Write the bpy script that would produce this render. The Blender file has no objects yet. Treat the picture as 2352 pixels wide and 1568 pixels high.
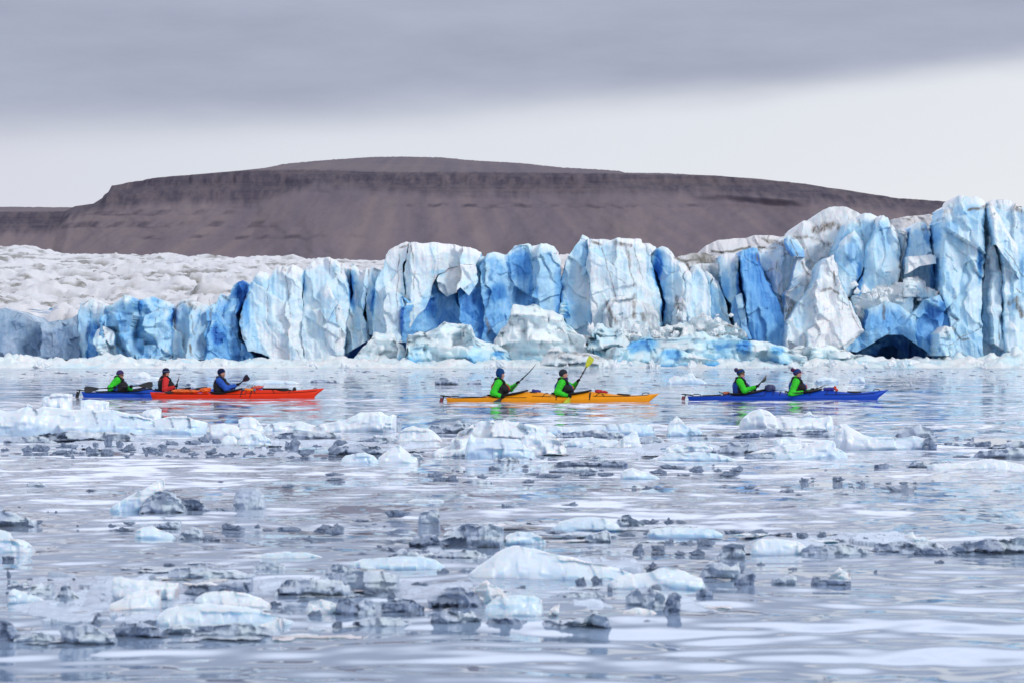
import bpy, math, random
import numpy as np

# ------------------------------------------------------------------ camera, sky, sun, exposure
W2, HOR, F, H, CX = 2352.0, 826.0, 6533.33, 1.2, 1176.0     # photograph measured in a 2352-wide frame
scene = bpy.context.scene
cam = bpy.data.cameras.new('camera'); camo = bpy.data.objects.new('camera', cam)
scene.collection.objects.link(camo); scene.camera = camo
camo.location = (0, 0, H); camo.rotation_euler = (math.radians(90), 0, 0)
cam.lens = 100; cam.sensor_width = 36; cam.shift_y = 42 / W2
cam.clip_start = 0.5; cam.clip_end = 60000
cam.dof.use_dof = True; cam.dof.focus_distance = 88; cam.dof.aperture_fstop = 9

SUN_EL, SUN_AZ = math.radians(30), math.radians(138)         # azimuth measured clockwise from +Y (behind the camera, to the right)
scene.view_settings.view_transform = 'Standard'; scene.view_settings.look = 'None'
scene.view_settings.exposure = 0.1; scene.view_settings.gamma = 1.0
scene.render.engine = 'CYCLES'
scene.cycles.max_bounces = 12; scene.cycles.diffuse_bounces = 3; scene.cycles.glossy_bounces = 4
scene.cycles.transmission_bounces = 10; scene.cycles.use_denoising = True
scene.cycles.sample_clamp_indirect = 4; scene.cycles.caustics_reflective = False; scene.cycles.caustics_refractive = False

def build_world():
    w = bpy.data.worlds.new('World'); scene.world = w; w.use_nodes = True
    nt = w.node_tree; N = nt.nodes; N.clear()
    def m(op, a, b=None, c=None):
        n = N.new('ShaderNodeMath'); n.operation = op
        for i, v in enumerate((a, b, c)):
            if v is None: continue
            if isinstance(v, (int, float)): n.inputs[i].default_value = v
            else: nt.links.new(v, n.inputs[i])
        return n.outputs[0]
    def ramp(fac, stops, interp='EASE'):
        r = N.new('ShaderNodeValToRGB'); r.color_ramp.interpolation = interp
        e = r.color_ramp.elements
        while len(e) < len(stops): e.new(0.5)
        for el, (p, c) in zip(e, stops): el.position = p; el.color = (*c, 1)
        nt.links.new(fac, r.inputs[0]); return r.outputs[0]
    def mix(fac, a, b):
        n = N.new('ShaderNodeMix'); n.data_type = 'RGBA'
        nt.links.new(fac, n.inputs[0]); nt.links.new(a, n.inputs[6]); nt.links.new(b, n.inputs[7]); return n.outputs[2]
    tc = N.new('ShaderNodeTexCoord'); sep = N.new('ShaderNodeSeparateXYZ')
    nt.links.new(tc.outputs['Generated'], sep.inputs[0])
    x, y, z = sep.outputs
    hl = m('MAXIMUM', m('SQRT', m('ADD', m('MULTIPLY', x, x), m('MULTIPLY', y, y))), 0.001)
    az = m('ARCTAN2', x, y)                       # bearing from the view axis
    el = m('ARCTANGENT', m('DIVIDE', z, hl))      # elevation
    # slow, stretched noise on the cloud base
    comb = N.new('ShaderNodeCombineXYZ'); nt.links.new(m('MULTIPLY', az, 6.0), comb.inputs[0]); nt.links.new(m('MULTIPLY', el, 26.0), comb.inputs[1])
    n1 = N.new('ShaderNodeTexNoise'); n1.inputs['Scale'].default_value = 1.4; n1.inputs['Detail'].default_value = 4; nt.links.new(comb.outputs[0], n1.inputs['Vector'])
    n2 = N.new('ShaderNodeTexNoise'); n2.inputs['Scale'].default_value = 1.5; n2.inputs['Detail'].default_value = 7; n2.inputs['Roughness'].default_value = .6; nt.links.new(comb.outputs[0], n2.inputs['Vector'])
    azc = m('MINIMUM', m('MAXIMUM', az, -0.9), 0.9)
    base = m('ADD', m('ADD', m('MULTIPLY', azc, 0.064), 0.0895), m('MULTIPLY', m('MULTIPLY', azc, azc), 0.06))
    base = m('ADD', base, m('MULTIPLY', m('SUBTRACT', n1.outputs[0], 0.5), 0.012))
    soft = m('MAXIMUM', m('ADD', m('MULTIPLY', azc, -0.022), 0.0125), 0.010)
    cm = N.new('ShaderNodeMapRange'); cm.interpolation_type = 'SMOOTHERSTEP'
    nt.links.new(el, cm.inputs['Value']); nt.links.new(m('SUBTRACT', base, soft), cm.inputs['From Min']); nt.links.new(m('ADD', base, soft), cm.inputs['From Max'])
    cloudmask = cm.outputs[0]
    # clear strip near the horizon: brighter to the right
    azr = m('MULTIPLY_ADD', az, 2.3, 0.5)
    strip = ramp(azr, [(0.0, (0.66, 0.67, 0.76)), (0.35, (0.71, 0.74, 0.81)), (0.75, (0.77, 0.79, 0.84)), (1.0, (0.80, 0.82, 0.86))], 'LINEAR')
    glow = ramp(m('MULTIPLY', el, 9.0), [(0.0, (0.95, 0.94, 0.95)), (0.45, (1.01, 1.01, 1.01)), (0.8, (0.98, 0.98, 0.99))], 'LINEAR')
    mul = N.new('ShaderNodeMix'); mul.data_type = 'RGBA'; mul.blend_type = 'MULTIPLY'; mul.inputs[0].default_value = 1
    nt.links.new(strip, mul.inputs[6]); nt.links.new(glow, mul.inputs[7])
    # grey cloud deck: dark over the near horizon, unseen band above brightened for water
    deck = ramp(el, [(0.0, (0.325, 0.36, 0.47)), (0.06, (0.345, 0.378, 0.49)), (0.13, (0.40, 0.43, 0.55)), (0.19, (0.80, 0.845, 1.0)), (0.34, (0.99, 1.05, 1.24)), (0.62, (0.62, 0.65, 0.74)), (1.0, (0.40, 0.41, 0.46))], 'LINEAR')
    north = m('MULTIPLY', m('SMOOTH_MIN', m('MAXIMUM', m('MULTIPLY_ADD', m('COSINE', az), 1.6, -0.45), 0.0), 1.0, 0.1), 1.0)   # added brightness in the unseen sky ahead, lifts the water's reflections
    hi = N.new('ShaderNodeMapRange'); hi.interpolation_type = 'SMOOTHSTEP'; nt.links.new(el, hi.inputs['Value'])
    hi.inputs['From Min'].default_value = 0.15; hi.inputs['From Max'].default_value = 0.26
    lo_ = N.new('ShaderNodeMapRange'); lo_.interpolation_type = 'SMOOTHSTEP'; nt.links.new(el, lo_.inputs['Value'])
    lo_.inputs['From Min'].default_value = 0.45; lo_.inputs['From Max'].default_value = 0.95; lo_.inputs['To Min'].default_value = 1; lo_.inputs['To Max'].default_value = 0
    gain = m('MULTIPLY_ADD', m('MULTIPLY', m('MULTIPLY', hi.outputs[0], lo_.outputs[0]), north), 0.85, 1.0)
    dn = ramp(n2.outputs[0], [(0.28, (0.88, 0.88, 0.895)), (0.72, (1.10, 1.10, 1.09))], 'LINEAR')
    mul2 = N.new('ShaderNodeMix'); mul2.data_type = 'RGBA'; mul2.blend_type = 'MULTIPLY'; mul2.inputs[0].default_value = 1
    nt.links.new(deck, mul2.inputs[6]); nt.links.new(dn, mul2.inputs[7])
    sc = N.new('ShaderNodeVectorMath'); sc.operation = 'SCALE'; nt.links.new(mul2.outputs[2], sc.inputs[0]); nt.links.new(gain, sc.inputs['Scale'])
    cloudcol = mix(cloudmask, mul.outputs[2], sc.outputs[0])
    sky = N.new('ShaderNodeTexSky'); sky.sky_type = 'NISHITA'; sky.sun_disc = False
    sky.sun_elevation = SUN_EL; sky.sun_rotation = SUN_AZ
    b1 = N.new('ShaderNodeBackground'); b1.inputs[1].default_value = 0.05; nt.links.new(sky.outputs[0], b1.inputs[0])
    b2 = N.new('ShaderNodeBackground'); b2.inputs[1].default_value = 1.0; nt.links.new(cloudcol, b2.inputs[0])
    ms = N.new('ShaderNodeMixShader'); ms.inputs[0].default_value = 0.92        # overcast: little of the clear sky gets through
    nt.links.new(b1.outputs[0], ms.inputs[1]); nt.links.new(b2.outputs[0], ms.inputs[2])
    out = N.new('ShaderNodeOutputWorld'); nt.links.new(ms.outputs[0], out.inputs[0])
build_world()

sun = bpy.data.lights.new('sun', 'SUN'); suno = bpy.data.objects.new('sun', sun); scene.collection.objects.link(suno)
sun.energy = 1.5; sun.angle = math.radians(14); sun.color = (1.0, 0.97, 0.93)
suno.rotation_euler = (math.radians(90) - SUN_EL, 0, math.pi - SUN_AZ)

# ------------------------------------------------------------------ helpers
def dist(y): return F * H / (y - HOR)
def P(x, y, d): return ((x - CX) * d / F, d, H + (HOR - y) * d / F)
CROPS = {4: (0, 545.5, .25634), 5: (545.5, 516.8, .28076), 6: (1119.7, 516.8, .29297), 7: (1693.9, 430.7, .27978), 2: (0, 0, 1.0)}
def conv(c, pts):
    ox, oy, s = CROPS[c]; a = np.array(pts, float); return np.stack([ox + a[:, 0] * s, oy + a[:, 1] * s], 1)

_rng = np.random.RandomState(7)
_perm = np.concatenate([_rng.permutation(256)] * 3)
_g = _rng.normal(size=(256, 3)); _g /= np.linalg.norm(_g, axis=1)[:, None]
def perlin(p, seed=0):
    p = np.asarray(p, float) + seed * 17.31
    i = np.floor(p).astype(np.int64); f = p - i; i &= 255
    u = f * f * f * (f * (f * 6 - 15) + 10); r = 0
    for dx in (0, 1):
        a = _perm[i[..., 0] + dx]; wx = u[..., 0] if dx else 1 - u[..., 0]
        for dy in (0, 1):
            b = _perm[a + i[..., 1] + dy]; wy = u[..., 1] if dy else 1 - u[..., 1]
            for dz in (0, 1):
                g = _g[_perm[b + i[..., 2] + dz]]; wz = u[..., 2] if dz else 1 - u[..., 2]
                r = r + wx * wy * wz * (g[..., 0] * (f[..., 0] - dx) + g[..., 1] * (f[..., 1] - dy) + g[..., 2] * (f[..., 2] - dz))
    return r * 1.5
def fbm(p, o=4, seed=0, gain=.5, lac=2.03):
    r = 0; a = 1; q = np.asarray(p, float)
    for k in range(o): r = r + a * perlin(q, seed + k * 3); a *= gain; q = q * lac
    return r
def ss(a, b, x):
    t = np.clip((x - a) / (b - a), 0, 1); return t * t * (3 - 2 * t)
def hsh(i, j, k):
    return ((np.sin(i * 127.1 + j * 311.7 + k * 74.7) * 43758.5453) % 1.0)
def facets(u, w, seed, slope=.5, curve=.35, hgt=.4, ids=False):
    """creased, nearly flat facets: lower envelope of tilted bowls on a jittered grid (u, w in cells)"""
    iu = np.floor(u); iw = np.floor(w); best = np.full(u.shape, 1e9); ident = np.zeros(u.shape)
    for a in (-1, 0, 1):
        for b in (-1, 0, 1):
            ci = iu + a; cj = iw + b
            su = ci + .15 + .7 * hsh(ci, cj, seed + .1); sw = cj + .15 + .7 * hsh(ci, cj, seed + .2)
            du = u - su; dw = w - sw
            v = hgt * (hsh(ci, cj, seed + .3) - .5) + slope * ((hsh(ci, cj, seed + .4) - .5) * du + (hsh(ci, cj, seed + .5) - .5) * dw) * 2 + curve * (du * du + dw * dw)
            if ids: ident = np.where(v < best, hsh(ci, cj, seed + .7), ident)
            best = np.minimum(best, v)
    return (best - .1, ident) if ids else best - .1

def resample(pts, n, jit=0, seed=0):
    pts = np.asarray(pts, float)
    d = np.r_[0, np.cumsum(np.linalg.norm(np.diff(pts, axis=0), axis=1))]
    t = np.linspace(0, d[-1], n); r = np.stack([np.interp(t, d, pts[:, k]) for k in range(pts.shape[1])], 1)
    if jit:
        q = np.stack([t * .035, np.full(n, seed * 3.7), np.zeros(n)], 1)
        env = np.minimum(1, np.minimum(np.arange(n), np.arange(n)[::-1]) / 4.0)[:, None]
        r[:, 0:1] += env * jit * fbm(q, 4, 11)[:, None]; r[:, 1:2] += env * jit * fbm(q + 50, 4, 12)[:, None]
    return r

def link(name, me, mat=None, parent=None):
    o = bpy.data.objects.new(name, me); scene.collection.objects.link(o)
    if mat is not None: me.materials.append(mat)
    if parent is not None: o.parent = parent
    return o
def raw_mesh(name, V, Fc, smooth=True, attrs=None):
    V = np.asarray(V, np.float32).reshape(-1, 3); Fc = np.asarray(Fc, np.int32); k = Fc.shape[1]; m = len(Fc)
    me = bpy.data.meshes.new(name)
    me.vertices.add(len(V)); me.vertices.foreach_set('co', V.ravel())
    me.loops.add(m * k); me.loops.foreach_set('vertex_index', Fc.ravel())
    me.polygons.add(m); me.polygons.foreach_set('loop_start', np.arange(0, m * k, k, dtype=np.int32))
    me.update(calc_edges=True); me.validate()
    if smooth: me.polygons.foreach_set('use_smooth', np.ones(len(me.polygons), bool))
    for n, v in (attrs or {}).items():
        at = me.attributes.new(n, 'FLOAT', 'POINT'); at.data.foreach_set('value', np.asarray(v, np.float32).ravel())
    return me
def grid_faces(nu, nv, wrap=False):
    i = np.arange(nu - (0 if wrap else 1))[:, None]; j = np.arange(nv - 1)[None, :]
    i2 = (i + 1) % nu
    return np.stack([i * nv + j, i2 * nv + j, i2 * nv + j + 1, i * nv + j + 1], -1).reshape(-1, 4)
def tag(o, label=None, cat=None, group=None, kind=None):
    if label: o['label'] = label
    if cat: o['category'] = cat
    if group: o['group'] = group
    if kind: o['kind'] = kind
    return o
def empty(name, loc, label, cat, group=None, rz=0):
    o = bpy.data.objects.new(name, None); scene.collection.objects.link(o); o.location = loc; o.rotation_euler = (0, 0, rz)
    o.empty_display_size = .2
    return tag(o, label, cat, group)

# ------------------------------------------------------------------ materials
class NT:
    def __init__(s, name):
        s.mat = bpy.data.materials.new(name); s.mat.use_nodes = True; s.nt = s.mat.node_tree; s.N = s.nt.nodes
        s.bsdf = s.N['Principled BSDF']
    def lk(s, a, b): s.nt.links.new(a, b)
    def n(s, t, **kw):
        x = s.N.new(t)
        for k, v in kw.items():
            if hasattr(x, k): setattr(x, k, v)
            else: x.inputs[k.replace('_', ' ')].default_value = v
        return x
    def math(s, op, a, b=0.0):
        x = s.N.new('ShaderNodeMath'); x.operation = op
        for i, v in enumerate((a, b)):
            if isinstance(v, (int, float)): x.inputs[i].default_value = v
            else: s.lk(v, x.inputs[i])
        return x.outputs[0]
    def mix(s, f, a, b, mode='MIX'):
        x = s.N.new('ShaderNodeMix'); x.data_type = 'RGBA'; x.blend_type = mode
        for sock, v in ((x.inputs[0], f), (x.inputs[6], a), (x.inputs[7], b)):
            if isinstance(v, (int, float)): sock.default_value = v
            elif isinstance(v, tuple): sock.default_value = (*v, 1)
            else: s.lk(v, sock)
        return x.outputs[2]
    def noise(s, scale, detail=4, rough=.55, vec=None, sc3=None, dist=0):
        x = s.N.new('ShaderNodeTexNoise'); x.inputs['Scale'].default_value = scale; x.inputs['Detail'].default_value = detail
        x.inputs['Roughness'].default_value = rough; x.inputs['Distortion'].default_value = dist
        if vec is None: vec = s.coord()
        if sc3:
            mp = s.N.new('ShaderNodeMapping'); mp.inputs['Scale'].default_value = sc3; s.lk(vec, mp.inputs[0]); vec = mp.outputs[0]
        s.lk(vec, x.inputs['Vector']); return x.outputs[0]
    def coord(s, which='Object'):
        if not hasattr(s, 'tc'): s.tc = s.N.new('ShaderNodeTexCoord')
        return s.tc.outputs[which]
    def pos(s):
        if not hasattr(s, 'geo'): s.geo = s.N.new('ShaderNodeNewGeometry')
        return s.geo.outputs['Position']
    def attr(s, name):
        x = s.N.new('ShaderNodeAttribute'); x.attribute_name = name; return x.outputs['Fac']
    def ramp(s, f, stops, interp='LINEAR'):
        r = s.N.new('ShaderNodeValToRGB'); r.color_ramp.interpolation = interp; e = r.color_ramp.elements
        while len(e) < len(stops): e.new(.5)
        for el, (p, c) in zip(e, stops): el.position = p; el.color = (*c, 1) if isinstance(c, tuple) else (c, c, c, 1)
        s.lk(f, r.inputs[0]); return r.outputs[0]
    def bump(s, h, strength, distance):
        b = s.N.new('ShaderNodeBump'); b.inputs['Strength'].default_value = strength; b.inputs['Distance'].default_value = distance
        s.lk(h, b.inputs['Height']); s.lk(b.outputs[0], s.bsdf.inputs['Normal']); return b
    def set(s, **kw):
        for k, v in kw.items():
            i = s.bsdf.inputs[k.replace('_', ' ')]
            if isinstance(v, (int, float)): i.default_value = v
            elif isinstance(v, tuple): i.default_value = (*v, 1) if len(v) == 3 and i.type == 'RGBA' else v
            else: s.lk(v, i)
        return s

def glacier_ice():
    t = NT('glacier_ice'); p = t.pos()
    b = t.attr('blue'); d = t.attr('dirt')
    n1 = t.noise(.16, 6, .6, p, (1, 1, .45)); n2 = t.noise(.9, 6, .65, p, (1.3, 1, .35)); n3 = t.noise(3.2, 3, .6, p)
    f = t.math('ADD', b, t.math('MULTIPLY', t.math('SUBTRACT', n1, .5), .75))
    f = t.math('ADD', f, t.math('MULTIPLY', t.math('SUBTRACT', n2, .5), .42))
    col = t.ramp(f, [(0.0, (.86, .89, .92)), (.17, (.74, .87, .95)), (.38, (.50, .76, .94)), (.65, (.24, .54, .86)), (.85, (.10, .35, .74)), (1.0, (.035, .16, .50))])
    gy = t.attr('grey'); col = t.mix(gy, col, t.ramp(t.math('ADD', n1, t.math('MULTIPLY', t.math('SUBTRACT', n2, .5), .5)), [(.3, (.09, .15, .25)), (.5, (.27, .37, .50)), (.72, (.58, .66, .74))]))
    dn = t.noise(1.1, 6, .7, p, (1.6, 1, .5))
    dd = t.math('MULTIPLY', d, t.ramp(dn, [(.32, 0.0), (.62, 1.0)]))
    col = t.mix(dd, col, (.19, .155, .125))
    # faint sediment staining in vertical runs
    st = t.noise(.7, 5, .7, p, (2.4, 1, .12)); stm = t.math('MULTIPLY', t.ramp(st, [(.58, 0.0), (.75, 1.0)]), .12)
    col = t.mix(stm, col, (.55, .53, .52))
    t.set(Base_Color=col, Roughness=.55, Specular_IOR_Level=.35, Subsurface_Weight=.35, Subsurface_Scale=.8)
    t.bsdf.inputs['Subsurface Radius'].default_value = (.25, .65, 1.0)
    h = t.math('ADD', t.math('MULTIPLY', n2, 1.0), t.math('MULTIPLY', n3, .45))
    t.bump(h, .42, .45); return t.mat
def snow_ice():
    t = NT('weathered_surface_ice'); p = t.pos(); d = t.attr('dirt'); b = t.attr('blue')
    n1 = t.noise(.11, 6, .6, p); n2 = t.noise(.8, 5, .65, p)
    f = t.math('ADD', b, t.math('MULTIPLY', t.math('SUBTRACT', n1, .5), .5))
    col = t.ramp(f, [(0.0, (.79, .785, .81)), (.25, (.74, .775, .83)), (.5, (.52, .70, .88)), (.75, (.22, .47, .78)), (1.0, (.06, .22, .55))])
    dn = t.noise(.5, 6, .7, p)
    dd = t.math('MULTIPLY', d, t.ramp(dn, [(.25, 0.15), (.5, 1.0)]))
    col = t.mix(dd, col, (.22, .215, .19)); t.set(Base_Color=col, Roughness=.6, Specular_IOR_Level=.25)
    t.bump(t.math('ADD', n2, t.math('MULTIPLY', n1, 1.0)), .7, .5); return t.mat
def rock():
    t = NT('mountain_rock'); p = t.pos(); c = t.attr('cliff'); g = t.attr('gully')
    st = t.noise(1, 5, .6, p, (.0018, .0018, .085)); ns = t.noise(.012, 8, .62, p); n2 = t.noise(1, 6, .7, p, (.05, .02, .010)); n4 = t.noise(.11, 7, .75, p); big = t.noise(.0035, 4, .55, p)
    f = t.math('ADD', t.math('MULTIPLY', g, .5), t.math('ADD', t.math('MULTIPLY', ns, .25), t.math('MULTIPLY', big, .32)))
    tal = t.ramp(f, [(.25, (.128, .112, .150)), (.5, (.180, .152, .180)), (.66, (.215, .180, .194)), (.85, (.250, .208, .210))])
    tal = t.mix(t.math('MULTIPLY', t.ramp(n4, [(.56, 0.0), (.72, 1.0)]), .40), tal, (.10, .088, .115))
    cl = t.ramp(st, [(.3, (.056, .052, .082)), (.48, (.095, .081, .108)), (.55, (.064, .057, .086)), (.72, (.125, .105, .120))])
    cl = t.mix(t.ramp(n2, [(.42, 0.0), (.66, .75)]), cl, (.175, .145, .160))
    cl = t.mix(t.math('MULTIPLY', t.ramp(n4, [(.5, 0.0), (.66, 1.0)]), .35), cl, (.07, .062, .09))
    col = t.mix(c, tal, cl); t.set(Base_Color=col, Roughness=.9, Specular_IOR_Level=.1)
    t.bump(t.math('ADD', ns, t.math('MULTIPLY', n4, .35)), .5, 5); return t.mat
def water_mat():
    """ripples too fine to model are given as small random tilts of the surface normal"""
    t = NT('sea_water'); p = t.pos(); far = t.attr('far')
    def tilt(sc3, detail, rough=.55):
        x = t.N.new('ShaderNodeTexNoise'); x.inputs['Scale'].default_value = 1; x.inputs['Detail'].default_value = detail; x.inputs['Roughness'].default_value = rough
        mp = t.N.new('ShaderNodeMapping'); mp.inputs['Scale'].default_value = sc3; t.lk(p, mp.inputs[0]); t.lk(mp.outputs[0], x.inputs['Vector'])
        v = t.N.new('ShaderNodeVectorMath'); v.operation = 'SUBTRACT'; t.lk(x.outputs['Color'], v.inputs[0]); v.inputs[1].default_value = (.5, .5, .5); return v.outputs[0]
    def sc(v, f):
        m = t.N.new('ShaderNodeVectorMath'); m.operation = 'SCALE'; t.lk(v, m.inputs[0])
        if isinstance(f, (int, float)): m.inputs['Scale'].default_value = f
        else: t.lk(f, m.inputs['Scale'])
        return m.outputs[0]
    def add(a, b):
        m = t.N.new('ShaderNodeVectorMath'); m.operation = 'ADD'; t.lk(a, m.inputs[0]); t.lk(b, m.inputs[1]); return m.outputs[0]
    patch = t.ramp(t.noise(1, 4, .6, p, (.05, .016, 1)), [(.38, .35), (.6, 1.0)])
    fine = sc(tilt((2.2, 2.8, 1), 4), t.math('MULTIPLY', far, patch))
    broad = sc(tilt((.45, .30, 1), 3), t.math('MULTIPLY', far, .45))
    mini = sc(tilt((7, 8, 1), 2), .018)
    tot = add(add(sc(fine, .95), broad), mini)
    fl = t.N.new('ShaderNodeVectorMath'); fl.operation = 'MULTIPLY'; t.lk(tot, fl.inputs[0]); fl.inputs[1].default_value = (1, 1, 0)
    nm = add(t.geo.outputs['Normal'], fl.outputs[0]); nn = t.N.new('ShaderNodeVectorMath'); nn.operation = 'NORMALIZE'; t.lk(nm, nn.inputs[0])
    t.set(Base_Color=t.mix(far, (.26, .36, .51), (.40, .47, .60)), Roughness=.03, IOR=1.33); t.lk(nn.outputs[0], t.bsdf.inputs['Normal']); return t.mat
M_ICE, M_SNOW, M_ROCK, M_WATER = glacier_ice(), snow_ice(), rock(), water_mat()
# ------------------------------------------------------------------ the setting: water, mountains, glacier
def build_water():
    ys = np.concatenate([np.linspace(1700, 845, 800), HOR + np.geomspace(19, .9, 60)[1:]])
    d = dist(ys); nu = 760
    t = np.linspace(-1, 1, nu); s = np.sign(t) * (np.abs(t) * .75 + .25 * np.abs(t) ** 3)
    X = s[:, None] * (d[None, :] * .30 + 3); Y = np.repeat(d[None, :], nu, 0)
    rng = np.random.RandomState(3)
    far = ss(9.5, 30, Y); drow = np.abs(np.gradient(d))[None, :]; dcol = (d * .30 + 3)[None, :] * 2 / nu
    Z = np.zeros_like(X)
    calm = .62 + .38 * ss(-.2, .35, perlin(np.stack([X * .11, Y * .05, X * 0], -1), 5))      # slicks between the rippled patches
    for k in range(80):
        lam = .22 * (10 / .22) ** (rng.rand()); th = rng.normal(0.25, .75); kx, ky = math.sin(th) * 2 * math.pi / lam, math.cos(th) * 2 * math.pi / lam
        amp = (.017 if lam < 1.6 else .011) * lam ** .85 * (.6 + .8 * rng.rand()) / (2 * math.pi) * (1.0 if lam < 3.5 else .5)
        fade = ss(2.2, 5.0, lam / (drow * abs(math.cos(th)) + dcol * abs(math.sin(th)) + 1e-6))
        wob = perlin(np.stack([X / (lam * 7), Y / (lam * 7), X * 0 + k], -1), 9)
        Z += amp * fade * np.sin(kx * X + ky * Y + rng.rand() * 6.28 + 2.2 * wob) * (.65 + .7 * wob) * (calm if lam < 2.5 else 1)
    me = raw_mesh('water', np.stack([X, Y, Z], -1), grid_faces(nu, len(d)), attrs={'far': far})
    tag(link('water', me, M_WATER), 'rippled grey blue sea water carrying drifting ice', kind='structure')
build_water()

def build_mountain(name, label, sky, top, bot, D, nx, x0, x1, seed, base_y=600, bands=()):
    xs = np.linspace(x0, x1, nx); f = lambda pts: np.interp(xs, *np.array(pts, float).T)
    wx = (xs - CX) * D / F
    ysk, ytop, ybot = f(sky), np.maximum(f(top), f(sky) + 1), f(bot)
    q = np.stack([xs * .05, xs * 0, xs * 0], 1)
    ybot0 = ybot.copy(); ysk = ysk + .9 * fbm(q * 2, 4, seed); ytn = ytop + 2.2 * fbm(q * 2.2, 4, seed + 1); ybn = ybot + 10 * fbm(q * 1.3, 5, seed + 2)
    rows = []
    zz = lambda y, d: H + (HOR - y) * d / F
    def add(y, d, cl): rows.append((y, d, cl))
    nc, nl, ntl = 8, 34, 110
    add(ysk * 0 + 830, np.full(nx, D + 1500.), 0 * xs)
    for k in range(nc):
        t = k / nc; add(ysk + (ytop - ysk) * t, D + 420 * (1 - t) + 0 * xs, .25 + 0 * xs)
    for k in range(nl):
        t = k / nl; add(ytop + (ybot - ytop) * t, D - 90 * t + 0 * xs, np.ones(nx))
    dep = (base_y - ybot0) * D / F * 1.55
    for k in range(ntl):
        t = k / (ntl - 1); tt = t ** 1.12; add(ybot + (base_y + 25 - ybot) * t, D - 90 - dep * tt, np.zeros(nx))
    Y = np.array([r[0] for r in rows]).T; Dm = np.array([r[1] for r in rows]).T; C = np.array([r[2] for r in rows]).T.copy()
    X = np.repeat(wx[:, None], Y.shape[1], 1); Z = H + (HOR - Y) * Dm / F * (D / Dm) ** 0
    Z0 = Z.copy(); C = np.maximum(.25 * (Y < ytn[:, None]), ss(-1, 2, Y - ytn[:, None]) * (1 - ss(-16, 14, Y - ybn[:, None])))
    r = np.arange(Y.shape[1]); isc = ((r > nc) & (r <= nc + nl))[None, :]; ist = (r > nc + nl)[None, :]
    tt = np.clip((r - nc - nl) / ntl, 0, 1)[None, :]
    # columns and buttresses on the cliff, chutes running down the scree, slightly slanted
    flu = 1 - np.abs(perlin(np.stack([X * .022, Z * .003, X * 0], -1), seed)) * 2; flu2 = fbm(np.stack([X * .07, Z * .012, X * 0], -1), 4, seed + 4)
    Dm = Dm + isc * (1 - ss(.55, 1, (r - nc) / nl))[None, :] * (-4 * flu - 5 * flu2 + 4 * np.sin(Z * .22 + 2 * flu2))
    slant = X + 1.1 * (Z - Z.max()) * np.clip((X + 150) / 450, -1, 1)
    g0 = perlin(np.stack([slant * .045, Z * .004, X * 0], -1), seed + 16); g1 = perlin(np.stack([slant * .018, Z * .0016, X * 0], -1), seed + 6); g2 = fbm(np.stack([slant * .055, Z * .004, X * 0], -1), 4, seed + 7)
    g3 = fbm(np.stack([X * .004, Z * .006, X * 0], -1), 3, seed + 9)
    Dm = Dm + ist * ss(0, .12, tt) * (-.4 * g2 - 30 * g3 - 7 * fbm(np.stack([X * .02, Z * .03, X * 0], -1), 4, seed + 19))
    for (bx0, bx1, byo, bh, amp) in bands:           # stepped ledges of rock showing through the scree
        m = ist * ss(bx0, bx0 + 60, xs)[:, None] * (1 - ss(bx1 - 160, bx1, xs)[:, None])
        yy = byo + 5 * fbm(np.stack([xs * .02, xs * 0, xs * 0], 1), 3, seed + 13)[:, None]
        s = m * ss(yy - bh, yy - bh * .4, Y) * (1 - ss(yy, yy + bh * .3, Y)); C = np.maximum(C, s * np.clip(.15 + 1.5 * (g2 + .1), 0, .8)); Dm = Dm - s * 2
    me = raw_mesh(name, np.stack([X, Dm, Z0], -1), grid_faces(nx, Y.shape[1])[:, ::-1], attrs={'cliff': np.clip(C * (1 + .3 * flu2), 0, 1), 'gully': .55 + .26 * g2 + .12 * g1 + .22 * g3})
    tag(link(name, me, M_ROCK), label, kind='structure')
SKY = [(-500, 482), (0, 477), (100, 476), (165, 476), (172, 470), (190, 470), (215, 464), (238, 452), (246, 440), (252, 437), (256, 424), (330, 414), (360, 406), (480, 393), (560, 386), (600, 377), (680, 370), (740, 366), (820, 361), (900, 360), (1000, 362), (1080, 369), (1200, 375), (1300, 385), (1400, 390), (1446, 393), (1452, 397), (1560, 398), (1640, 402), (1800, 411), (1850, 420), (1900, 430), (1990, 441), (2060, 454), (2170, 462), (2250, 466), (2400, 475), (2700, 490), (3100, 505)]
build_mountain('mountain', 'long flat topped brown mountain with dark cliff band and scree slopes', SKY,
    [(-500, 490), (150, 486), (172, 474), (215, 468), (250, 442), (256, 427), (360, 409), (560, 392), (700, 390), (900, 396), (1100, 396), (1300, 398), (1450, 400), (1640, 404), (1850, 422), (2060, 456), (2400, 478), (3100, 507)],
    [(-500, 540), (150, 532), (180, 500), (250, 486), (330, 470), (450, 462), (600, 470), (680, 440), (740, 428), (900, 440), (1050, 444), (1300, 450), (1400, 440), (1640, 446), (1850, 462), (2060, 486), (2400, 500), (3100, 520)],
    4300, 900, -420, 2800, 3, bands=((120, 760, 520, 16, 1), (60, 620, 492, 14, 1), (300, 900, 547, 9, 1), (900, 1700, 475, 8, 1)))
build_mountain('far_plateau', 'low distant rock plateau beyond the left end of the mountain', [(-900, 480), (-300, 474), (20, 476), (80, 477), (160, 477), (400, 482), (700, 490)],
    [(-900, 490), (-300, 484), (20, 485), (160, 486), (400, 490), (700, 500)], [(-900, 520), (-300, 516), (20, 520), (160, 524), (400, 530), (700, 540)], 6500, 260, -700, 700, 21)

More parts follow.
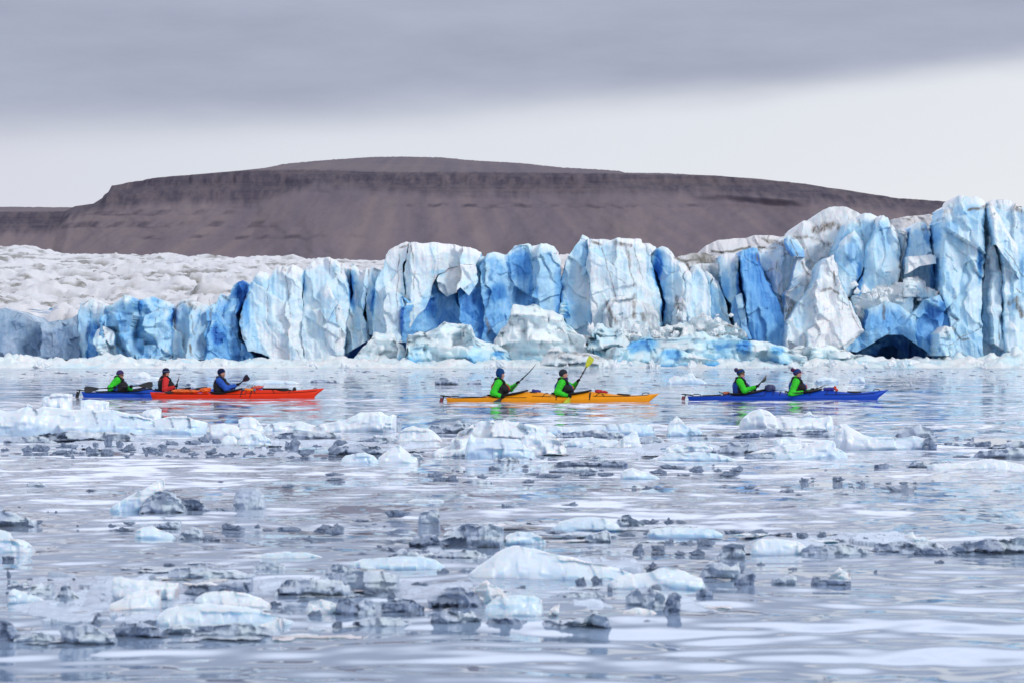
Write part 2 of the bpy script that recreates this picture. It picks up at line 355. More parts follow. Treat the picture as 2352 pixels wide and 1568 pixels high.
# ---- glacier
BLUE = {4: [(1230, 590, 60, 70, .5), (1420, 560, 60, 40, .4), (1540, 700, 40, 90, .45), (2160, 460, 60, 100, .5), (2180, 650, 60, 150, .4), (1950, 860, 60, 100, .4), (850, 830, 40, 90, .35), (250, 900, 330, 160, .25)],
 5: [(940, 560, 25, 150, .6), (1105, 640, 18, 130, .5), (60, 480, 60, 80, .4), (1650, 390, 80, 25, .3), (1560, 640, 50, 100, .3), (545, 450, 15, 120, .4), (1350, 720, 16, 170, .4)],
 6: [(80, 530, 70, 70, .35), (250, 300, 90, 120, .25), (560, 500, 40, 200, .25), (1330, 330, 30, 160, .7), (1380, 650, 18, 150, .5), (1860, 500, 40, 120, .4), (640, 700, 40, 150, .25), (660, 400, 60, 90, .15), (1250, 940, 90, 60, .3), (1450, 1010, 120, 45, .28), (1140, 960, 50, 60, .25), (1900, 940, 140, 70, .22), (80, 1010, 50, 20, .35)],
 7: [(1600, 400, 60, 100, .3), (1620, 720, 40, 130, .45), (1990, 640, 18, 150, .6), (1000, 760, 25, 140, .45), (1150, 1080, 150, 90, .15), (1600, 1000, 100, 120, .15), (1750, 330, 60, 50, .25), (60, 1310, 60, 60, .5), (1240, 240, 40, 120, .2), (320, 1330, 60, 30, .3)]}
DIRT = {4: [([(1575, 640), (1640, 575), (1745, 570)], 12), ([(1720, 690), (1740, 860)], 10), ([(1700, 600), (1740, 640)], 25), ([(1575, 650), (1565, 820)], 14), ([(1850, 580), (1930, 590)], 16), ([(1890, 640), (1880, 740)], 14), ([(2165, 840), (2190, 920)], 14), ([(2165, 690), (2170, 740)], 8), ([(1700, 960), (1720, 1060)], 14), ([(740, 600), (780, 575)], 6), ([(2000, 530), (2060, 560)], 10), ([(1520, 1060), (1540, 1080)], 14)],
 5: [([(60, 610), (100, 560)], 8), ([(30, 880), (60, 940)], 18), ([(30, 740), (35, 800)], 8), ([(380, 350), (400, 370)], 18), ([(1430, 180), (1440, 300), (1440, 520)], 6), ([(1320, 250), (1310, 480), (1310, 740)], 5), ([(250, 450), (240, 700), (260, 820)], 4), ([(810, 680), (815, 800)], 5), ([(480, 1010), (530, 1110)], 5), ([(1040, 740), (1080, 940)], 8), ([(850, 330), (855, 390)], 10), ([(1130, 360), (1160, 370)], 16), ([(2040, 760), (2060, 880)], 18), ([(1330, 190), (1400, 170)], 12), ([(400, 400), (420, 560), (430, 760)], 4), ([(760, 270), (765, 420)], 4), ([(1420, 1040), (1440, 1100)], 9)],
 6: [([(1000, 140), (1060, 150), (1110, 160)], 22), ([(1080, 160), (1100, 240), (1118, 330)], 15), ([(1118, 330), (1140, 480)], 6), ([(900, 180), (930, 330), (990, 480), (1020, 600)], 5), ([(1140, 170), (1180, 290), (1220, 430)], 4), ([(830, 130), (890, 150)], 16), ([(960, 370), (1070, 450)], 4), ([(1480, 260), (1560, 290), (1700, 250)], 16), ([(1750, 200), (1850, 215), (2000, 190), (2040, 170)], 14), ([(1570, 310), (1580, 350)], 12), ([(2120, 180), (2250, 185)], 14), ([(2110, 230), (2115, 280)], 8), ([(1810, 260), (1810, 400)], 6), ([(1480, 560), (1500, 740)], 25), ([(1220, 690), (1230, 740)], 22), ([(940, 600), (1000, 780)], 20), ([(1150, 560), (1160, 720)], 20), ([(960, 1050), (1000, 960)], 20), ([(1780, 850), (1820, 880)], 12), ([(560, 990), (700, 1010), (880, 1040)], 14), ([(270, 830), (310, 840)], 8), ([(2050, 910), (2045, 1040)], 6), ([(1890, 790), (1930, 810)], 12)],
 7: [([(160, 510), (190, 540)], 10), ([(180, 500), (300, 500)], 15), ([(150, 540), (165, 600)], 9), ([(440, 420), (500, 560)], 7), ([(230, 700), (290, 680)], 11), ([(490, 570), (470, 620)], 6), ([(530, 620), (600, 720)], 10), ([(740, 570), (775, 570), (780, 620)], 6), ([(800, 700), (815, 800)], 12), ([(680, 850), (760, 830), (830, 880)], 12), ([(860, 920), (870, 1000)], 6), ([(910, 920), (970, 1090), (1010, 1160)], 8), ([(1300, 350), (1370, 370)], 7), ([(1310, 360), (1320, 520)], 7), ([(1370, 380), (1350, 560), (1330, 760)], 8), ([(640, 350), (720, 310), (820, 330)], 45), ([(460, 400), (700, 430), (760, 460)], 16), ([(1520, 350), (1580, 330)], 12), ([(1900, 190), (1990, 180), (2040, 160)], 20), ([(2280, 170), (2352, 200)], 20), ([(2240, 950), (2290, 910), (2340, 1060)], 28), ([(1760, 1150), (1840, 1250), (1900, 1240)], 12), ([(390, 1010), (440, 1000)], 25), ([(390, 1090), (400, 1130)], 8), ([(1730, 1290), (1990, 1150)], 5), ([(2140, 1060), (2145, 1260)], 7), ([(1255, 260), (1270, 330)], 10), ([(1330, 260), (1430, 280)], 6), ([(1630, 270), (1650, 260)], 15), ([(2190, 500), (2280, 620), (2352, 740)], 5), ([(2150, 650), (2330, 880)], 4), ([(520, 1420), (560, 1440)], 14), ([(1200, 940), (1210, 1080)], 16), ([(200, 420), (360, 470)], 18)]}
_blue = [(ox + x * s, oy + y * s, rx * s, ry * s, a) for c, L in BLUE.items() for (ox, oy, s) in [CROPS[c]] for (x, y, rx, ry, a) in L]
_dirt = [(conv(c, p), w * CROPS[c][2]) for c, L in DIRT.items() for p, w in L]
def ice_marks(V):
    """fresh blue patches and sediment streaks, laid on the ice face by height and width along the front"""
    x = CX + V[:, 0] * F / V[:, 1]; y = HOR - (V[:, 2] - H) * F / V[:, 1]
    jx = x + 5 * fbm(np.stack([x * .03, y * .03, x * 0], 1), 3, 31); jy = y + 5 * fbm(np.stack([x * .03, y * .03, x * 0 + 9], 1), 3, 32)
    b = np.zeros(len(V)); d = np.zeros(len(V)); x0, x1 = x.min(), x.max()
    for (cx, cy, rx, ry, a) in _blue:
        if cx + 2 * rx < x0 or cx - 2 * rx > x1: continue
        r = ((jx - cx) / rx) ** 2 + ((jy - cy) / ry) ** 2; b += a * (1 - ss(0, 1.9, r))
    for pl, w in _dirt:
        if pl[:, 0].max() + 4 * w < x0 or pl[:, 0].min() - 4 * w > x1: continue
        dm = np.full(len(V), 1e9)
        for A, B in zip(pl[:-1], pl[1:]):
            ab = B - A; t = np.clip(((jx - A[0]) * ab[0] + (jy - A[1]) * ab[1]) / (ab @ ab + 1e-9), 0, 1)
            dm = np.minimum(dm, np.hypot(jx - A[0] - t * ab[0], jy - A[1] - t * ab[1]))
        d = np.maximum(d, 1 - ss(w * .35, w * 1.15, dm))
    return b, d
GL = empty('glacier', (0, 440, 0), 'broad blue and white glacier front of cracked ice towers meeting the sea', 'glacier')
def gl_child(name, me, mat):
    o = link(name, me, mat); o.parent = GL; o.location = (0, -440, 0); return o

_sn = [0]
def serac(c, L, T, R, B=None, D=450., thick=12., rnd=1.1, blue=.2, dirt=0., rough=1., jit=4.0, mat=None, name='serac', fl=1.0, lean=0.0, side=.2, grey=0., gapL=0., gapR=0.):
    _sn[0] += 1; sd = _sn[0]
    L, T, R = conv(c, L), conv(c, T), conv(c, R)
    T[0] = L[-1]; T[-1] = R[-1]
    B = conv(c, B) if B is not None else np.array([L[0], R[0]]); B[0] = L[0]; B[-1] = R[0]
    hpx = max(np.ptp(L[:, 1]), np.ptp(R[:, 1]), 20); wpx = max(np.ptp(T[:, 0]), np.ptp(B[:, 0]), 10)
    nu = int(np.clip(wpx / 1.5, 18, 190)); nv = int(np.clip(hpx / 1.7, 18, 170))
    L, R, T, B = resample(L, nv, jit, sd), resample(R, nv, jit, sd + 40), resample(T, nu, jit * .8, sd + 80), resample(B, nu, 0)
    u = np.linspace(0, 1, nu)[:, None, None]; v = np.linspace(0, 1, nv)[None, :, None]
    S = (1 - v) * B[:, None] + v * T[:, None] + (1 - u) * L[None] + u * R[None] - ((1 - u) * (1 - v) * L[0] + u * (1 - v) * R[0] + (1 - u) * v * L[-1] + u * v * R[-1])
    m = D / F; X = (S[..., 0] - CX) * m; Z = H + (HOR - S[..., 1]) * m
    eL = np.linalg.norm(S - L[None], axis=2) * m; eR = np.linalg.norm(S - R[None], axis=2) * m; eT = np.linalg.norm(S - T[:, None], axis=2) * m
    r = rnd; k = rough
    n = np.stack([X, X * 0 + sd * 5.3, Z], -1); nw = np.stack([X, X * 0, Z], -1)
    rag = lambda kk: np.clip(.25 + 1.3 * fbm(np.stack([Z * .2 + kk * 9, X * 0, X * 0 + sd], -1), 3, sd + kk), .06, 1)
    crack = lambda q, dp, kk: dp * rag(kk) * np.clip(1 - q / (.45 + .35 * dp), 0, 1) ** 1.4
    off = crack(eL, r * .45 + gapL, 1) + crack(eR, r * .45 + gapR, 2) + .55 * r * np.clip(1 - eT / (.9 * r), 0, 1) ** 1.6
    ang = .45 + .25 * np.sin(sd * 2.3); wq = .8 * fbm(nw * [.35, 1, .3], 2, 21); wx_ = X * math.cos(ang) + Z * math.sin(ang) * .5 + wq; Zf = Z * math.cos(ang) - X * math.sin(ang) * .7 + 1.3 * wq
    f1, id1 = facets(X / 3.9 + wq * .3, Z / 13.0 + X * .05, 3., 1.9, .15, .5, True); f2, id2 = facets(wx_ / 1.8 + .1 * Zf, Zf / 6.5, 50., 1.9, .18, .5, True); f3, id3 = facets(wx_ / .85, Zf / 1.25, 90., 1.8, .2, .5, True)
    off2 = 1.35 * k * f1 + .42 * k * f2 + .09 * k * f3 + fl * (.34 * np.abs(perlin(n * [.45, 1, .05], sd)) * 2 + .16 * np.abs(perlin(n * [1.2, 1, .10], sd + 4)) * 2) + .7 * k * fbm(nw * [.22, 1, .2], 3, 2) + .07 * k * fbm(nw * [1.7, 1, 1.5], 3, 5)
    if k > 1.7: f4, id4 = facets(X / 1.1, Z / .9, 130., 1.6, .4, 1.1, True); off2 += .7 * f4 * (k - 1.2)
    tx = .20 * math.sin(sd * 1.7 + 1); Xm = (X.min() + X.max()) / 2; wm = max(np.ptp(X), .1)
    y = D + off + off2 + tx * np.clip(X - Xm, -wm / 2, wm / 2) * min(1, 5 / wm) + (lean + .05 + .05 * math.sin(sd * 3.1)) * (Z - Z.min())
    fid = .16 * (id1 - .45) + .18 * (id2 - .45) + .06 * (id3 - .5)
    kb = 5
    V = np.zeros((nu + 2 * kb, nv + kb, 3)); V[kb:kb + nu, :nv] = np.stack([X, y, Z], -1)
    ext = np.zeros(V.shape[:2])
    for i in range(kb):
        dd = thick * ((i + 1) / kb) ** 1.4
        V[kb - 1 - i, :nv] = V[kb, :nv] + [0, 1, 0] * np.array(dd); V[kb + nu + i, :nv] = V[kb + nu - 1, :nv] + [0, 1, 0] * np.array(dd)
        ext[kb - 1 - i] = 1; ext[kb + nu + i] = 1
    for i in range(kb):
        dd = thick * ((i + 1) / kb) ** 1.4
        V[:, nv + i] = V[:, nv - 1] + [0, 1, -.02] * np.array(dd)[..., None]
        V[:kb, nv + i] = V[:kb, nv - 1]; V[kb + nu:, nv + i] = V[kb + nu:, nv - 1]
        V[:kb, nv + i, 1] = np.maximum(V[:kb, nv - 1, 1], V[kb, nv - 1, 1] + dd); V[kb + nu:, nv + i, 1] = np.maximum(V[kb + nu:, nv - 1, 1], V[kb + nu - 1, nv - 1, 1] + dd)
    n2 = V.shape[0] * V.shape[1]; Vf = V.reshape(-1, 3)
    b, d = ice_marks(Vf)
    if mat is M_SNOW: b *= .3
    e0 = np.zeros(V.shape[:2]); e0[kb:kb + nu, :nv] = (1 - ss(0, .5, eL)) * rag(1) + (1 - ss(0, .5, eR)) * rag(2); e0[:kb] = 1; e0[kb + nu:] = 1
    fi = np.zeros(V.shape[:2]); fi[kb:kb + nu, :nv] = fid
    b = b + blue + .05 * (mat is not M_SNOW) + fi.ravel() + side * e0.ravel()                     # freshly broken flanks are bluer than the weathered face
    tp = np.zeros(V.shape[:2]); tp[kb:kb + nu, :nv] = 1 - ss(0, 2.2, eT + 1.2 * fbm(n * [.5, 1, .5], 3, sd + 8)); tp[:, nv:] = 1
    b = b - .30 * tp.ravel()                              # rotten white crust along the top
    dn = fbm(np.stack([Vf[:, 0] * .5, Vf[:, 1] * .3, Vf[:, 2] * .25], 1), 4, 77)
    d = np.maximum(d, np.clip(dirt * (1 + 1.6 * dn), 0, 1))
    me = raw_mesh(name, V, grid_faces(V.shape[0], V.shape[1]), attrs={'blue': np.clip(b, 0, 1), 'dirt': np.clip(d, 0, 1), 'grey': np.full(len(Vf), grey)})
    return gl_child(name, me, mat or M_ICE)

def build_icefield():
    nx, ny = 620, 300
    D = 1 / np.linspace(1 / 472, 1 / 1750, ny); xs = np.linspace(-420, 2800, nx)
    yf = np.interp(xs, [-420, 0, 60, 110, 180, 260, 480, 560, 900, 1300, 2800], [560, 565, 566, 573, 578, 583, 587, 591, 593, 596, 600])
    yn = np.interp(xs, [-420, 0, 100, 300, 480, 560, 700, 2800], [760, 760, 760, 745, 715, 690, 660, 640])
    zf = H + (HOR - yf) * 1750 / F; zn = H + (HOR - yn) * 472 / F
    X = (xs[:, None] - CX) * D[None] / F; Y = np.repeat(D[None], nx, 0)
    t = (D - 472) / (1750 - 472); Z = zn[:, None] + (zf - zn)[:, None] * (t ** 1.15)[None]
    wx = X + 3 * fbm(np.stack([X * .05, Y * .03, X * 0], -1), 3, 40); wy = Y + 4 * fbm(np.stack([X * .05, Y * .03, X * 0 + 7], -1), 3, 41)
    far = 1 + .9 * t[None]
    n1 = perlin(np.stack([wx / (15 * far), wy / 15, X * 0], -1), 42); n2 = perlin(np.stack([wx / (6.5 * far), wy / 8, X * 0], -1), 43); vary = .35 + 1.1 * ss(-.4, .5, perlin(np.stack([X / 40, Y / 60, X * 0], -1), 47)); n3 = fbm(np.stack([X / 1.6, Y / 3, X * 0], -1), 3, 44)
    a1 = np.abs(n1) * 2; a2 = np.abs(n2) * 2
    edge = ss(0, .03, t)[None]
    Z = Z + edge * (2.9 * np.minimum(a1, 1.1) * vary + .9 * a2 * vary - 1.4 + .32 * n3 + .9 * facets(X / 5, Y / 14, 7., 1.6, .2) + .55 * facets(X / 2.4, Y / 5, 8., 1.6, .2)) * (1 - .35 * t[None])
    dz = (1 - ss(.1, .7, a1)) * ss(-.1, .4, perlin(np.stack([X / 22, Y / 40, X * 0], -1), 45)) + .7 * (1 - ss(.05, .45, a2)) * ss(0, .3, perlin(np.stack([X / 14, Y / 30, X * 0], -1), 46))
    V = np.stack([X, Y, Z], -1)
    px_, py_ = CX + X * F / Y, HOR - (Z - H) * F / Y
    me = raw_mesh('ice_field', V, grid_faces(nx, ny), attrs={'blue': np.full(X.shape, .08), 'dirt': np.clip(dz * 1.6, 0, 1)})
    gl_child('ice_field', me, M_SNOW)
    pts = []                                             # the single open crack, showing blue ice, follows the slope
    for q in np.linspace(0, 1, 26):
        tx, ty = 90 + 52 * q + 2.5 * math.sin(q * 5), 686 + 54 * q
        k = np.argmin(((px_ - tx) ** 2 + (py_ - ty) ** 2 + (Y > 640) * 1e6).ravel()); pts.append(V.reshape(-1, 3)[k] * 1.0)
    pts = np.array(pts); pts[:, 1] = np.convolve(np.pad(pts[:, 1], 3, 'edge'), np.ones(7) / 7, 'valid') - .9; pts[:, 2] += .3
    r = .08 + .34 * np.sin(np.linspace(.25, 3.0, len(pts)))
    rows = np.stack([pts + np.array([dx, dy, 0]) * r[:, None] for dx, dy in ((-1, .6), (-.3, -.1), (.3, -.1), (1, .6))], 1)
    gl_child('crevasse', raw_mesh('crevasse', rows, grid_faces(len(pts), 4), attrs={'blue': np.full(rows.shape[:2], .78), 'dirt': np.zeros(rows.shape[:2])}), M_ICE)
build_icefield()

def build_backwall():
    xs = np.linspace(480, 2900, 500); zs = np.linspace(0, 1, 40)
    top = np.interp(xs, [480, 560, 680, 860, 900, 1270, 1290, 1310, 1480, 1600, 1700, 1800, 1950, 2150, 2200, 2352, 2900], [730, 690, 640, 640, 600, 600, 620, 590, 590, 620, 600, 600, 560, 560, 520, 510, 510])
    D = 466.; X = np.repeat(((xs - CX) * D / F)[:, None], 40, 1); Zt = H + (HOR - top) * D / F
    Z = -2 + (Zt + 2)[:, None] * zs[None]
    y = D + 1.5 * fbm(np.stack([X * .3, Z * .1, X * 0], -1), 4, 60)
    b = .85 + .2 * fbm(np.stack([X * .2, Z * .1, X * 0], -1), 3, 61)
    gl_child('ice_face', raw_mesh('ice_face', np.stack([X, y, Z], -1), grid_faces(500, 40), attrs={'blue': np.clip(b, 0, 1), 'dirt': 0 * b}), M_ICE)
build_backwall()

WB = 1135  # crop-5 waterline row
S = serac
# left section (crop 4)
S(4, [(-420, 1090), (-420, 660)], [(-420, 690), (-200, 640), (0, 650), (70, 630), (140, 665), (210, 680), (270, 740), (340, 770), (430, 760), (560, 745), (640, 740), (730, 690)], [(770, 1090), (730, 690)], D=452, blue=.5, rnd=2, rough=1.5, fl=.2, thick=22, side=0, grey=.85)
S(4, [(745, 1090), (725, 850), (735, 590)], [(735, 590), (790, 570), (840, 550), (900, 575), (960, 590), (1015, 640)], [(1020, 1090), (1015, 640)], D=450, blue=.24)
S(4, [(800, 1090), (815, 900), (850, 740)], [(850, 740), (880, 790)], [(960, 1090), (930, 880), (880, 790)], D=447, blue=.5, rnd=1.5)
S(4, [(990, 1090), (1000, 640)], [(1000, 640), (1060, 640), (1130, 610), (1200, 560), (1240, 530), (1280, 560), (1290, 600), (1330, 570), (1400, 540), (1480, 560), (1540, 590), (1580, 640)], [(1590, 1090), (1580, 640)], D=451, blue=.40, rough=2.3, fl=.4, jit=7, thick=10)
S(4, [(950, 1090), (915, 920), (930, 830)], [(930, 830), (1000, 800), (1080, 850)], [(1110, 1090), (1100, 900), (1080, 850)], D=447, blue=.08, rough=1.8, rnd=2)
S(4, [(1570, 1095), (1575, 620)], [(1575, 620), (1640, 570), (1745, 565), (1760, 590), (1830, 590), (1895, 620)], [(1905, 1095), (1895, 620)], D=449, blue=.27, dirt=.12, rough=1.5, jit=5)
S(4, [(1720, 900), (1710, 720), (1745, 600)], [(1745, 600), (1800, 640)], [(1790, 760), (1800, 640)], D=446, blue=.3, rnd=1.2, dirt=.1)
S(4, [(1880, 1100), (1890, 640)], [(1890, 640), (1930, 600), (1960, 580), (1990, 510), (2050, 530), (2090, 490), (2110, 430), (2150, 395), (2190, 380), (2220, 410), (2235, 500)], [(2330, 1110), (2160, 900), (2140, 700), (2235, 500)], D=450, blue=.5, rough=1.9, jit=5)
S(4, [(1875, 1100), (1890, 900), (1910, 760)], [(1910, 760), (1960, 740), (2010, 800)], [(2080, 1100), (2060, 950), (2010, 800)], D=447, blue=.55, rough=1.8, rnd=2)
# middle (crop 5)
S(5, [(70, 1130), (90, 1020)], [(90, 1020), (200, 1010), (340, 1060)], [(380, 1135), (340, 1060)], D=456, blue=.85, rnd=1)
S(5, [(330, 1128), (250, 1065), (100, 1022), (60, 930), (30, 800), (60, 620), (90, 520), (150, 420)], [(150, 420), (190, 375), (240, 390), (275, 420), (300, 370), (350, 345), (400, 340), (460, 330), (520, 360), (558, 375)], [(545, 1130), (540, 500), (558, 375)], D=446, blue=.16, rough=1.0)
S(5, [(550, 1130), (540, 500), (560, 370)], [(560, 370), (620, 310), (660, 275), (700, 270), (760, 265), (810, 290), (850, 340), (885, 430)], [(870, 1090), (890, 900), (920, 560), (885, 430)], D=447, blue=.17, gapR=2.0)
S(5, [(690, 700), (680, 560), (740, 480)], [(740, 480), (790, 560)], [(750, 800), (830, 650), (790, 560)], D=445.5, blue=.24, rnd=1.6, thick=4)
S(5, [(830, 400), (835, 320)], [(835, 320), (860, 310), (900, 350), (925, 380)], [(930, 640), (925, 380)], D=456, blue=.25, dirt=.1)
S(5, [(880, 1060), (895, 720), (950, 560), (920, 400), (925, 320)], [(925, 320), (940, 310), (970, 345), (1010, 380), (1060, 355), (1075, 400)], [(1090, 940), (1040, 720), (1070, 500), (1075, 400)], D=450, blue=.2, gapL=2.0, gapR=1.5)
S(5, [(1070, 900), (1060, 620), (1070, 420)], [(1070, 400), (1090, 350), (1130, 360), (1180, 370)], [(1150, 900), (1115, 600), (1180, 370)], D=452, blue=.26)
S(5, [(1110, 960), (1115, 620), (1130, 480), (1170, 400), (1205, 290), (1215, 240)], [(1215, 240), (1250, 205), (1290, 180), (1380, 148), (1412, 145)], [(1365, 960), (1370, 650), (1360, 400), (1375, 300), (1412, 145)], D=447, blue=.18)
S(5, [(1380, 900), (1376, 640), (1366, 420), (1380, 300), (1405, 150)], [(1410, 150), (1450, 140), (1530, 150), (1640, 150), (1760, 160), (1840, 185), (1900, 190), (1990, 225)], [(1950, 330), (1990, 225)], [(1385, 900), (1440, 810), (1480, 740), (1540, 690), (1580, 600), (1590, 500), (1640, 410), (1700, 385), (1730, 355), (1850, 330), (1950, 330)], D=446, blue=.18, rough=.8, gapL=1.6)
S(5, [(1360, 960), (1370, 420)], [(1370, 400), (1600, 300), (1950, 260), (2140, 260)], [(2140, 1000), (2140, 260)], D=450.5, blue=.66, rough=1.6, fl=.5, rnd=1)
S(5, [(1650, 530), (1640, 440), (1700, 360)], [(1700, 360), (1800, 340), (1950, 330)], [(1970, 480), (1950, 330)], [(1650, 530), (1715, 590), (1790, 560), (1830, 520), (1900, 590), (1970, 480)], D=447.5, blue=.16, rough=1.6, rnd=1.2)
S(5, [(1960, 960), (1970, 700), (1990, 540)], [(1990, 540), (2060, 500), (2130, 600)], [(2190, 960), (2170, 760), (2130, 600)], D=452, blue=.5, dirt=.12, rough=1.6)
S(6, [(-40, 940), (-20, 650), (-60, 450), (-50, 330), (0, 237)], [(0, 237), (60, 225), (150, 240), (180, 215), (220, 175), (310, 155), (345, 170)], [(390, 900), (380, 650), (360, 400), (345, 170)], D=450, blue=.5, rough=1.7)
S(6, [(380, 900), (370, 600), (350, 350), (335, 175)], [(335, 175), (400, 153), (460, 155), (520, 170), (552, 215)], [(565, 900), (580, 420), (570, 300), (552, 215)], D=447, blue=.34, rough=1.0, side=.15)
S(6, [(545, 420), (550, 245)], [(550, 245), (620, 243), (660, 250)], [(660, 420), (660, 250)], D=470, blue=.05, mat=M_SNOW)
# big central block (crop 6)
S(6, [(655, 930), (640, 850), (600, 700), (570, 550), (580, 420), (620, 280), (680, 180), (722, 132)], [(722, 132), (735, 100), (750, 84), (775, 100), (800, 112)], [(860, 930), (820, 600), (812, 450), (770, 330), (800, 112)], D=446, blue=.28, gapL=1.8)
S(6, [(810, 930), (812, 640), (806, 460), (765, 330), (785, 110)], [(785, 110), (840, 125), (910, 120), (960, 125), (990, 115), (1070, 105), (1150, 108), (1200, 115), (1215, 145), (1270, 150), (1325, 180)], [(1372, 900), (1372, 600), (1340, 450), (1290, 320), (1280, 240), (1325, 180)], D=444, blue=.14, rough=.8, gapR=2.2)
S(6, [(880, 900), (900, 700), (960, 580)], [(960, 580), (1060, 560), (1180, 590), (1300, 640)], [(1360, 900), (1340, 720), (1300, 640)], D=442.5, blue=.06, rough=1.6, dirt=.2, rnd=2.5, thick=6)
S(6, [(1378, 860), (1392, 620), (1372, 500), (1330, 400), (1290, 300), (1283, 230)], [(1283, 230), (1320, 190), (1370, 165), (1420, 195), (1480, 260), (1540, 310), (1577, 350)], [(1520, 860), (1530, 520), (1560, 400), (1577, 350)], D=448, blue=.2, rough=.9, gapL=2.2)
S(6, [(1420, 860), (1440, 700), (1470, 600)], [(1470, 600), (1500, 560), (1530, 600)], [(1560, 860), (1530, 600)], D=446, blue=.08, rough=1.8, dirt=.3, rnd=1.2)
S(6, [(1520, 860), (1528, 560), (1535, 390)], [(1535, 390), (1555, 370), (1575, 355), (1590, 375)], [(1620, 860), (1600, 560), (1590, 375)], D=447, blue=.24, rnd=1.5)
S(6, [(1590, 860), (1580, 560), (1585, 400)], [(1585, 400), (1600, 360), (1620, 320), (1650, 320), (1690, 370), (1722, 440)], [(1745, 860), (1735, 550), (1722, 440)], D=448, blue=.22)
S(6, [(1735, 860), (1735, 600), (1700, 375)], [(1700, 375), (1715, 365), (1760, 400), (1810, 440), (1842, 540)], [(1905, 860), (1860, 620), (1842, 540)], D=450, blue=.33, rnd=1.8)
S(6, [(1480, 460), (1480, 260)], [(1480, 252), (1530, 245), (1600, 225), (1700, 220), (1800, 245), (1825, 270)], [(1825, 470), (1825, 270)], D=460, blue=.02, dirt=.5, mat=M_SNOW, rnd=4)
S(6, [(1590, 480), (1600, 320)], [(1600, 320), (1690, 300), (1800, 300)], [(1820, 480), (1800, 300)], D=456, blue=.2, dirt=.2)
S(6, [(1690, 330), (1695, 215)], [(1695, 215), (1705, 180), (1730, 160), (1800, 125), (1880, 110), (2000, 95), (2100, 85), (2240, 85), (2380, 92)], [(2400, 330), (2380, 92)], D=476, blue=.03, mat=M_SNOW, rnd=5, thick=30)
S(6, [(1940, 900), (1900, 640), (1840, 500), (1820, 380), (1830, 240)], [(1830, 240), (1850, 222), (1880, 215), (1930, 235), (1962, 260)], [(2045, 900), (2000, 700), (1960, 480), (1950, 340), (1962, 260)], D=450, blue=.3, gapR=2.2)
S(6, [(1990, 900), (1960, 700), (1930, 560)], [(1930, 560), (1980, 540), (2005, 640)], [(2055, 900), (2030, 760), (2005, 640)], D=448, blue=.45, rnd=1.3, dirt=.1)
# right section (crop 7)
S(7, [(105, 1290), (60, 960), (30, 700), (14, 560), (30, 522)], [(30, 522), (60, 510), (90, 503), (152, 500)], [(375, 1300), (382, 1080), (340, 970), (270, 820), (200, 690), (165, 560), (152, 500)], D=447, blue=.66, rough=.8, dirt=.03, side=.15, gapL=2.2)
S(7, [(375, 1100), (260, 790), (190, 640), (160, 520)], [(160, 520), (240, 490), (330, 430), (400, 400), (450, 405), (520, 480), (545, 580)], [(475, 1000), (480, 700), (545, 580)], D=455, blue=.07, dirt=.1, fl=1.4)
S(7, [(450, 570), (400, 500), (393, 420)], [(393, 420), (405, 400), (440, 410), (500, 460)], [(540, 580), (530, 520), (500, 460)], D=451, blue=.45, rnd=1.2, thick=4)
S(7, [(430, 860), (440, 500), (430, 395)], [(430, 390), (500, 340), (530, 290), (545, 278), (600, 265), (650, 240), (700, 185), (760, 155), (830, 158), (920, 160), (980, 185), (1035, 222)], [(1040, 700), (1035, 222)], D=464, blue=.05, dirt=.16, rnd=5, thick=25, fl=.6, rough=.8)
S(7, [(372, 1100), (385, 880), (440, 800), (452, 700), (490, 575)], [(490, 575), (510, 560), (530, 560), (550, 640), (605, 725)], [(560, 1000), (605, 725)], D=451, blue=.1, dirt=.12)
S(7, [(380, 1330), (365, 1000), (385, 880), (440, 830)], [(440, 830), (520, 790), (550, 830)], [(560, 1330), (550, 830)], D=448, blue=.08, dirt=.15, rough=1.4)
S(7, [(375, 1340), (390, 1100), (430, 1050), (480, 960), (535, 890), (600, 820), (650, 650), (735, 575)], [(735, 575), (755, 562), (772, 562), (790, 640), (828, 800)], [(850, 1340), (1020, 1180), (965, 1060), (910, 930), (828, 800)], [(375, 1340), (850, 1340)], D=444, blue=.1, dirt=.05, rough=1.3)
S(7, [(550, 1330), (560, 1180), (640, 1130)], [(640, 1130), (760, 1090), (880, 1065), (960, 1080)], [(800, 1340), (1025, 1175), (960, 1080)], D=441, blue=.06, rough=1.3, rnd=2.5, dirt=.05)
S(7, [(790, 800), (800, 500), (872, 310)], [(872, 310), (890, 275), (940, 258), (990, 265), (1002, 300)], [(1010, 800), (1002, 300)], D=455, blue=.32, fl=.6, rough=.7)
S(7, [(840, 900), (785, 700), (810, 530), (862, 430)], [(862, 430), (900, 390), (960, 355), (1000, 400), (1030, 430), (1052, 475)], [(950, 900), (1030, 660), (1052, 475)], D=451, blue=.27, rough=.7, rnd=2, gapR=2.2)
S(7, [(1070, 620), (1020, 480), (1000, 380), (998, 262)], [(998, 262), (1010, 230), (1040, 217), (1080, 220), (1145, 242)], [(1150, 520), (1145, 242)], D=455, blue=.32, fl=.6, rough=.7)
S(7, [(955, 900), (1030, 720), (1060, 480), (1110, 380), (1142, 290)], [(1142, 290), (1155, 235), (1190, 228), (1225, 245), (1245, 290), (1290, 345), (1312, 390)], [(1290, 880), (1322, 550), (1312, 390)], D=450, blue=.26, rough=.8, gapL=1.5, gapR=1.8)
S(7, [(1285, 860), (1322, 550), (1303, 352)], [(1303, 352), (1330, 340), (1382, 370)], [(1340, 860), (1345, 600), (1362, 470), (1382, 370)], D=455, blue=.15, dirt=.15, rnd=1.3)
S(7, [(1250, 500), (1258, 268)], [(1258, 268), (1330, 250), (1400, 240), (1460, 225), (1560, 222), (1660, 225)], [(1670, 500), (1660, 225)], D=474, blue=.03, dirt=.1, mat=M_SNOW, rnd=5, thick=25)
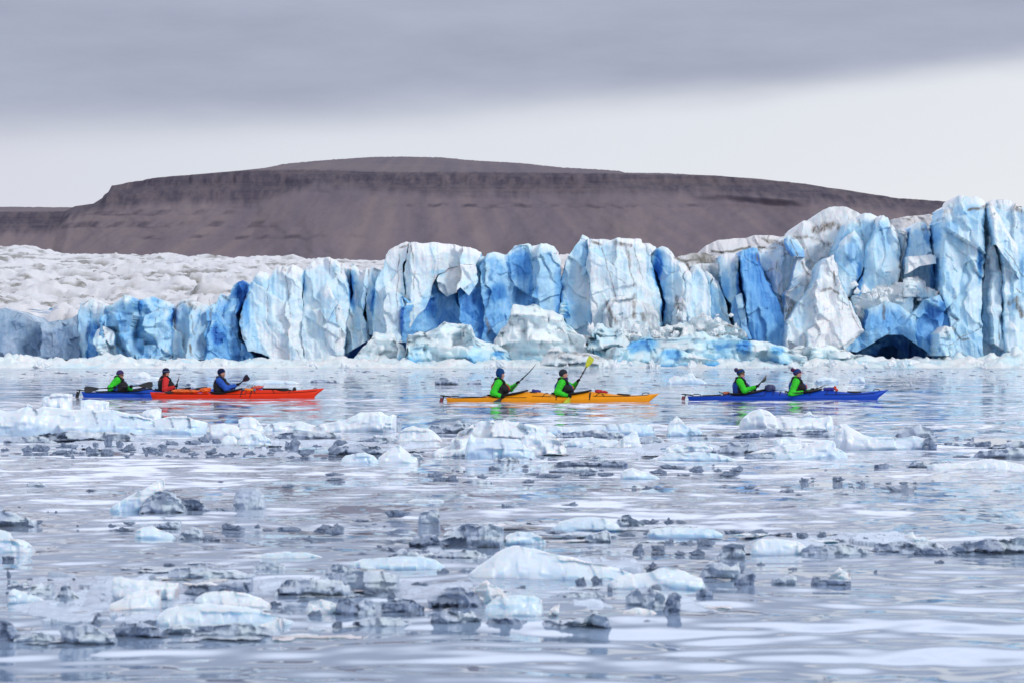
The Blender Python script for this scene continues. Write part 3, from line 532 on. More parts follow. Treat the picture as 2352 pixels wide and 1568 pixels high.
S(7, [(1340, 900), (1338, 640), (1360, 540), (1400, 400), (1410, 335)], [(1410, 335), (1440, 300), (1470, 285), (1530, 290), (1545, 360), (1600, 300), (1655, 290)], [(1665, 950), (1660, 500), (1655, 290)], D=453, blue=.4, rough=.9)
S(7, [(1340, 720), (1355, 580)], [(1355, 580), (1430, 570), (1520, 572), (1580, 580)], [(1570, 640), (1580, 580)], [(1340, 620), (1440, 660), (1570, 640)], D=450.5, blue=.0, rough=1.5, rnd=1, thick=4)
S(7, [(900, 1120), (930, 890)], [(930, 890), (1020, 900), (1110, 820), (1180, 800), (1280, 800), (1340, 790), (1360, 750), (1420, 738), (1470, 780), (1485, 830), (1560, 860), (1600, 840), (1700, 850)], [(1735, 1150), (1700, 850)], D=453, blue=.1, rough=1.75, jit=7, rnd=2, fl=.1, side=.05)
S(7, [(770, 1330), (900, 1250), (1030, 1180), (1060, 1000)], [(1060, 1000), (1150, 960), (1200, 930), (1300, 970), (1400, 1050), (1470, 980), (1520, 920), (1680, 880)], [(1600, 1430), (1720, 1150), (1680, 880)], [(770, 1330), (960, 1350), (1000, 1330), (1100, 1270), (1180, 1210), (1320, 1210), (1400, 1270), (1500, 1330), (1600, 1430)], D=444, blue=.62, rough=1.0, dirt=.03, side=.1)
S(7, [(1560, 1380), (1570, 1200)], [(1570, 1200), (1620, 1140), (1700, 1150), (1730, 1180)], [(1720, 1380), (1730, 1180)], D=442, blue=.28, rough=2, rnd=2, fl=.1)
S(7, [(900, 1440), (960, 1340)], [(960, 1340), (1100, 1270), (1180, 1200), (1320, 1200), (1500, 1320)], [(1610, 1440), (1500, 1320)], [(900, 1440), (1080, 1410), (1150, 1310), (1240, 1290), (1300, 1330), (1400, 1430), (1610, 1440)], D=452, blue=.95, rough=1, rnd=1)
S(7, [(1585, 1440), (1700, 1300), (1732, 1150), (1692, 950), (1660, 850), (1658, 500), (1650, 290), (1680, 180)], [(1680, 180), (1720, 150), (1770, 130), (1780, 85), (1800, 74), (1840, 76), (1940, 85), (2035, 125)], [(1995, 1440), (1980, 1000), (2000, 760), (2010, 560), (1990, 400), (2000, 280), (2035, 125)], D=443, blue=.2, rough=1.2, rnd=3, gapR=1.2)
S(7, [(1690, 1000), (1660, 700), (1700, 420), (1760, 300)], [(1760, 300), (1830, 340), (1860, 220)], [(1800, 900), (1880, 560), (1860, 220)], D=441, blue=.22, rough=.9, rnd=2.5, thick=5)
S(7, [(1985, 1430), (1985, 900), (2012, 750), (2022, 560), (2020, 415)], [(2020, 415), (2035, 405), (2072, 500)], [(2155, 1430), (2125, 860), (2132, 650), (2095, 560), (2072, 500)], D=446, blue=.16, dirt=.06, gapR=2.0)
S(7, [(2005, 700), (1990, 300), (2030, 125)], [(2030, 125), (2080, 105), (2115, 150)], [(2130, 700), (2090, 300), (2115, 150)], D=452, blue=.22, dirt=.3)
S(7, [(2160, 1430), (2150, 1050), (2152, 650), (2105, 420), (2045, 200), (2050, 130)], [(2050, 130), (2090, 107), (2150, 110), (2220, 115), (2250, 150), (2270, 180), (2352, 160), (2430, 165), (2600, 190)], [(2700, 1430), (2600, 190)], D=444, blue=.17, rough=1.1, dirt=.04, gapL=2.5)
S(7, [(2080, 480), (2040, 240), (2050, 150)], [(2050, 150), (2090, 180), (2150, 300), (2260, 460)], [(2290, 760), (2260, 460)], D=441.5, blue=.12, rnd=1.5, thick=5)
S(7, [(2560, 1430), (2580, 300)], [(2580, 300), (2700, 200), (2900, 180), (3200, 240), (3500, 230)], [(3500, 1430), (3500, 230)], D=446, blue=.2, rough=1.4)
# ------------------------------------------------------------------ floating ice
def berg_ice():
    t = NT('calved_berg_ice'); p = t.pos(); b = t.attr('blue'); d = t.attr('dirt')
    n1 = t.noise(.22, 6, .6, p); n2 = t.noise(1.1, 6, .65, p); n3 = t.noise(4, 3, .6, p)
    f = t.math('ADD', b, t.math('ADD', t.math('MULTIPLY', t.math('SUBTRACT', n1, .5), .55), t.math('MULTIPLY', t.math('SUBTRACT', n2, .5), .3)))
    col = t.ramp(f, [(0.0, (.90, .94, .96)), (.3, (.80, .93, .985)), (.5, (.55, .82, .97)), (.65, (.22, .56, .88)), (.85, (.09, .34, .74)), (1.0, (.03, .15, .48))])
    dd = t.math('MULTIPLY', d, t.ramp(t.noise(.9, 6, .7, p), [(.35, 0.0), (.62, 1.0)])); col = t.mix(dd, col, (.30, .26, .23))
    t.set(Base_Color=col, Roughness=.5, Specular_IOR_Level=.35, Subsurface_Weight=.5, Subsurface_Scale=1.0)
    t.bsdf.inputs['Subsurface Radius'].default_value = (.5, .85, 1.0)
    t.bump(t.math('ADD', n2, t.math('MULTIPLY', n3, .4)), .5, .4); return t.mat
def white_ice():
    t = NT('bubbly_white_ice'); o = t.coord(); rnd = t.N.new('ShaderNodeObjectInfo').outputs['Random']
    n1 = t.noise(2.2, 6, .6, o); n2 = t.noise(14, 5, .65, o); bl = t.attr('blue')
    f = t.math('ADD', t.math('ADD', bl, t.math('MULTIPLY', t.math('SUBTRACT', n1, .5), .6)), t.math('MULTIPLY', t.math('SUBTRACT', rnd, .5), .12))
    col = t.ramp(f, [(0.0, (.80, .86, .93)), (.3, (.72, .82, .92)), (.6, (.58, .74, .88)), (1.0, (.36, .56, .76))])
    t.set(Base_Color=col, Roughness=.32, Specular_IOR_Level=.4, Subsurface_Weight=.85, Subsurface_Scale=.07, Coat_Weight=.25, Coat_Roughness=.15)
    t.bsdf.inputs['Subsurface Radius'].default_value = (.4, .8, 1.0)
    t.bump(t.math('ADD', n1, t.math('MULTIPLY', n2, .3)), .3, .04); return t.mat
def clear_ice(name, tint, trans, deep):
    t = NT(name); o = t.coord(); n1 = t.noise(3.5, 5, .6, o); n2 = t.noise(18, 4, .6, o)
    col = t.ramp(n1, [(.3, deep), (.5, tint), (.72, tuple(min(1, c * 1.35) for c in tint))])
    t.set(Base_Color=col, Roughness=.10, IOR=1.31, Transmission_Weight=trans, Specular_IOR_Level=.5)
    t.bump(t.math('ADD', n1, t.math('MULTIPLY', n2, .6)), .8, .03); return t.mat
def slush_ice():
    t = NT('wet_brash_ice'); p = t.pos(); n1 = t.noise(6, 5, .6, p); n2 = t.noise(28, 4, .6, p); b = t.attr('blue')
    col = t.ramp(t.math('ADD', b, t.math('MULTIPLY', t.math('SUBTRACT', n1, .5), .5)), [(.1, (.10, .15, .25)), (.38, (.22, .31, .45)), (.65, (.38, .50, .66)), (1.0, (.58, .70, .83))])
    t.set(Base_Color=col, Roughness=.25, Specular_IOR_Level=.35, Transmission_Weight=.15, IOR=1.31); t.bump(t.math('ADD', n1, t.math('MULTIPLY', n2, .5)), .6, .02); return t.mat
M_SLUSH = slush_ice()
M_BERG, M_WHITE = berg_ice(), white_ice()
M_GREY = clear_ice('milky_grey_ice', (.60, .70, .86), .25, (.44, .55, .74))
M_DARK = clear_ice('clear_dark_ice', (.40, .50, .68), .45, (.22, .30, .45))

_bn = [100]
def berg(pts, base_y, D=None, depth=.6, mat=None, rough=1.0, blue=.2, dirt=0., name='iceberg', res=1.0, steep=1.7, fs=None, parent=None, flat=False, ends=.45, tilt=0.0, zb=None):
    """a floating piece: the ridge follows the measured outline, the footprint is an oval, the flanks are faceted"""
    _bn[0] += 1; sd = _bn[0]
    pts = np.array(pts, float)
    D = D or dist(base_y); w = np.ptp(pts[:, 0]) * D / F
    dep = depth * w; dr = D + dep * .45
    k = dr / F; x = (pts[:, 0] - CX) * k; z = np.maximum(H + (HOR - pts[:, 1]) * k, .004)
    hz = z.max(); wpx = np.ptp(pts[:, 0])
    nx = int(np.clip(wpx / 2.0 * res, 14, 240)); hpx = hz / k
    nt = int(np.clip(hpx / 1.6 * res + 10, 12, 110))
    s = np.linspace(0, 1, nx); xs = x[0] + (x[-1] - x[0]) * (s - .045 * np.sin(2 * np.pi * s) * 1.6)
    zs = np.interp(xs, x, z)
    size = max(min(hz * 1.6, w * .5), .02); fs = fs or size; fs = min(fs, 5.0)
    if D > 300: steep = min(steep, 1.7); rough *= .75
    zs = np.maximum(zs + .05 * size * rough * fbm(np.stack([xs / size * 3, xs * 0 + sd, xs * 0], 1), 4, sd) * np.minimum(1, zs / (.4 * hz)), .02 * hz)
    half = dep * .5 * np.maximum(1 - np.abs(2 * s - 1) ** 2.6, .02) ** ends
    th = np.linspace(-1, 1, nt); th = np.sign(th) * np.abs(th) ** .8
    low = -.30 * hz if zb is None else H + (HOR - zb) * dr / F
    hfun = (1 - np.abs(th) ** steep) ** .75
    X = np.repeat(xs[:, None], nt, 1); Z = low + (zs - low)[:, None] * hfun[None]
    Y = D + dep * .5 + half[:, None] * (th * (1.04 - .16 * np.abs(th)))[None] + tilt * (Z - low)
    q = np.stack([X, Y, Z], -1) / fs + sd * 3.17
    env = np.clip(hfun * 2.2, 0, 1)[None] * np.minimum(1, np.minimum(s, 1 - s) * 14)[:, None]
    a = (.22 if D > 300 else .17) * rough * fs
    f1 = facets(q[..., 0] * 1.6 + q[..., 1] * .6, q[..., 2] * 2.2 + q[..., 1], sd, 1.6, .2); f2 = facets(q[..., 0] * 4.5, q[..., 2] * 6 + q[..., 1] * 2, sd + 9, 1.6, .25)
    n = fbm(q * 2.3, 4, sd)
    Y = Y + env * a * (1.9 * f1 + .55 * f2 + .5 * n); Z = Z + env * a * (.30 * n - .5 * np.maximum(f1, 0)) * .6
    X = X + env * a * .5 * fbm(q * 1.7 + 31, 3, sd)
    V = np.stack([X, Y, Z], -1).reshape(-1, 3); c = np.array([x.mean(), D + dep * .5, 0])
    b = blue + .25 * fbm(V / fs * .7 + 5, 3, sd) + .35 * (1 - ss(0, .5, (V[:, 2]) / hz)) * (blue > .12)
    d = np.clip(dirt * (1 + 2 * fbm(V / fs * 1.2 + 9, 4, sd)), 0, 1)
    if D > 300:
        bb, d2 = ice_marks(V); b = b + bb; d = np.maximum(d, d2)
    me = raw_mesh(name, V - c, grid_faces(nx, nt), smooth=not flat, attrs={'blue': np.clip(b, 0, 1), 'dirt': d})
    o = link(name, me, mat or M_WHITE, parent); o.location = c
    return o
def cpts(c, pts): return conv(c, pts)
def big(c, pts, base, label, **kw):
    kw['blue'] = kw['blue'] + .08
    pp = conv(c, pts); o = berg(pp, conv(c, [(0, base)])[0, 1], mat=M_BERG, **kw)
    return tag(o, label, 'iceberg', 'calved ice piled at the foot of the glacier')
# calved bergs heaped at the foot of the front
big(5, [(925, 1125), (970, 1065), (1020, 1012), (1060, 965), (1090, 932), (1120, 890), (1150, 874), (1185, 882), (1220, 880), (1260, 885), (1290, 905), (1320, 950), (1360, 985), (1380, 1060), (1400, 1120)], 1130, 'tilted pale ridge of calved ice rising left of the blue hollow mound', D=432, depth=.5, blue=.14, rough=1.2, dirt=.08, steep=2.2)
big(5, [(1310, 1140), (1330, 1085), (1400, 1020), (1350, 945), (1365, 915), (1400, 898), (1440, 910), (1500, 870), (1560, 885), (1600, 850), (1640, 828), (1690, 803), (1740, 818), (1830, 805), (1900, 808), (1935, 818), (1950, 870), (1990, 910), (2080, 960), (2140, 990), (2200, 1040), (2260, 1120)], 1145, 'rounded blue white mound with a deep blue hollow at the waterline', D=428, depth=.42, blue=.2, rough=1.5, steep=2.4)
big(6, [(30, 1000), (48, 930), (100, 830), (135, 780), (160, 740), (190, 670), (215, 624), (260, 630), (300, 642), (345, 628), (380, 630), (420, 655), (450, 668), (530, 690), (570, 705), (600, 760), (680, 832), (760, 872), (850, 910), (930, 1000), (960, 1090)], 1100, 'tall white pyramid of calved ice behind the orange kayak', D=431, depth=.45, blue=.12, rough=1.25, dirt=.05, steep=2.2)
big(6, [(556, 730), (560, 650), (572, 615), (600, 602), (625, 604), (645, 650), (654, 690), (655, 730)], 735, 'single pale blue ice block perched above the white pyramid', zb=conv(6, [(0, 735)])[0, 1], D=440, depth=.7, blue=.3, rough=.8)
big(6, [(405, 1115), (440, 1050), (480, 985), (520, 960), (560, 965), (600, 990), (650, 1005), (700, 995), (780, 1010), (860, 1020), (910, 1050), (945, 1080), (960, 1115)], 1118, 'low dirty white mound with brown stains below the white pyramid', D=421, depth=.4, blue=.03, dirt=.3, rough=1.3)
big(6, [(760, 960), (800, 850), (840, 790), (890, 775), (920, 820), (960, 830), (1000, 815), (1040, 840), (1080, 820), (1120, 850), (1160, 845), (1200, 850), (1260, 870), (1330, 880), (1400, 900), (1420, 980)], 1000, 'jumbled heap of blue white rubble between the two large mounds', D=436, depth=.4, blue=.22, rough=2.4)
big(6, [(1340, 880), (1370, 822), (1420, 800), (1450, 788), (1500, 760), (1560, 730), (1600, 705), (1640, 688), (1665, 686), (1690, 705), (1740, 730), (1790, 735), (1820, 742), (1870, 780), (1900, 790), (1960, 812), (2000, 850), (2030, 900), (2060, 960)], 960, 'peaked white mound of broken ice below the narrow ice pillars', D=437, depth=.45, blue=.16, rough=1.9, dirt=.04)
big(6, [(900, 1085), (930, 990), (960, 960), (1020, 948), (1090, 952), (1115, 920), (1130, 900), (1180, 885), (1250, 878), (1330, 888), (1400, 880), (1500, 868), (1600, 850), (1640, 838), (1680, 828), (1720, 845), (1760, 872), (1820, 866), (1880, 860), (1940, 880), (2000, 900), (2100, 915), (2200, 932), (2300, 950), (2400, 985), (2480, 1040), (2520, 1085)], 1090, 'long bright blue ice berg lying across the foot of the glacier', D=425, depth=.22, blue=.27, rough=1.2, steep=2.6)
big(6, [(1320, 1085), (1345, 1000), (1380, 965), (1450, 958), (1530, 985), (1600, 1010), (1700, 1030), (1800, 1060), (1830, 1090)], 1092, 'smooth low blue bulge in front of the long bright berg', D=420, depth=.35, blue=.3, rough=.8)
big(7, [(390, 1440), (430, 1350), (470, 1310), (520, 1292), (560, 1310), (610, 1285), (650, 1300), (700, 1280), (740, 1295), (790, 1310), (830, 1332), (880, 1335), (940, 1362), (1000, 1380), (1060, 1398), (1110, 1412), (1180, 1440)], 1445, 'pale ramp of ice sloping down beside the dark ice cave', D=428, depth=.4, blue=.22, rough=1.5)
big(7, [(1360, 900), (1345, 800), (1360, 755), (1400, 740), (1430, 742), (1465, 780), (1480, 830), (1470, 900)], 890, 'round pale ice boulder lodged on the rubble ledge above the cave', zb=conv(7, [(0, 900)])[0, 1], D=442, depth=.7, blue=.16, rough=.8)

def build_brash():
    """the belt of small brash ice pressed against the glacier: far too many bits to count"""
    nx, ny = 1300, 46; xs = np.linspace(-300, 2700, nx); d = np.linspace(411, 436, ny)
    X = (xs[:, None] - CX) * d[None] / F; Y = np.repeat(d[None], nx, 0); t = np.linspace(0, 1, ny)[None]
    prof = np.interp(xs, [-300, 0, 60, 130, 250, 330, 420, 520, 590, 700, 860, 1000, 1150, 1300, 1420, 1500, 1640, 1700, 1820, 1960, 2050, 2200, 2352, 2700], [.9, 1.1, 1.2, .8, 1.0, .85, .7, .65, .7, .7, .9, .8, .7, .65, .9, 1.1, 1.2, 1.0, .9, .8, .75, 1.0, 1.35, 1.2])[:, None]
    q = np.stack([X, Y, X * 0], -1)
    front = 3.5 * fbm(q * [.06, 0, 1], 4, 70)[:, :1] + 2.2
    rise = ss(0, 9, Y - 411 - front)
    lum = .9 * np.abs(fbm(q * [.17, .2, 1], 3, 71)) * 2 + .35 * np.abs(perlin(q * [.6, .4, 1], 72)) * 2 + .12 * fbm(q * [2.2, 1.4, 1], 3, 73)
    rid = facets(X / 1.9, Y / 2.5, 74.0, 1., .3); rid2 = facets(X / .8, Y / 1.2, 75.0, 1., .3)
    Z = -.25 + rise * (.28 + prof * (.9 * lum + .45 * t) - .30 * rid - .10 * rid2)
    b = .22 + .28 * fbm(q * .2 + 3, 3, 76) + .35 * ss(.1, .5, rid)
    me = raw_mesh('brash_ice', np.stack([X, Y, Z], -1), grid_faces(nx, ny)[:, ::-1], attrs={'blue': np.clip(b, 0, 1), 'dirt': np.clip(.25 * fbm(q * .3 + 11, 3, 77), 0, 1)})
    tag(link('brash_ice', me, M_BERG), 'white belt of brash ice crowded along the waterline of the glacier', kind='stuff')
build_brash()
# ---- ice drifting nearer the camera: crops of the photograph measured in the same 2352-wide frame
CROPS.update({'a': (0, 890.04, .34179), 'b': (746.5, 890.04, .34179), 'c': (1550.4, 890.04, .34082), 'd': (0, 1177.1, .34179), 'e': (746.5, 1177.1, .34179), 'f': (1493.0, 1177.1, .36523),
              'k1': (160.8, 826.9, .25634), 'k2': (987.7, 798.2, .23437), 'k3': (1538.9, 821.1, .22461)})
KM = {'w': M_WHITE, 'g': M_GREY, 'k': M_DARK}
G_PACK = 'larger ice pieces drifting in front of the kayaks'
def fl(c, pts, base, kind, label, depth=.5, name='ice_floe', cat='ice floe', blue=None, group=G_PACK, **kw):
    pp = conv(c, pts); by = conv(c, [(0, base)])[0, 1]
    bl = {'w': .1, 'g': .1, 'k': 0}[kind] if blue is None else blue
    kw.setdefault('rough', {'w': .9, 'g': 1.2, 'k': 1.5}[kind])
    if kind == 'w': kw['rough'] *= .6
    o = berg(pp, by, mat=KM[kind], depth=depth, blue=bl, name=name, **kw)
    return tag(o, label, cat, group)
# the band just in front of the kayaks, left
fl('a', [(-300, 290), (-260, 190), (-100, 150), (0, 142), (60, 150), (110, 148), (160, 128), (195, 106), (225, 128), (260, 140), (300, 118), (380, 130), (470, 150), (560, 140), (650, 150), (760, 150), (850, 165), (940, 178), (1030, 215), (1100, 196), (1180, 188), (1260, 187), (1340, 220), (1425, 240), (1410, 290), (1395, 312)], 312, 'w', 'long bluish white ice shelf below the stern of the left kayaks', depth=.28, blue=.2, rough=.8, fs=.5, name='ice_floe')
def blk(c, pts, base, dbase, label, **kw):
    pp = conv(c, pts); D = dist(conv(c, [(0, dbase)])[0, 1]); o = berg(pp, 0, D=D, mat=M_WHITE, name='ice_block', **kw)
    z0 = H + (HOR - conv(c, [(0, base)])[0, 1]) * D / F
    return tag(o, label, 'ice block', 'white blocks lying on the long ice shelf')
blk('a', [(285, 260), (288, 78), (312, 55), (335, 58), (350, 38), (400, 34), (440, 36), (490, 40), (492, 160), (486, 260)], 160, 285, 'tallest white ice block standing upright on the long shelf', depth=.5, blue=.08, rough=.7, steep=5, ends=.2)
blk('a', [(543, 230), (546, 84), (600, 80), (680, 84), (768, 98), (760, 150), (735, 230)], 160, 283, 'flat topped white ice block with a slanting right side', depth=.45, blue=.06, rough=.55, steep=5, ends=.2)
blk('a', [(940, 260), (945, 200), (965, 160), (1000, 142), (1080, 138), (1150, 150), (1152, 172), (1120, 205), (1085, 260)], 220, 282, 'rounded white ice block lying near the right end of the shelf', depth=.5, blue=.06, rough=.6, ends=.3)
blk('a', [(610, 290), (625, 190), (680, 168), (730, 190), (765, 245), (740, 290)], 290, 303, 'smooth white ice slab leaning on the middle of the shelf', depth=.6, blue=.07, rough=.6)
fl('a', [(15, 372), (20, 345), (60, 330), (120, 332), (180, 335), (230, 318), (330, 295), (420, 300), (460, 290), (520, 282), (600, 300), (680, 298), (760, 292), (840, 305), (900, 300), (960, 325), (990, 345)], 352, 'g', 'long low grey glassy ice piece in front of the white shelf', depth=.22, rough=1.7, fs=.3)
fl('a', [(20, 368), (60, 335), (150, 325), (250, 318), (330, 335), (380, 365)], 368, 'g', 'smooth pale grey ice hump near the left edge before the shelf', depth=.4)
fl('a', [(1385, 320), (1390, 270), (1430, 245), (1500, 240), (1580, 250), (1620, 280), (1680, 275), (1740, 290), (1770, 320)], 345, 'w', 'bluish white ice lump at the right end of the long shelf', depth=.5)
fl('a', [(1598, 290), (1605, 210), (1640, 198), (1690, 195), (1730, 215), (1760, 250), (1780, 290)], 300, 'w', 'white rounded ice boulder right of the long shelf', depth=.6, rough=.6, blue=.04)
fl('a', [(1488, 386), (1490, 340), (1520, 318), (1570, 320), (1598, 350), (1602, 386)], 388, 'w', 'small pinkish white ice knob left of a crumbly grey dome', depth=.7, rough=.6)
fl('a', [(1585, 386), (1610, 345), (1660, 312), (1720, 302), (1780, 312), (1815, 340), (1830, 386)], 388, 'w', 'crumbly pale grey ice dome right of the small white knob', depth=.6, blue=.25, rough=1.3)
fl('a', [(1760, 290), (1800, 245), (1880, 228), (1960, 232), (2030, 222), (2080, 240), (2150, 262), (2200, 290)], 296, 'w', 'flat white ice slab between the boulder and the tilted slab', depth=.4)
fl('a', [(1830, 330), (1900, 300), (1990, 285), (2080, 295), (2170, 290), (2260, 300), (2300, 330)], 335, 'g', 'wide grey blue ice pan left of the white tilted slab', depth=.4)
fl('b', [(-160, 295), (-120, 270), (0, 238), (70, 225), (140, 212), (180, 190), (235, 166), (300, 168), (385, 154), (430, 185), (460, 178), (505, 200), (512, 240), (480, 285)], 296, 'w', 'long tilted white ice slab with a clear grey upper edge', depth=.4, rough=1.1)
fl('b', [(455, 230), (460, 190), (490, 182), (512, 205), (515, 262)], 276, 'g', 'thin clear ice edge at the right end of the tilted slab', depth=.8)
fl('b', [(480, 358), (500, 300), (545, 268), (590, 253), (640, 272), (690, 268), (720, 285), (760, 320), (790, 358)], 362, 'w', 'white ice mound left of the big crumbly dome', depth=.6, blue=.04)
fl('b', [(700, 300), (720, 255), (800, 245), (880, 255), (900, 216), (930, 222), (960, 235), (1000, 262), (1005, 300)], 305, 'g', 'spiky clear grey ice behind the left shoulder of the big dome', depth=.4, rough=1.9)
fl('b', [(715, 440), (760, 410), (840, 380), (860, 340), (890, 320), (900, 290), (950, 262), (1000, 236), (1060, 222), (1110, 215), (1155, 202), (1200, 215), (1260, 226), (1330, 228), (1400, 240), (1450, 262), (1490, 275), (1530, 310), (1560, 335), (1600, 375), (1625, 430)], 445, 'w', 'big crumbly white ice dome in the middle below the orange kayak', depth=.4, blue=.12, rough=1.7, fs=.35)
fl('b', [(940, 462), (955, 380), (985, 308), (1020, 335), (1100, 330), (1200, 335), (1290, 340), (1340, 380), (1400, 430), (1420, 468)], 470, 'w', 'smooth blue tinted ice face at the front of the big dome', depth=.25, blue=.28, rough=.8)
fl('b', [(1130, 495), (1150, 465), (1180, 480), (1230, 462), (1280, 470), (1310, 492)], 496, 'g', 'small splintered ice cluster at the foot of the big dome', depth=.6, rough=2)
fl('b', [(105, 512), (110, 480), (140, 455), (200, 440), (270, 430), (330, 455), (360, 490), (362, 512)], 515, 'w', 'rounded blue grey ice boulder left of a white peaked one', depth=.6, blue=.28, rough=.7)
fl('b', [(345, 508), (360, 465), (420, 420), (460, 392), (500, 384), (535, 410), (570, 440), (620, 470), (625, 506)], 509, 'w', 'white peaked ice lump beside the rounded blue grey boulder', depth=.6, blue=.1, rough=.6)
fl('b', [(560, 470), (600, 435), (640, 440), (668, 470)], 480, 'g', 'clear ice chunk behind the right side of the white peaked lump', depth=.8)
fl('b', [(20, 440), (60, 395), (140, 375), (230, 370), (300, 385), (360, 380), (400, 415), (420, 440)], 440, 'g', 'grey glassy ice heap behind the peaked white lump', depth=.4, rough=1.7)
fl('b', [(200, 365), (240, 335), (330, 320), (420, 335), (480, 340), (490, 365)], 365, 'g', 'flat grey ice piece left of the white mound', depth=.4)
fl('b', [(1450, 300), (1490, 270), (1560, 258), (1650, 262), (1750, 250), (1850, 248), (1950, 240), (2050, 235), (2150, 240), (2200, 262), (2220, 300)], 318, 'w', 'long thin pale ice strip right of the big dome', depth=.25, blue=.2)
fl('b', [(1530, 325), (1580, 300), (1700, 290), (1830, 278), (1900, 295), (2000, 300), (2040, 330)], 335, 'g', 'dark edged grey ice strip in front of the pale strip', depth=.25, rough=1.6)
fl('b', [(1560, 400), (1600, 360), (1700, 335), (1800, 328), (1880, 345), (1930, 365), (1950, 395)], 402, 'w', 'bluish ice pan between the big dome and the white fin', depth=.4, blue=.25)
fl('b', [(1720, 412), (1770, 375), (1840, 355), (1930, 345), (1960, 350), (2000, 380)], 412, 'w', 'white ice wedge leaning on the pointed white fin', depth=.5, blue=.08)
fl('b', [(1940, 412), (1970, 360), (2010, 325), (2050, 305), (2078, 283), (2100, 300), (2112, 350), (2125, 385), (2140, 410)], 415, 'w', 'pointed white ice fin right of the big dome', depth=.35, blue=.05, rough=.8)
fl('b', [(2090, 370), (2120, 330), (2190, 318), (2250, 330), (2290, 368)], 372, 'g', 'grey blue ice dome right of the pointed white fin', depth=.5)
fl('c', [(-60, 316), (-50, 240), (-20, 205), (5, 183), (25, 205), (60, 240), (85, 258), (130, 262), (170, 280), (185, 318)], 320, 'w', 'ragged white ice hump with a spire left of the flat white floe', depth=.4, blue=.2, rough=1.5)
fl('c', [(-90, 440), (-60, 400), (0, 372), (30, 385), (70, 400), (80, 370), (140, 362), (200, 368), (250, 400), (262, 440)], 442, 'w', 'pair of white ice lumps on a blue grey pan', depth=.4, blue=.04, rough=1.2)
fl('c', [(-180, 490), (-60, 440), (60, 435), (160, 430), (260, 438), (340, 455), (420, 485)], 492, 'w', 'low blue grey ice pan carrying two white lumps', depth=.3, blue=.34)
fl('c', [(240, 440), (260, 405), (330, 385), (375, 360), (430, 375), (450, 395), (480, 368), (530, 372), (545, 420)], 440, 'g', 'clear grey ice heap right of the paired white lumps', depth=.5, rough=1.6)
fl('c', [(430, 272), (435, 235), (455, 205), (490, 165), (530, 145), (570, 138), (620, 148), (650, 165), (685, 195), (760, 193), (830, 200), (870, 172), (905, 160), (935, 190), (1000, 202), (1035, 182), (1062, 212), (1072, 272)], 275, 'w', 'humped white ice floe with a tall left end below the blue kayak', depth=.35, blue=.05, rough=.9)
fl('c', [(835, 318), (870, 292), (940, 284), (1010, 280), (1050, 295), (1052, 316)], 320, 'k', 'dark clear ice slab below the humped white floe', depth=.5)
fl('c', [(985, 335), (1000, 300), (1030, 288), (1070, 298), (1080, 330)], 338, 'g', 'small pale ice lump beside the dark slab', depth=.6)
fl('c', [(395, 328), (430, 305), (500, 298), (560, 300), (570, 326)], 330, 'k', 'dark ice strip left of the dark slab', depth=.5)
fl('c', [(575, 316), (600, 285), (660, 270), (740, 285), (800, 300), (810, 318)], 324, 'g', 'grey ice pan under the left end of the humped floe', depth=.4)
fl('c', [(1066, 404), (1068, 350), (1085, 300), (1110, 238), (1150, 242), (1170, 262), (1210, 290), (1260, 312), (1320, 328), (1400, 328), (1470, 332), (1540, 328), (1600, 325), (1660, 330), (1700, 350), (1730, 402)], 406, 'w', 'long white ice floe with a tall fin at its left end', depth=.3, blue=.08, rough=.7)
fl('c', [(1660, 404), (1675, 345), (1700, 328), (1740, 350), (1760, 385), (1760, 404)], 408, 'k', 'dark clear lump at the right end of the finned floe', depth=.7)
fl('c', [(1450, 335), (1490, 300), (1540, 265), (1600, 242), (1650, 246), (1700, 270), (1735, 305), (1752, 335)], 342, 'g', 'round crumbly grey ice dome behind the finned floe', depth=.5, rough=1.3)
fl('c', [(665, 380), (670, 345), (720, 328), (800, 332), (845, 345), (850, 375)], 420, 'w', 'small white slab on top of the layered ice pile', depth=.5, blue=.05)
fl('c', [(480, 440), (560, 420), (640, 400), (720, 385), (830, 378), (920, 370), (960, 400), (900, 440)], 446, 'w', 'upper white slab of the layered ice pile', depth=.4, blue=.1)
fl('c', [(660, 470), (680, 445), (760, 425), (860, 395), (950, 362), (1030, 348), (1070, 360), (1078, 400), (1120, 420), (1160, 440), (1168, 478)], 482, 'w', 'large white lower slab of the layered ice pile left of the fin', depth=.4, blue=.2, rough=1.0)
fl('c', [(465, 472), (490, 440), (540, 432), (600, 440), (650, 445), (685, 470)], 474, 'g', 'pinkish grey ice lump at the left foot of the layered pile', depth=.5)
fl('c', [(2015, 455), (2040, 425), (2120, 412), (2220, 405), (2330, 400), (2420, 410), (2450, 455)], 460, 'g', 'pale grey ice pan at the right edge of the water', depth=.3, blue=.1)
fl('c', [(2080, 402), (2140, 385), (2220, 368), (2300, 350), (2400, 352), (2450, 400)], 404, 'g', 'grey ice hump behind the right edge pan', depth=.35, rough=1.5)
fl('c', [(1700, 520), (1740, 510), (1850, 506), (1960, 508), (2050, 485), (2130, 475), (2190, 485), (2260, 500), (2350, 520), (2420, 540), (2410, 565)], 562, 'w', 'broad flat white floe with a thin overhanging left tip', depth=.3, blue=.06, rough=.6)
fl('c', [(1715, 505), (1760, 490), (1820, 488), (1865, 500)], 512, 'g', 'thin grey ice wafer behind the broad flat floe', depth=.5)
fl('c', [(1335, 548), (1340, 510), (1400, 508), (1460, 500), (1520, 510), (1550, 520), (1540, 530), (1440, 535), (1436, 548)], 550, 'k', 'dark rimmed ice block with a pale top left of the flat floe', depth=.5)
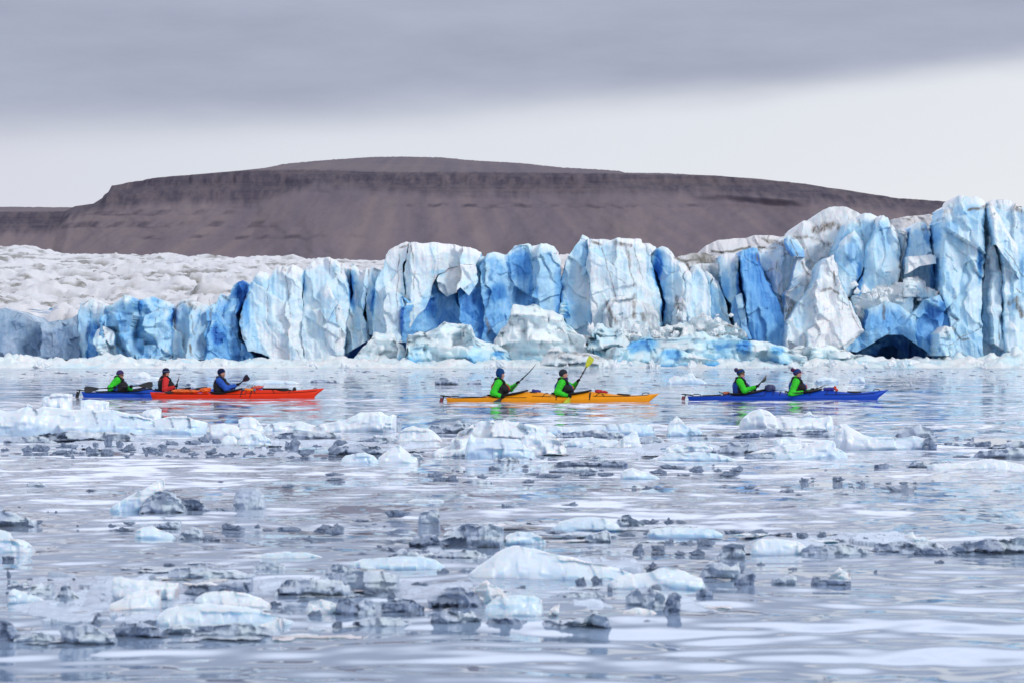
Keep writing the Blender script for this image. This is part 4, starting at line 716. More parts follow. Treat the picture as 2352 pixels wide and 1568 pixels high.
fl('c', [(1556, 525), (1580, 495), (1600, 500), (1640, 492), (1700, 505), (1720, 525)], 528, 'g', 'splintered grey ice piece touching the flat floe', depth=.5, rough=1.8)
# mid water
fl('a', [(735, 832), (745, 810), (800, 770), (870, 722), (920, 702), (970, 678), (1040, 635), (1085, 612), (1112, 598), (1108, 640), (1080, 690), (1120, 740), (1160, 800), (1140, 834)], 836, 'w', 'slanting white ice slab rising to a sharp tip above a grey lump', depth=.4, blue=.16, rough=.8, steep=2.2)
fl('a', [(930, 834), (970, 760), (1030, 720), (1080, 690), (1140, 676), (1185, 686), (1205, 730), (1235, 745), (1260, 820)], 837, 'g', 'grey glassy lump leaning against the slanting white slab', depth=.5, rough=1.5)
fl('a', [(1180, 822), (1210, 745), (1260, 740), (1310, 735), (1350, 750), (1390, 785), (1440, 802), (1500, 795), (1540, 805), (1580, 820)], 824, 'k', 'dark pebbly tail of ice right of the slanting slab', depth=.3, rough=1.8, fs=.14)
fl('a', [(1568, 815), (1570, 770), (1580, 715), (1610, 675), (1660, 668), (1720, 670), (1765, 705), (1788, 750), (1785, 815)], 818, 'g', 'rounded clear ice cube standing alone in open water', depth=.7, blue=.15, rough=.8, ends=.25)
fl('a', [(-120, 910), (-60, 820), (0, 786), (40, 792), (90, 815), (150, 845), (210, 865), (260, 885), (270, 910)], 912, 'g', 'grey ice slope entering at the left edge', depth=.5, rough=1.2)
fl('a', [(165, 656), (200, 640), (240, 630), (300, 642), (318, 658)], 660, 'g', 'small flat pale ice piece alone left of centre', depth=.5)
fl('d', [(-140, 270), (-80, 150), (0, 108), (40, 115), (85, 130), (100, 160), (180, 175), (230, 210), (242, 262)], 276, 'w', 'white ice lump cut by the left edge', depth=.5, blue=.1)
fl('b', [(1985, 608), (1992, 570), (2020, 545), (2060, 536), (2140, 560), (2220, 590), (2252, 608)], 612, 'w', 'pale triangular ice wedge right of the dark slab row', depth=.5, blue=.2, rough=.7)
fl('b', [(500, 776), (540, 762), (600, 748), (640, 746), (700, 750), (760, 746), (800, 756), (840, 776)], 780, 'w', 'faint pale blue ice pan above a small clear goblet of ice', depth=.5, blue=.35)
fl('b', [(625, 884), (640, 842), (680, 822), (730, 812), (762, 822), (770, 860), (775, 886)], 888, 'g', 'small clear goblet shaped ice piece', depth=.7)
fl('b', [(900, 640), (940, 622), (1010, 612), (1080, 622), (1135, 628), (1130, 642)], 645, 'g', 'thin pale ice strip right of a dark ice cluster', depth=.4)
fl('b', [(1765, 495), (1780, 465), (1840, 450), (1885, 460), (1897, 492)], 498, 'g', 'milky ice lump on the long dark blue slab', depth=.6)
fl('b', [(1535, 524), (1560, 496), (1640, 486), (1720, 492), (1780, 500), (1850, 488), (1940, 486), (2030, 492), (2040, 520)], 526, 'k', 'long dark blue ice slab right of the big dome', depth=.3, blue=.1)
fl('b', [(1505, 555), (1560, 540), (1660, 530), (1760, 530), (1830, 540), (1840, 554)], 558, 'g', 'flat pale ice sheet in front of the long dark slab', depth=.4)
# foreground, left
fl('d', [(905, 172), (915, 120), (960, 90), (1030, 85), (1080, 110), (1150, 140), (1180, 168)], 176, 'w', 'rounded translucent ice pan near a dark chip', depth=.5, blue=.34, rough=.7)
fl('d', [(1040, 110), (1060, 75), (1130, 52), (1200, 55), (1250, 38), (1300, 45), (1300, 75), (1220, 105)], 110, 'g', 'crinkled grey ice piece behind the translucent pan', depth=.4, rough=1.7)
fl('d', [(1200, 160), (1240, 120), (1310, 95), (1360, 110), (1370, 160)], 170, 'g', 'small milky lump touching a dark oval chip', depth=.5)
fl('d', [(1125, 430), (1140, 390), (1200, 368), (1280, 362), (1380, 370), (1500, 380), (1620, 390), (1720, 412)], 440, 'g', 'wide flat grey ice pan in the left foreground', depth=.3)
fl('d', [(1630, 300), (1700, 285), (1800, 268), (1920, 260), (2050, 262), (2150, 285), (2220, 320)], 330, 'w', 'thin bluish ice sheet behind the left foreground pack', depth=.35, blue=.36, rough=.7)
fl('d', [(1690, 382), (1720, 340), (1790, 318), (1850, 320), (1910, 350), (1950, 384)], 388, 'g', 'grey dome of ice on the bluish sheet', depth=.5)
fl('d', [(55, 615), (60, 540), (95, 505), (150, 520), (220, 545), (300, 580), (330, 615)], 618, 'w', 'pale ice wedge at the left of the foreground pack', depth=.5, blue=.26)
fl('d', [(60, 520), (90, 470), (160, 465), (230, 480), (270, 462), (330, 490), (370, 475), (365, 540)], 545, 'g', 'crumbly grey ice ridge behind the pale wedge', depth=.4, rough=1.9)
fl('d', [(380, 590), (420, 500), (455, 450), (490, 490), (530, 540), (560, 575), (640, 590)], 595, 'g', 'clear pointed ice fin left of the white foreground slab', depth=.4, rough=1.3)
fl('d', [(755, 580), (760, 470), (770, 425), (830, 420), (900, 440), (980, 448), (1100, 462), (1200, 470), (1270, 490), (1295, 530), (1200, 590)], 600, 'w', 'pale grey white slab standing behind the bright foreground slab', depth=.4, blue=.24, rough=.8)
fl('d', [(740, 660), (760, 600), (840, 560), (870, 530), (950, 520), (1040, 508), (1130, 515), (1220, 520), (1240, 545), (1180, 580), (1130, 620), (1080, 660)], 675, 'w', 'bright white slab at the heart of the left foreground pack', depth=.5, blue=.1, rough=.8)
fl('d', [(1300, 610), (1330, 560), (1380, 535), (1480, 520), (1580, 522), (1680, 540), (1760, 570), (1815, 605), (1822, 632)], 640, 'w', 'long white ice slab with a bright right tip', depth=.45, blue=.08, rough=.9)
fl('d', [(1020, 740), (1060, 690), (1130, 640), (1230, 610), (1350, 608), (1500, 612), (1650, 630), (1780, 660), (1880, 690), (1960, 720), (1990, 750)], 765, 'w', 'broad pale blue ice pan in front of the long white slab', depth=.4, blue=.28, rough=.8)
fl('d', [(1305, 800), (1340, 760), (1440, 738), (1580, 732), (1700, 740), (1800, 760), (1880, 790), (1890, 812)], 822, 'g', 'dark blue grey wedge of clear ice under the broad pan', depth=.35, blue=.1)
fl('d', [(1700, 780), (1760, 740), (1850, 720), (1930, 690), (2000, 675), (2060, 700), (2000, 750), (1900, 790)], 800, 'w', 'rising pale ice tongue at the right of the broad pan', depth=.4, blue=.3)
fl('d', [(2055, 640), (2080, 590), (2150, 578), (2240, 595), (2290, 640), (2310, 685)], 690, 'w', 'white ice lump with a bright notched edge beside a dark block', depth=.5, blue=.12)
fl('d', [(780, 800), (800, 750), (850, 725), (920, 735), (990, 728), (1060, 745), (1110, 780), (1115, 815)], 822, 'k', 'dark clear ice hump in front of the bright slab', depth=.5)
fl('d', [(408, 855), (420, 780), (450, 740), (520, 750), (600, 745), (680, 760), (740, 790), (785, 830), (790, 862)], 866, 'g', 'wide grey clear ice block at the front of the left pack', depth=.4, rough=1.4)
fl('d', [(110, 860), (125, 810), (200, 792), (300, 795), (365, 810), (372, 862)], 866, 'g', 'squared grey ice slab at the lower left', depth=.5)
fl('d', [(-100, 860), (-60, 720), (0, 705), (60, 712), (120, 760), (125, 850)], 862, 'k', 'dark ice mass cut by the lower left edge', depth=.5)
fl('d', [(1100, 790), (1150, 750), (1230, 735), (1290, 760), (1330, 800)], 806, 'g', 'small grey ice hump between two darker wedges', depth=.5)
fl('d', [(1250, 540), (1280, 480), (1380, 465), (1480, 470), (1600, 450), (1720, 445), (1840, 440), (1850, 500), (1700, 540)], 545, 'k', 'glittering dark clear ice ledge behind the long white slab', depth=.3, rough=1.8, fs=.16)
fl('d', [(1850, 540), (1880, 480), (1940, 430), (2020, 440), (2100, 420), (2200, 440), (2300, 430), (2360, 480), (2380, 540)], 548, 'g', 'rumpled grey ice mass joining the left and middle packs', depth=.35, rough=1.7)
# foreground, middle
fl('e', [(940, 440), (975, 400), (1030, 355), (1080, 320), (1150, 270), (1200, 242), (1260, 220), (1310, 215), (1370, 228), (1420, 240), (1510, 268), (1580, 278), (1650, 292), (1740, 315), (1800, 332), (1880, 345), (1950, 360), (2020, 388), (2070, 410), (2080, 440)], 455, 'w', 'largest smooth bluish white floe in the middle foreground', depth=.4, blue=.17, rough=.55)
fl('e', [(1900, 470), (1960, 420), (2060, 408), (2160, 400), (2260, 365), (2352, 370), (2440, 400), (2530, 440), (2560, 500)], 510, 'w', 'pale thin ice apron running right from the largest foreground floe', depth=.35, blue=.18, rough=.7)
fl('e', [(150, 375), (180, 330), (260, 305), (380, 300), (500, 285), (640, 290), (740, 310), (800, 350), (810, 380)], 388, 'w', 'pale bluish flat floe left of the largest foreground floe', depth=.35, blue=.34, rough=.7)
fl('e', [(400, 310), (440, 270), (520, 238), (600, 250), (660, 275), (690, 310)], 315, 'g', 'dark rimmed grey ice ridge on the pale flat floe', depth=.4, rough=1.6)
fl('e', [(0, 500), (40, 420), (160, 380), (300, 378), (430, 390), (520, 420), (560, 480), (500, 515)], 522, 'g', 'large smooth grey block of clear ice in the foreground', depth=.4, blue=.25, rough=.8)
fl('e', [(-30, 440), (20, 370), (80, 330), (150, 350), (210, 380), (230, 440)], 440, 'g', 'grey jagged ice lump behind the smooth grey block', depth=.5, rough=1.6)
fl('e', [(770, 230), (800, 150), (880, 80), (960, 62), (1060, 70), (1130, 60), (1200, 85), (1260, 100), (1265, 180), (1200, 225)], 235, 'g', 'big grey ice block behind the largest foreground floe', depth=.4, rough=1.3)
fl('e', [(1190, 205), (1220, 150), (1290, 120), (1380, 128), (1450, 150), (1490, 200)], 214, 'w', 'pale ice hump right of the big grey block', depth=.5, blue=.34)
fl('e', [(900, 195), (930, 150), (1000, 148), (1050, 180), (1050, 205)], 208, 'w', 'small pinkish ice piece in front of the big grey block', depth=.5, blue=.1)
fl('e', [(1530, 100), (1580, 55), (1680, 30), (1780, 25), (1880, 35), (1960, 70), (1990, 108)], 114, 'w', 'pale blue grey flat hump right of a dark spiky chip', depth=.4, blue=.36, rough=.7)
fl('e', [(1960, 50), (1980, 20), (2035, 3), (2060, 25), (2120, 55), (2140, 75)], 78, 'g', 'spiky dark topped ice on the pale flat hump', depth=.5, rough=1.8)
fl('e', [(1740, 185), (1760, 140), (1830, 130), (1890, 110), (1920, 130), (1925, 190)], 194, 'g', 'clear notched ice block right of the dark chips', depth=.6, rough=1.5)
fl('e', [(560, 215), (600, 160), (680, 140), (750, 145), (780, 200)], 218, 'k', 'dark curled ice lump left of the big grey block', depth=.5)
fl('e', [(740, 300), (780, 250), (900, 238), (1010, 245), (1080, 270), (1100, 305)], 312, 'g', 'rumpled grey ice between the flat floe and the largest floe', depth=.4, rough=1.7)
fl('e', [(1000, 600), (1010, 520), (1050, 460), (1090, 445), (1140, 480), (1200, 520), (1240, 560), (1220, 605)], 610, 'w', 'glittering white clear ice chunk in the middle foreground', depth=.5, blue=.02, rough=2.2, fs=.09, flat=True)
fl('e', [(1060, 700), (1080, 620), (1150, 560), (1280, 545), (1400, 550), (1460, 580), (1470, 690)], 720, 'w', 'pale translucent block below the glittering chunk', depth=.4, blue=.24, rough=.8)
fl('e', [(1495, 690), (1510, 650), (1560, 605), (1600, 590), (1650, 600), (1682, 640), (1640, 680), (1570, 715)], 716, 'w', 'tilted crystalline white ice shard in the middle foreground', depth=.5, blue=0.0, rough=2.6, fs=.06, flat=True)
fl('e', [(690, 610), (700, 560), (780, 520), (870, 485), (940, 492), (1000, 530), (1055, 580), (1065, 620)], 626, 'k', 'dark ice hump left of the glittering chunk', depth=.45)
fl('e', [(380, 660), (390, 600), (450, 575), (540, 565), (620, 590), (670, 630), (670, 665)], 668, 'k', 'dark angular ice beside a rounded grey lump', depth=.5)
fl('e', [(180, 690), (200, 620), (250, 580), (310, 575), (340, 620), (350, 680)], 692, 'g', 'rounded grey ice lump right of a dark block', depth=.6)
fl('e', [(70, 690), (80, 600), (110, 565), (170, 570), (220, 620), (230, 690)], 694, 'k', 'dark block of ice beside the white notched lump', depth=.6)
fl('e', [(1060, 765), (1100, 700), (1200, 690), (1300, 700), (1380, 740), (1420, 768)], 770, 'k', 'flat dark ice wedge below the translucent block', depth=.35)
fl('e', [(700, 735), (740, 640), (820, 620), (900, 650), (980, 640), (1060, 690), (1070, 740)], 748, 'g', 'glittering grey brown ice mass below the dark hump', depth=.4, rough=2.0, fs=.12)
fl('e', [(1440, 760), (1480, 700), (1600, 700), (1720, 680), (1800, 640), (1870, 650), (1900, 720), (1920, 765)], 770, 'g', 'clear grey ice ledge right of the tilted shard', depth=.35, rough=1.5)
fl('e', [(1980, 690), (2020, 650), (2100, 630), (2200, 650), (2260, 700)], 708, 'w', 'small pale ice hump with a bright crest in the right of the pack', depth=.5, blue=.18)
fl('e', [(2020, 560), (2050, 500), (2140, 490), (2230, 510), (2290, 560), (2300, 620)], 628, 'g', 'round clear grey block at the right side of the pack', depth=.5, blue=.2)
fl('e', [(1500, 560), (1580, 530), (1700, 525), (1830, 530), (1900, 560)], 575, 'g', 'thin sunken grey ice sheet right of the glittering chunk', depth=.35)
fl('e', [(180, 760), (200, 720), (280, 700), (400, 690), (520, 700), (600, 740)], 766, 'g', 'low blue grey ice pan at the front of the middle pack', depth=.4)
# foreground, right
fl('f', [(420, 275), (440, 215), (500, 170), (560, 178), (620, 200), (640, 230), (600, 275)], 285, 'g', 'clear wedge shaped ice pair left of the white slab', depth=.5, rough=1.4)
fl('f', [(630, 262), (640, 190), (690, 162), (780, 158), (880, 165), (950, 185), (1000, 225), (990, 262)], 266, 'w', 'smooth white ice slab in the long right hand belt', depth=.4, blue=.14, rough=.6)
fl('f', [(945, 262), (960, 220), (1020, 195), (1100, 200), (1200, 192), (1300, 205), (1370, 235), (1375, 268)], 272, 'g', 'long grey ice slab right of the smooth white slab', depth=.35, rough=1.3)
fl('f', [(1400, 235), (1430, 190), (1530, 170), (1620, 175), (1700, 160), (1800, 190), (1850, 235)], 240, 'g', 'grey crumbled ice stretch in the right hand belt', depth=.35, rough=1.7)
fl('f', [(1590, 172), (1610, 130), (1650, 112), (1662, 145), (1720, 150), (1760, 168)], 175, 'w', 'little white ice horn on the right hand belt', depth=.5, blue=.2)
fl('f', [(1640, 258), (1660, 225), (1740, 205), (1830, 220), (1900, 240), (1950, 262)], 266, 'k', 'dark angular ice piece below the crumbled stretch', depth=.45)
fl('f', [(1840, 240), (1880, 190), (1980, 165), (2080, 150), (2200, 148), (2300, 140), (2400, 150), (2450, 240)], 250, 'g', 'long grey ice stretch reaching the right edge', depth=.3, rough=1.5)
fl('f', [(-20, 150), (0, 100), (120, 88), (260, 90), (400, 100), (460, 135)], 145, 'w', 'pale bluish sheet at the left end of the right hand belt', depth=.3, blue=.38, rough=.7)
fl('f', [(310, 395), (320, 330), (360, 295), (440, 300), (500, 330), (560, 300), (600, 345), (560, 400)], 412, 'g', 'clear rounded ice blocks right of the largest floe', depth=.5, rough=1.3)
fl('f', [(525, 440), (540, 405), (600, 385), (650, 365), (700, 380), (705, 425), (655, 445)], 448, 'k', 'dark tilted ice slab near the clear rounded blocks', depth=.5)
fl('f', [(764, 425), (775, 408), (820, 395), (880, 388), (930, 395), (957, 405), (920, 430)], 440, 'g', 'flat grey ice disc alone right of the pack', depth=.6)
fl('f', [(1110, 408), (1130, 375), (1160, 345), (1185, 333), (1205, 355), (1240, 378), (1270, 385), (1255, 410)], 414, 'w', 'clear white crystal of ice on a dark base', depth=.5, blue=.0, rough=2.4, fs=.08, flat=True)
fl('f', [(1012, 430), (1020, 395), (1060, 402), (1130, 410), (1200, 415), (1260, 425), (1265, 440)], 445, 'k', 'dark base of ice under the white crystal', depth=.4)
fl('f', [(80, 640), (90, 560), (110, 505), (160, 495), (205, 530), (218, 590), (190, 640)], 646, 'k', 'dark glassy boulder at the right end of the pack', depth=.6, rough=1.8)
fl('f', [(-60, 590), (-30, 510), (20, 480), (70, 500), (110, 560), (90, 600)], 604, 'g', 'grey clear lump left of the dark glassy boulder', depth=.5, rough=1.5)
fl('f', [(288, 530), (295, 490), (330, 470), (380, 480), (400, 520)], 532, 'k', 'small dark ragged ice piece right of the pack', depth=.6)
# behind and beside the kayaks
G_FAR = 'ice pieces drifting beyond the kayaks'
fl('k1', [(555, 160), (580, 130), (620, 105), (660, 96), (700, 118), (720, 135), (780, 125), (800, 160)], 163, 'w', 'white ice hump behind the green and red jacketed paddlers', depth=.5, group=G_FAR)
fl('k1', [(1018, 255), (1025, 235), (1060, 205), (1090, 197), (1125, 212), (1145, 255)], 262, 'g', 'glassy ice wedge behind the orange deck bag', depth=.5, group=G_FAR)
fl('k1', [(1620, 208), (1680, 180), (1780, 172), (1900, 178), (2000, 185), (2060, 208)], 210, 'w', 'long low white floe beyond the bow of the red kayak', depth=.3, group=G_FAR, blue=.2)
fl('k1', [(2150, 195), (2180, 170), (2230, 168), (2300, 172), (2400, 178), (2420, 198)], 200, 'g', 'grey floe right of the red kayak bow', depth=.3, group=G_FAR)
fl('k2', [(45, 358), (60, 320), (90, 290), (140, 275), (180, 290), (230, 280), (285, 300), (288, 356)], 360, 'g', 'clear ice lump with a muddy base left of the orange kayak', depth=.5, group=G_FAR, dirt=.3)
fl('k2', [(358, 350), (400, 325), (450, 310), (495, 305), (508, 350)], 352, 'g', 'grey wedge of ice behind the stern of the orange kayak', depth=.5, group=G_FAR)
fl('k3', [(-40, 268), (0, 200), (60, 180), (110, 190), (150, 178), (190, 155), (235, 158), (260, 200), (320, 220), (390, 268)], 272, 'w', 'pale pointed floe left of the right hand blue kayak', depth=.4, group=G_FAR, blue=.2)
fl('k3', [(300, 275), (380, 262), (470, 262), (570, 270)], 280, 'g', 'thin grey ice strip behind the stern of the right hand kayak', depth=.3, group=G_FAR)
fl('k3', [(1475, 255), (1500, 215), (1560, 192), (1640, 188), (1700, 215), (1725, 258)], 262, 'w', 'pale hump of ice behind the bow paddler on the right', depth=.5, group=G_FAR, blue=.25)
fl('k3', [(1830, 250), (1860, 210), (1920, 190), (1980, 195), (1995, 255)], 264, 'w', 'pale rounded floe beyond the bow of the right hand kayak', depth=.5, group=G_FAR, blue=.3)

# small chips: a dozen shapes, repeated
def chip_proto(k):
    rng = random.Random(500 + k); import bmesh
    bm = bmesh.new()
    for i in range(26):
        a = rng.uniform(0, 6.283); r = .5 * rng.uniform(.3, 1) ** .6; h = rng.uniform(-.25, .45) * (1 - r)
        bm.verts.new((math.cos(a) * r, math.sin(a) * r * .7, h * (1.0 if k % 3 else .6)))
    for i in range(3 + k % 3):
        bm.verts.new((rng.uniform(-.35, .35), rng.uniform(-.2, .2), rng.uniform(.18, .42)))
    bmesh.ops.convex_hull(bm, input=bm.verts); loose = [v for v in bm.verts if not v.link_faces]; bmesh.ops.delete(bm, geom=loose, context='VERTS')
    bmesh.ops.subdivide_edges(bm, edges=bm.edges, cuts=2, use_grid_fill=True)
    bmesh.ops.smooth_vert(bm, verts=bm.verts, factor=.15, use_axis_x=True, use_axis_y=True, use_axis_z=True)
    co = np.array([v.co[:] for v in bm.verts]); n = .17 * fbm(co * 4 + k * 7, 3, k); n2 = .13 * fbm(co * 9 + k * 7 + 50, 3, k + 3)
    for v, a, b in zip(bm.verts, n, n2): v.co += v.co.normalized() * (a + b); v.co.z += .5 * a
    me = bpy.data.meshes.new('ice_chip'); bm.to_mesh(me); bm.free()
    at = me.attributes.new('blue', 'FLOAT', 'POINT'); at.data.foreach_set('value', np.full(len(me.vertices), .15, np.float32))
    return me
CHIPS = []
for k in range(14):
    me = chip_proto(k); row = {}
    for kk in 'kgw':
        m2 = me if kk == 'k' else me.copy(); m2.name = 'ice_chip'; m2.materials.append(KM[kk]); row[kk] = m2
    CHIPS.append(row)
_cr = random.Random(11)
def chip(x, y, wpx, hpx, kind, label, group):
    D = dist(y); o = bpy.data.objects.new('ice_chip', CHIPS[_cr.randrange(14)][kind]); scene.collection.objects.link(o)
    w = wpx * D / F * _cr.uniform(.9, 1.15); h = hpx * D / F
    o.location = ((x - CX) * D / F, D + w * .3, h * .12); o.scale = (w, w * _cr.uniform(.7, 1.1), h * 1.9); o.rotation_euler = (0, 0, _cr.choice([0, math.pi]) + _cr.uniform(-.5, .5))
    return tag(o, label, 'ice chip', group)
CH_A = ('dark chip of clear ice in the crowded strip below the white shelf', 'dark chips below the white shelf')
CH_B = ('scattered dark ice chip on the open water between the two packs', 'dark chips on the open middle water')
CH_C = ('dark ice chip in the long belt on the right', 'dark chips in the right hand belt')
CH_D = ('small dark ice bit wedged in the foreground pack', 'dark bits in the foreground pack')
CH_E = ('tiny ice bit on the far water behind the kayaks', 'tiny ice bits on the far water')
single = [('a', 180, 430, 75, 40), ('a', 270, 425, 130, 45), ('a', 430, 410, 150, 50), ('a', 400, 445, 110, 25), ('a', 540, 445, 55, 20), ('a', 610, 430, 90, 40), ('a', 710, 445, 105, 30), ('a', 800, 400, 60, 55), ('a', 850, 430, 130, 40), ('a', 1000, 430, 110, 40), ('a', 1090, 405, 70, 40), ('a', 1070, 445, 90, 35), ('a', 1150, 390, 120, 40), ('a', 1240, 430, 80, 35), ('a', 1290, 385, 120, 50), ('a', 1370, 370, 110, 60), ('a', 1300, 455, 90, 30), ('a', 1420, 440, 100, 40), ('a', 1480, 460, 80, 25), ('a', 1560, 455, 90, 25), ('a', 1680, 450, 90, 30), ('a', 1760, 410, 120, 20), ('a', 1860, 430, 110, 40), ('a', 1960, 410, 120, 80), ('a', 2060, 450, 120, 40), ('a', 2250, 440, 110, 70), ('a', 2290, 390, 100, 60), ('a', 730, 395, 60, 70), ('a', 640, 405, 45, 40), ('a', 30, 425, 60, 20), ('a', 560, 405, 60, 25), ('a', 960, 390, 50, 20), ('a', 2130, 400, 80, 20), ('a', 1900, 350, 110, 30), ('a', 2190, 340, 80, 20), ('a', 1450, 375, 60, 50), ('a', 880, 405, 60, 40)]
for c, x, y, w, h in single:
    q = conv(c, [(x, y)])[0]; chip(q[0], q[1], w * .34, h * .34, 'k' if _cr.random() < .6 else 'g', *CH_A)
for i in range(46):
    x = _cr.uniform(20, 2330); y = 462 + _cr.gauss(0, 16); q = conv('a', [(x, y)])[0]; chip(q[0], min(q[1], 1053), _cr.uniform(6, 22), _cr.uniform(3, 9), 'k' if _cr.random() < .65 else 'g', *CH_A)
mid = [('a', 605, 692, 75, 14), ('a', 2220, 592, 80, 22), ('a', 2245, 622, 120, 16), ('a', 1935, 672, 90, 28), ('a', 265, 912, 50, 24), ('a', 130, 808, 30, 14), ('a', 305, 808, 40, 10), ('a', 185, 822, 36, 10), ('a', 375, 840, 24, 16), ('a', 320, 838, 20, 12), ('a', 520, 932, 22, 14), ('a', 1480, 636, 40, 10), ('a', 240, 834, 30, 8),
 ('b', 1135, 545, 80, 22), ('b', 860, 556, 24, 10), ('b', 890, 562, 34, 10), ('b', 940, 564, 36, 10), ('b', 1350, 536, 46, 18), ('b', 740, 600, 110, 40), ('b', 780, 632, 130, 36), ('b', 850, 632, 100, 40), ('b', 1058, 610, 86, 34), ('b', 975, 600, 60, 10), ('b', 1370, 638, 110, 22), ('b', 1385, 490, 34, 18), ('b', 1460, 488, 28, 22), ('b', 1530, 494, 96, 26), ('b', 1515, 606, 190, 40), ('b', 1400, 588, 90, 20), ('b', 1680, 575, 110, 16), ('b', 1765, 592, 130, 34), ('b', 1895, 594, 130, 26), ('b', 1745, 610, 90, 18), ('b', 2245, 578, 130, 32), ('b', 2080, 668, 44, 12), ('b', 2162, 682, 86, 30), ('b', 2240, 684, 60, 22), ('b', 1648, 802, 120, 38), ('b', 1675, 746, 28, 18), ('b', 1725, 748, 30, 18), ('b', 1130, 802, 40, 18), ('b', 1210, 815, 120, 40), ('b', 480, 868, 180, 56), ('b', 1160, 590, 20, 8), ('b', 520, 614, 18, 8), ('b', 625, 576, 20, 8), ('b', 400, 935, 24, 14), ('b', 330, 918, 40, 10), ('b', 240, 900, 130, 20), ('b', 2310, 542, 130, 34), ('b', 60, 588, 130, 18), ('b', 1860, 560, 40, 12),
 ('c', 420, 560, 100, 38), ('c', 150, 566, 100, 34), ('c', 30, 545, 80, 20), ('c', 60, 595, 100, 18), ('c', 290, 566, 60, 20), ('c', 360, 594, 160, 28), ('c', 258, 524, 30, 12), ('c', 865, 634, 66, 36), ('c', 930, 612, 40, 10), ('c', 935, 634, 30, 16), ('c', 1100, 628, 90, 26), ('c', 1258, 648, 62, 28), ('c', 1298, 600, 34, 10), ('c', 1185, 650, 50, 8), ('c', 1360, 650, 60, 10), ('c', 1440, 650, 50, 18), ('c', 1545, 650, 60, 18), ('c', 1620, 648, 30, 14), ('c', 1525, 690, 220, 40), ('c', 505, 682, 96, 30), ('c', 555, 692, 40, 16), ('c', 760, 702, 110, 24), ('c', 835, 728, 48, 16), ('c', 1145, 724, 90, 12), ('c', 1592, 776, 36, 14), ('c', 1795, 792, 36, 22), ('c', 1888, 732, 16, 10), ('c', 1945, 826, 56, 10), ('c', 345, 658, 70, 8), ('c', 1015, 558, 40, 12), ('c', 1205, 680, 16, 8), ('c', 1740, 628, 30, 6), ('c', 1650, 776, 14, 8), ('c', 40, 912, 96, 26), ('c', 2270, 950, 100, 22),
 ('c', 1890, 348, 90, 24), ('c', 2010, 355, 90, 24), ('c', 2090, 352, 70, 20), ('c', 1985, 392, 80, 26), ('c', 2090, 392, 130, 34), ('c', 1840, 388, 66, 22), ('c', 1900, 390, 40, 12), ('c', 2120, 332, 90, 18), ('c', 1930, 470, 110, 14), ('c', 1780, 385, 70, 8), ('c', 2250, 362, 40, 10), ('c', 1220, 498, 70, 6), ('c', 1060, 490, 60, 8), ('c', 1300, 503, 70, 6), ('c', 455, 360, 40, 8), ('c', 210, 340, 30, 8), ('c', 290, 322, 100, 16), ('c', 1760, 345, 30, 18), ('c', 1240, 290, 30, 6), ('c', 600, 330, 60, 10), ('c', 720, 325, 100, 10), ('c', 190, 322, 70, 8)]
for c, x, y, w, h in mid:
    q = conv(c, [(x, y)])[0]; chip(q[0], q[1], w * .34, h * .34, 'k' if _cr.random() < .75 else 'g', *CH_B)
fore = [('d', 750, 95, 50, 24), ('d', 825, 128, 160, 34), ('d', 860, 80, 80, 20), ('d', 1408, 190, 165, 46), ('d', 1555, 112, 180, 44), ('d', 1728, 100, 54, 20), ('d', 1795, 124, 74, 24), ('d', 1930, 128, 190, 50), ('d', 2215, 132, 210, 50), ('d', 2078, 192, 88, 38), ('d', 2270, 110, 90, 36), ('d', 50, 316, 110, 32), ('d', 1330, 322, 220, 24), ('d', 1130, 356, 90, 16), ('d', 1000, 358, 40, 14), ('d', 655, 522, 110, 32), ('d', 685, 578, 70, 42), ('d', 150, 704, 70, 22), ('d', 60, 684, 110, 20), ('d', 520, 92, 18, 12), ('d', 335, 454, 40, 12), ('d', 495, 450, 26, 16), ('d', 200, 450, 50, 10), ('d', 60, 378, 90, 10), ('d', 1045, 292, 24, 8), ('d', 930, 280, 12, 8), ('d', 820, 300, 24, 8), ('d', 1160, 296, 30, 10), ('d', 2268, 778, 80, 56), ('d', 1100, 836, 70, 12), ('d', 1850, 620, 80, 30), ('d', 1890, 690, 60, 40), ('d', 2030, 598, 90, 14), ('d', 2250, 290, 60, 20)]
for c, x, y, w, h in fore:
    q = conv(c, [(x, y)])[0]; chip(q[0], q[1], w * .34, h * .34, 'k' if _cr.random() < .8 else 'g', *CH_D)
fore2 = [('e', 65, 140, 130, 66), ('e', 240, 304, 200, 36), ('e', 480, 268, 160, 38), ('e', 365, 232, 44, 20), ('e', 860, 340, 130, 26), ('e', 640, 500, 130, 50), ('e', 440, 540, 130, 30), ('e', 85, 778, 76, 50), ('e', 150, 410, 120, 40), ('e', 1560, 150, 130, 44), ('e', 1640, 176, 100, 34), ('e', 2170, 74, 130, 34), ('e', 2310, 80, 70, 50), ('e', 2110, 272, 90, 56), ('e', 2245, 262, 90, 40), ('e', 1740, 284, 150, 22), ('e', 1985, 318, 60, 12), ('e', 1620, 440, 70, 40), ('e', 1720, 490, 70, 60), ('e', 1830, 480, 100, 66), ('e', 1320, 516, 80, 30), ('e', 1860, 620, 40, 50), ('e', 2040, 690, 110, 30), ('e', 2150, 760, 250, 30), ('e', 1370, 212, 110, 14), ('e', 700, 208, 60, 16), ('e', 2030, 160, 150, 24), ('e', 2155, 144, 40, 20), ('e', 600, 716, 160, 60), ('e', 930, 735, 70, 30), ('e', 820, 720, 160, 30), ('e', 1250, 740, 200, 40)]
for c, x, y, w, h in fore2:
    q = conv(c, [(x, y)])[0]; chip(q[0], q[1], w * .34, h * .34, 'k' if _cr.random() < .75 else 'g', *CH_D)
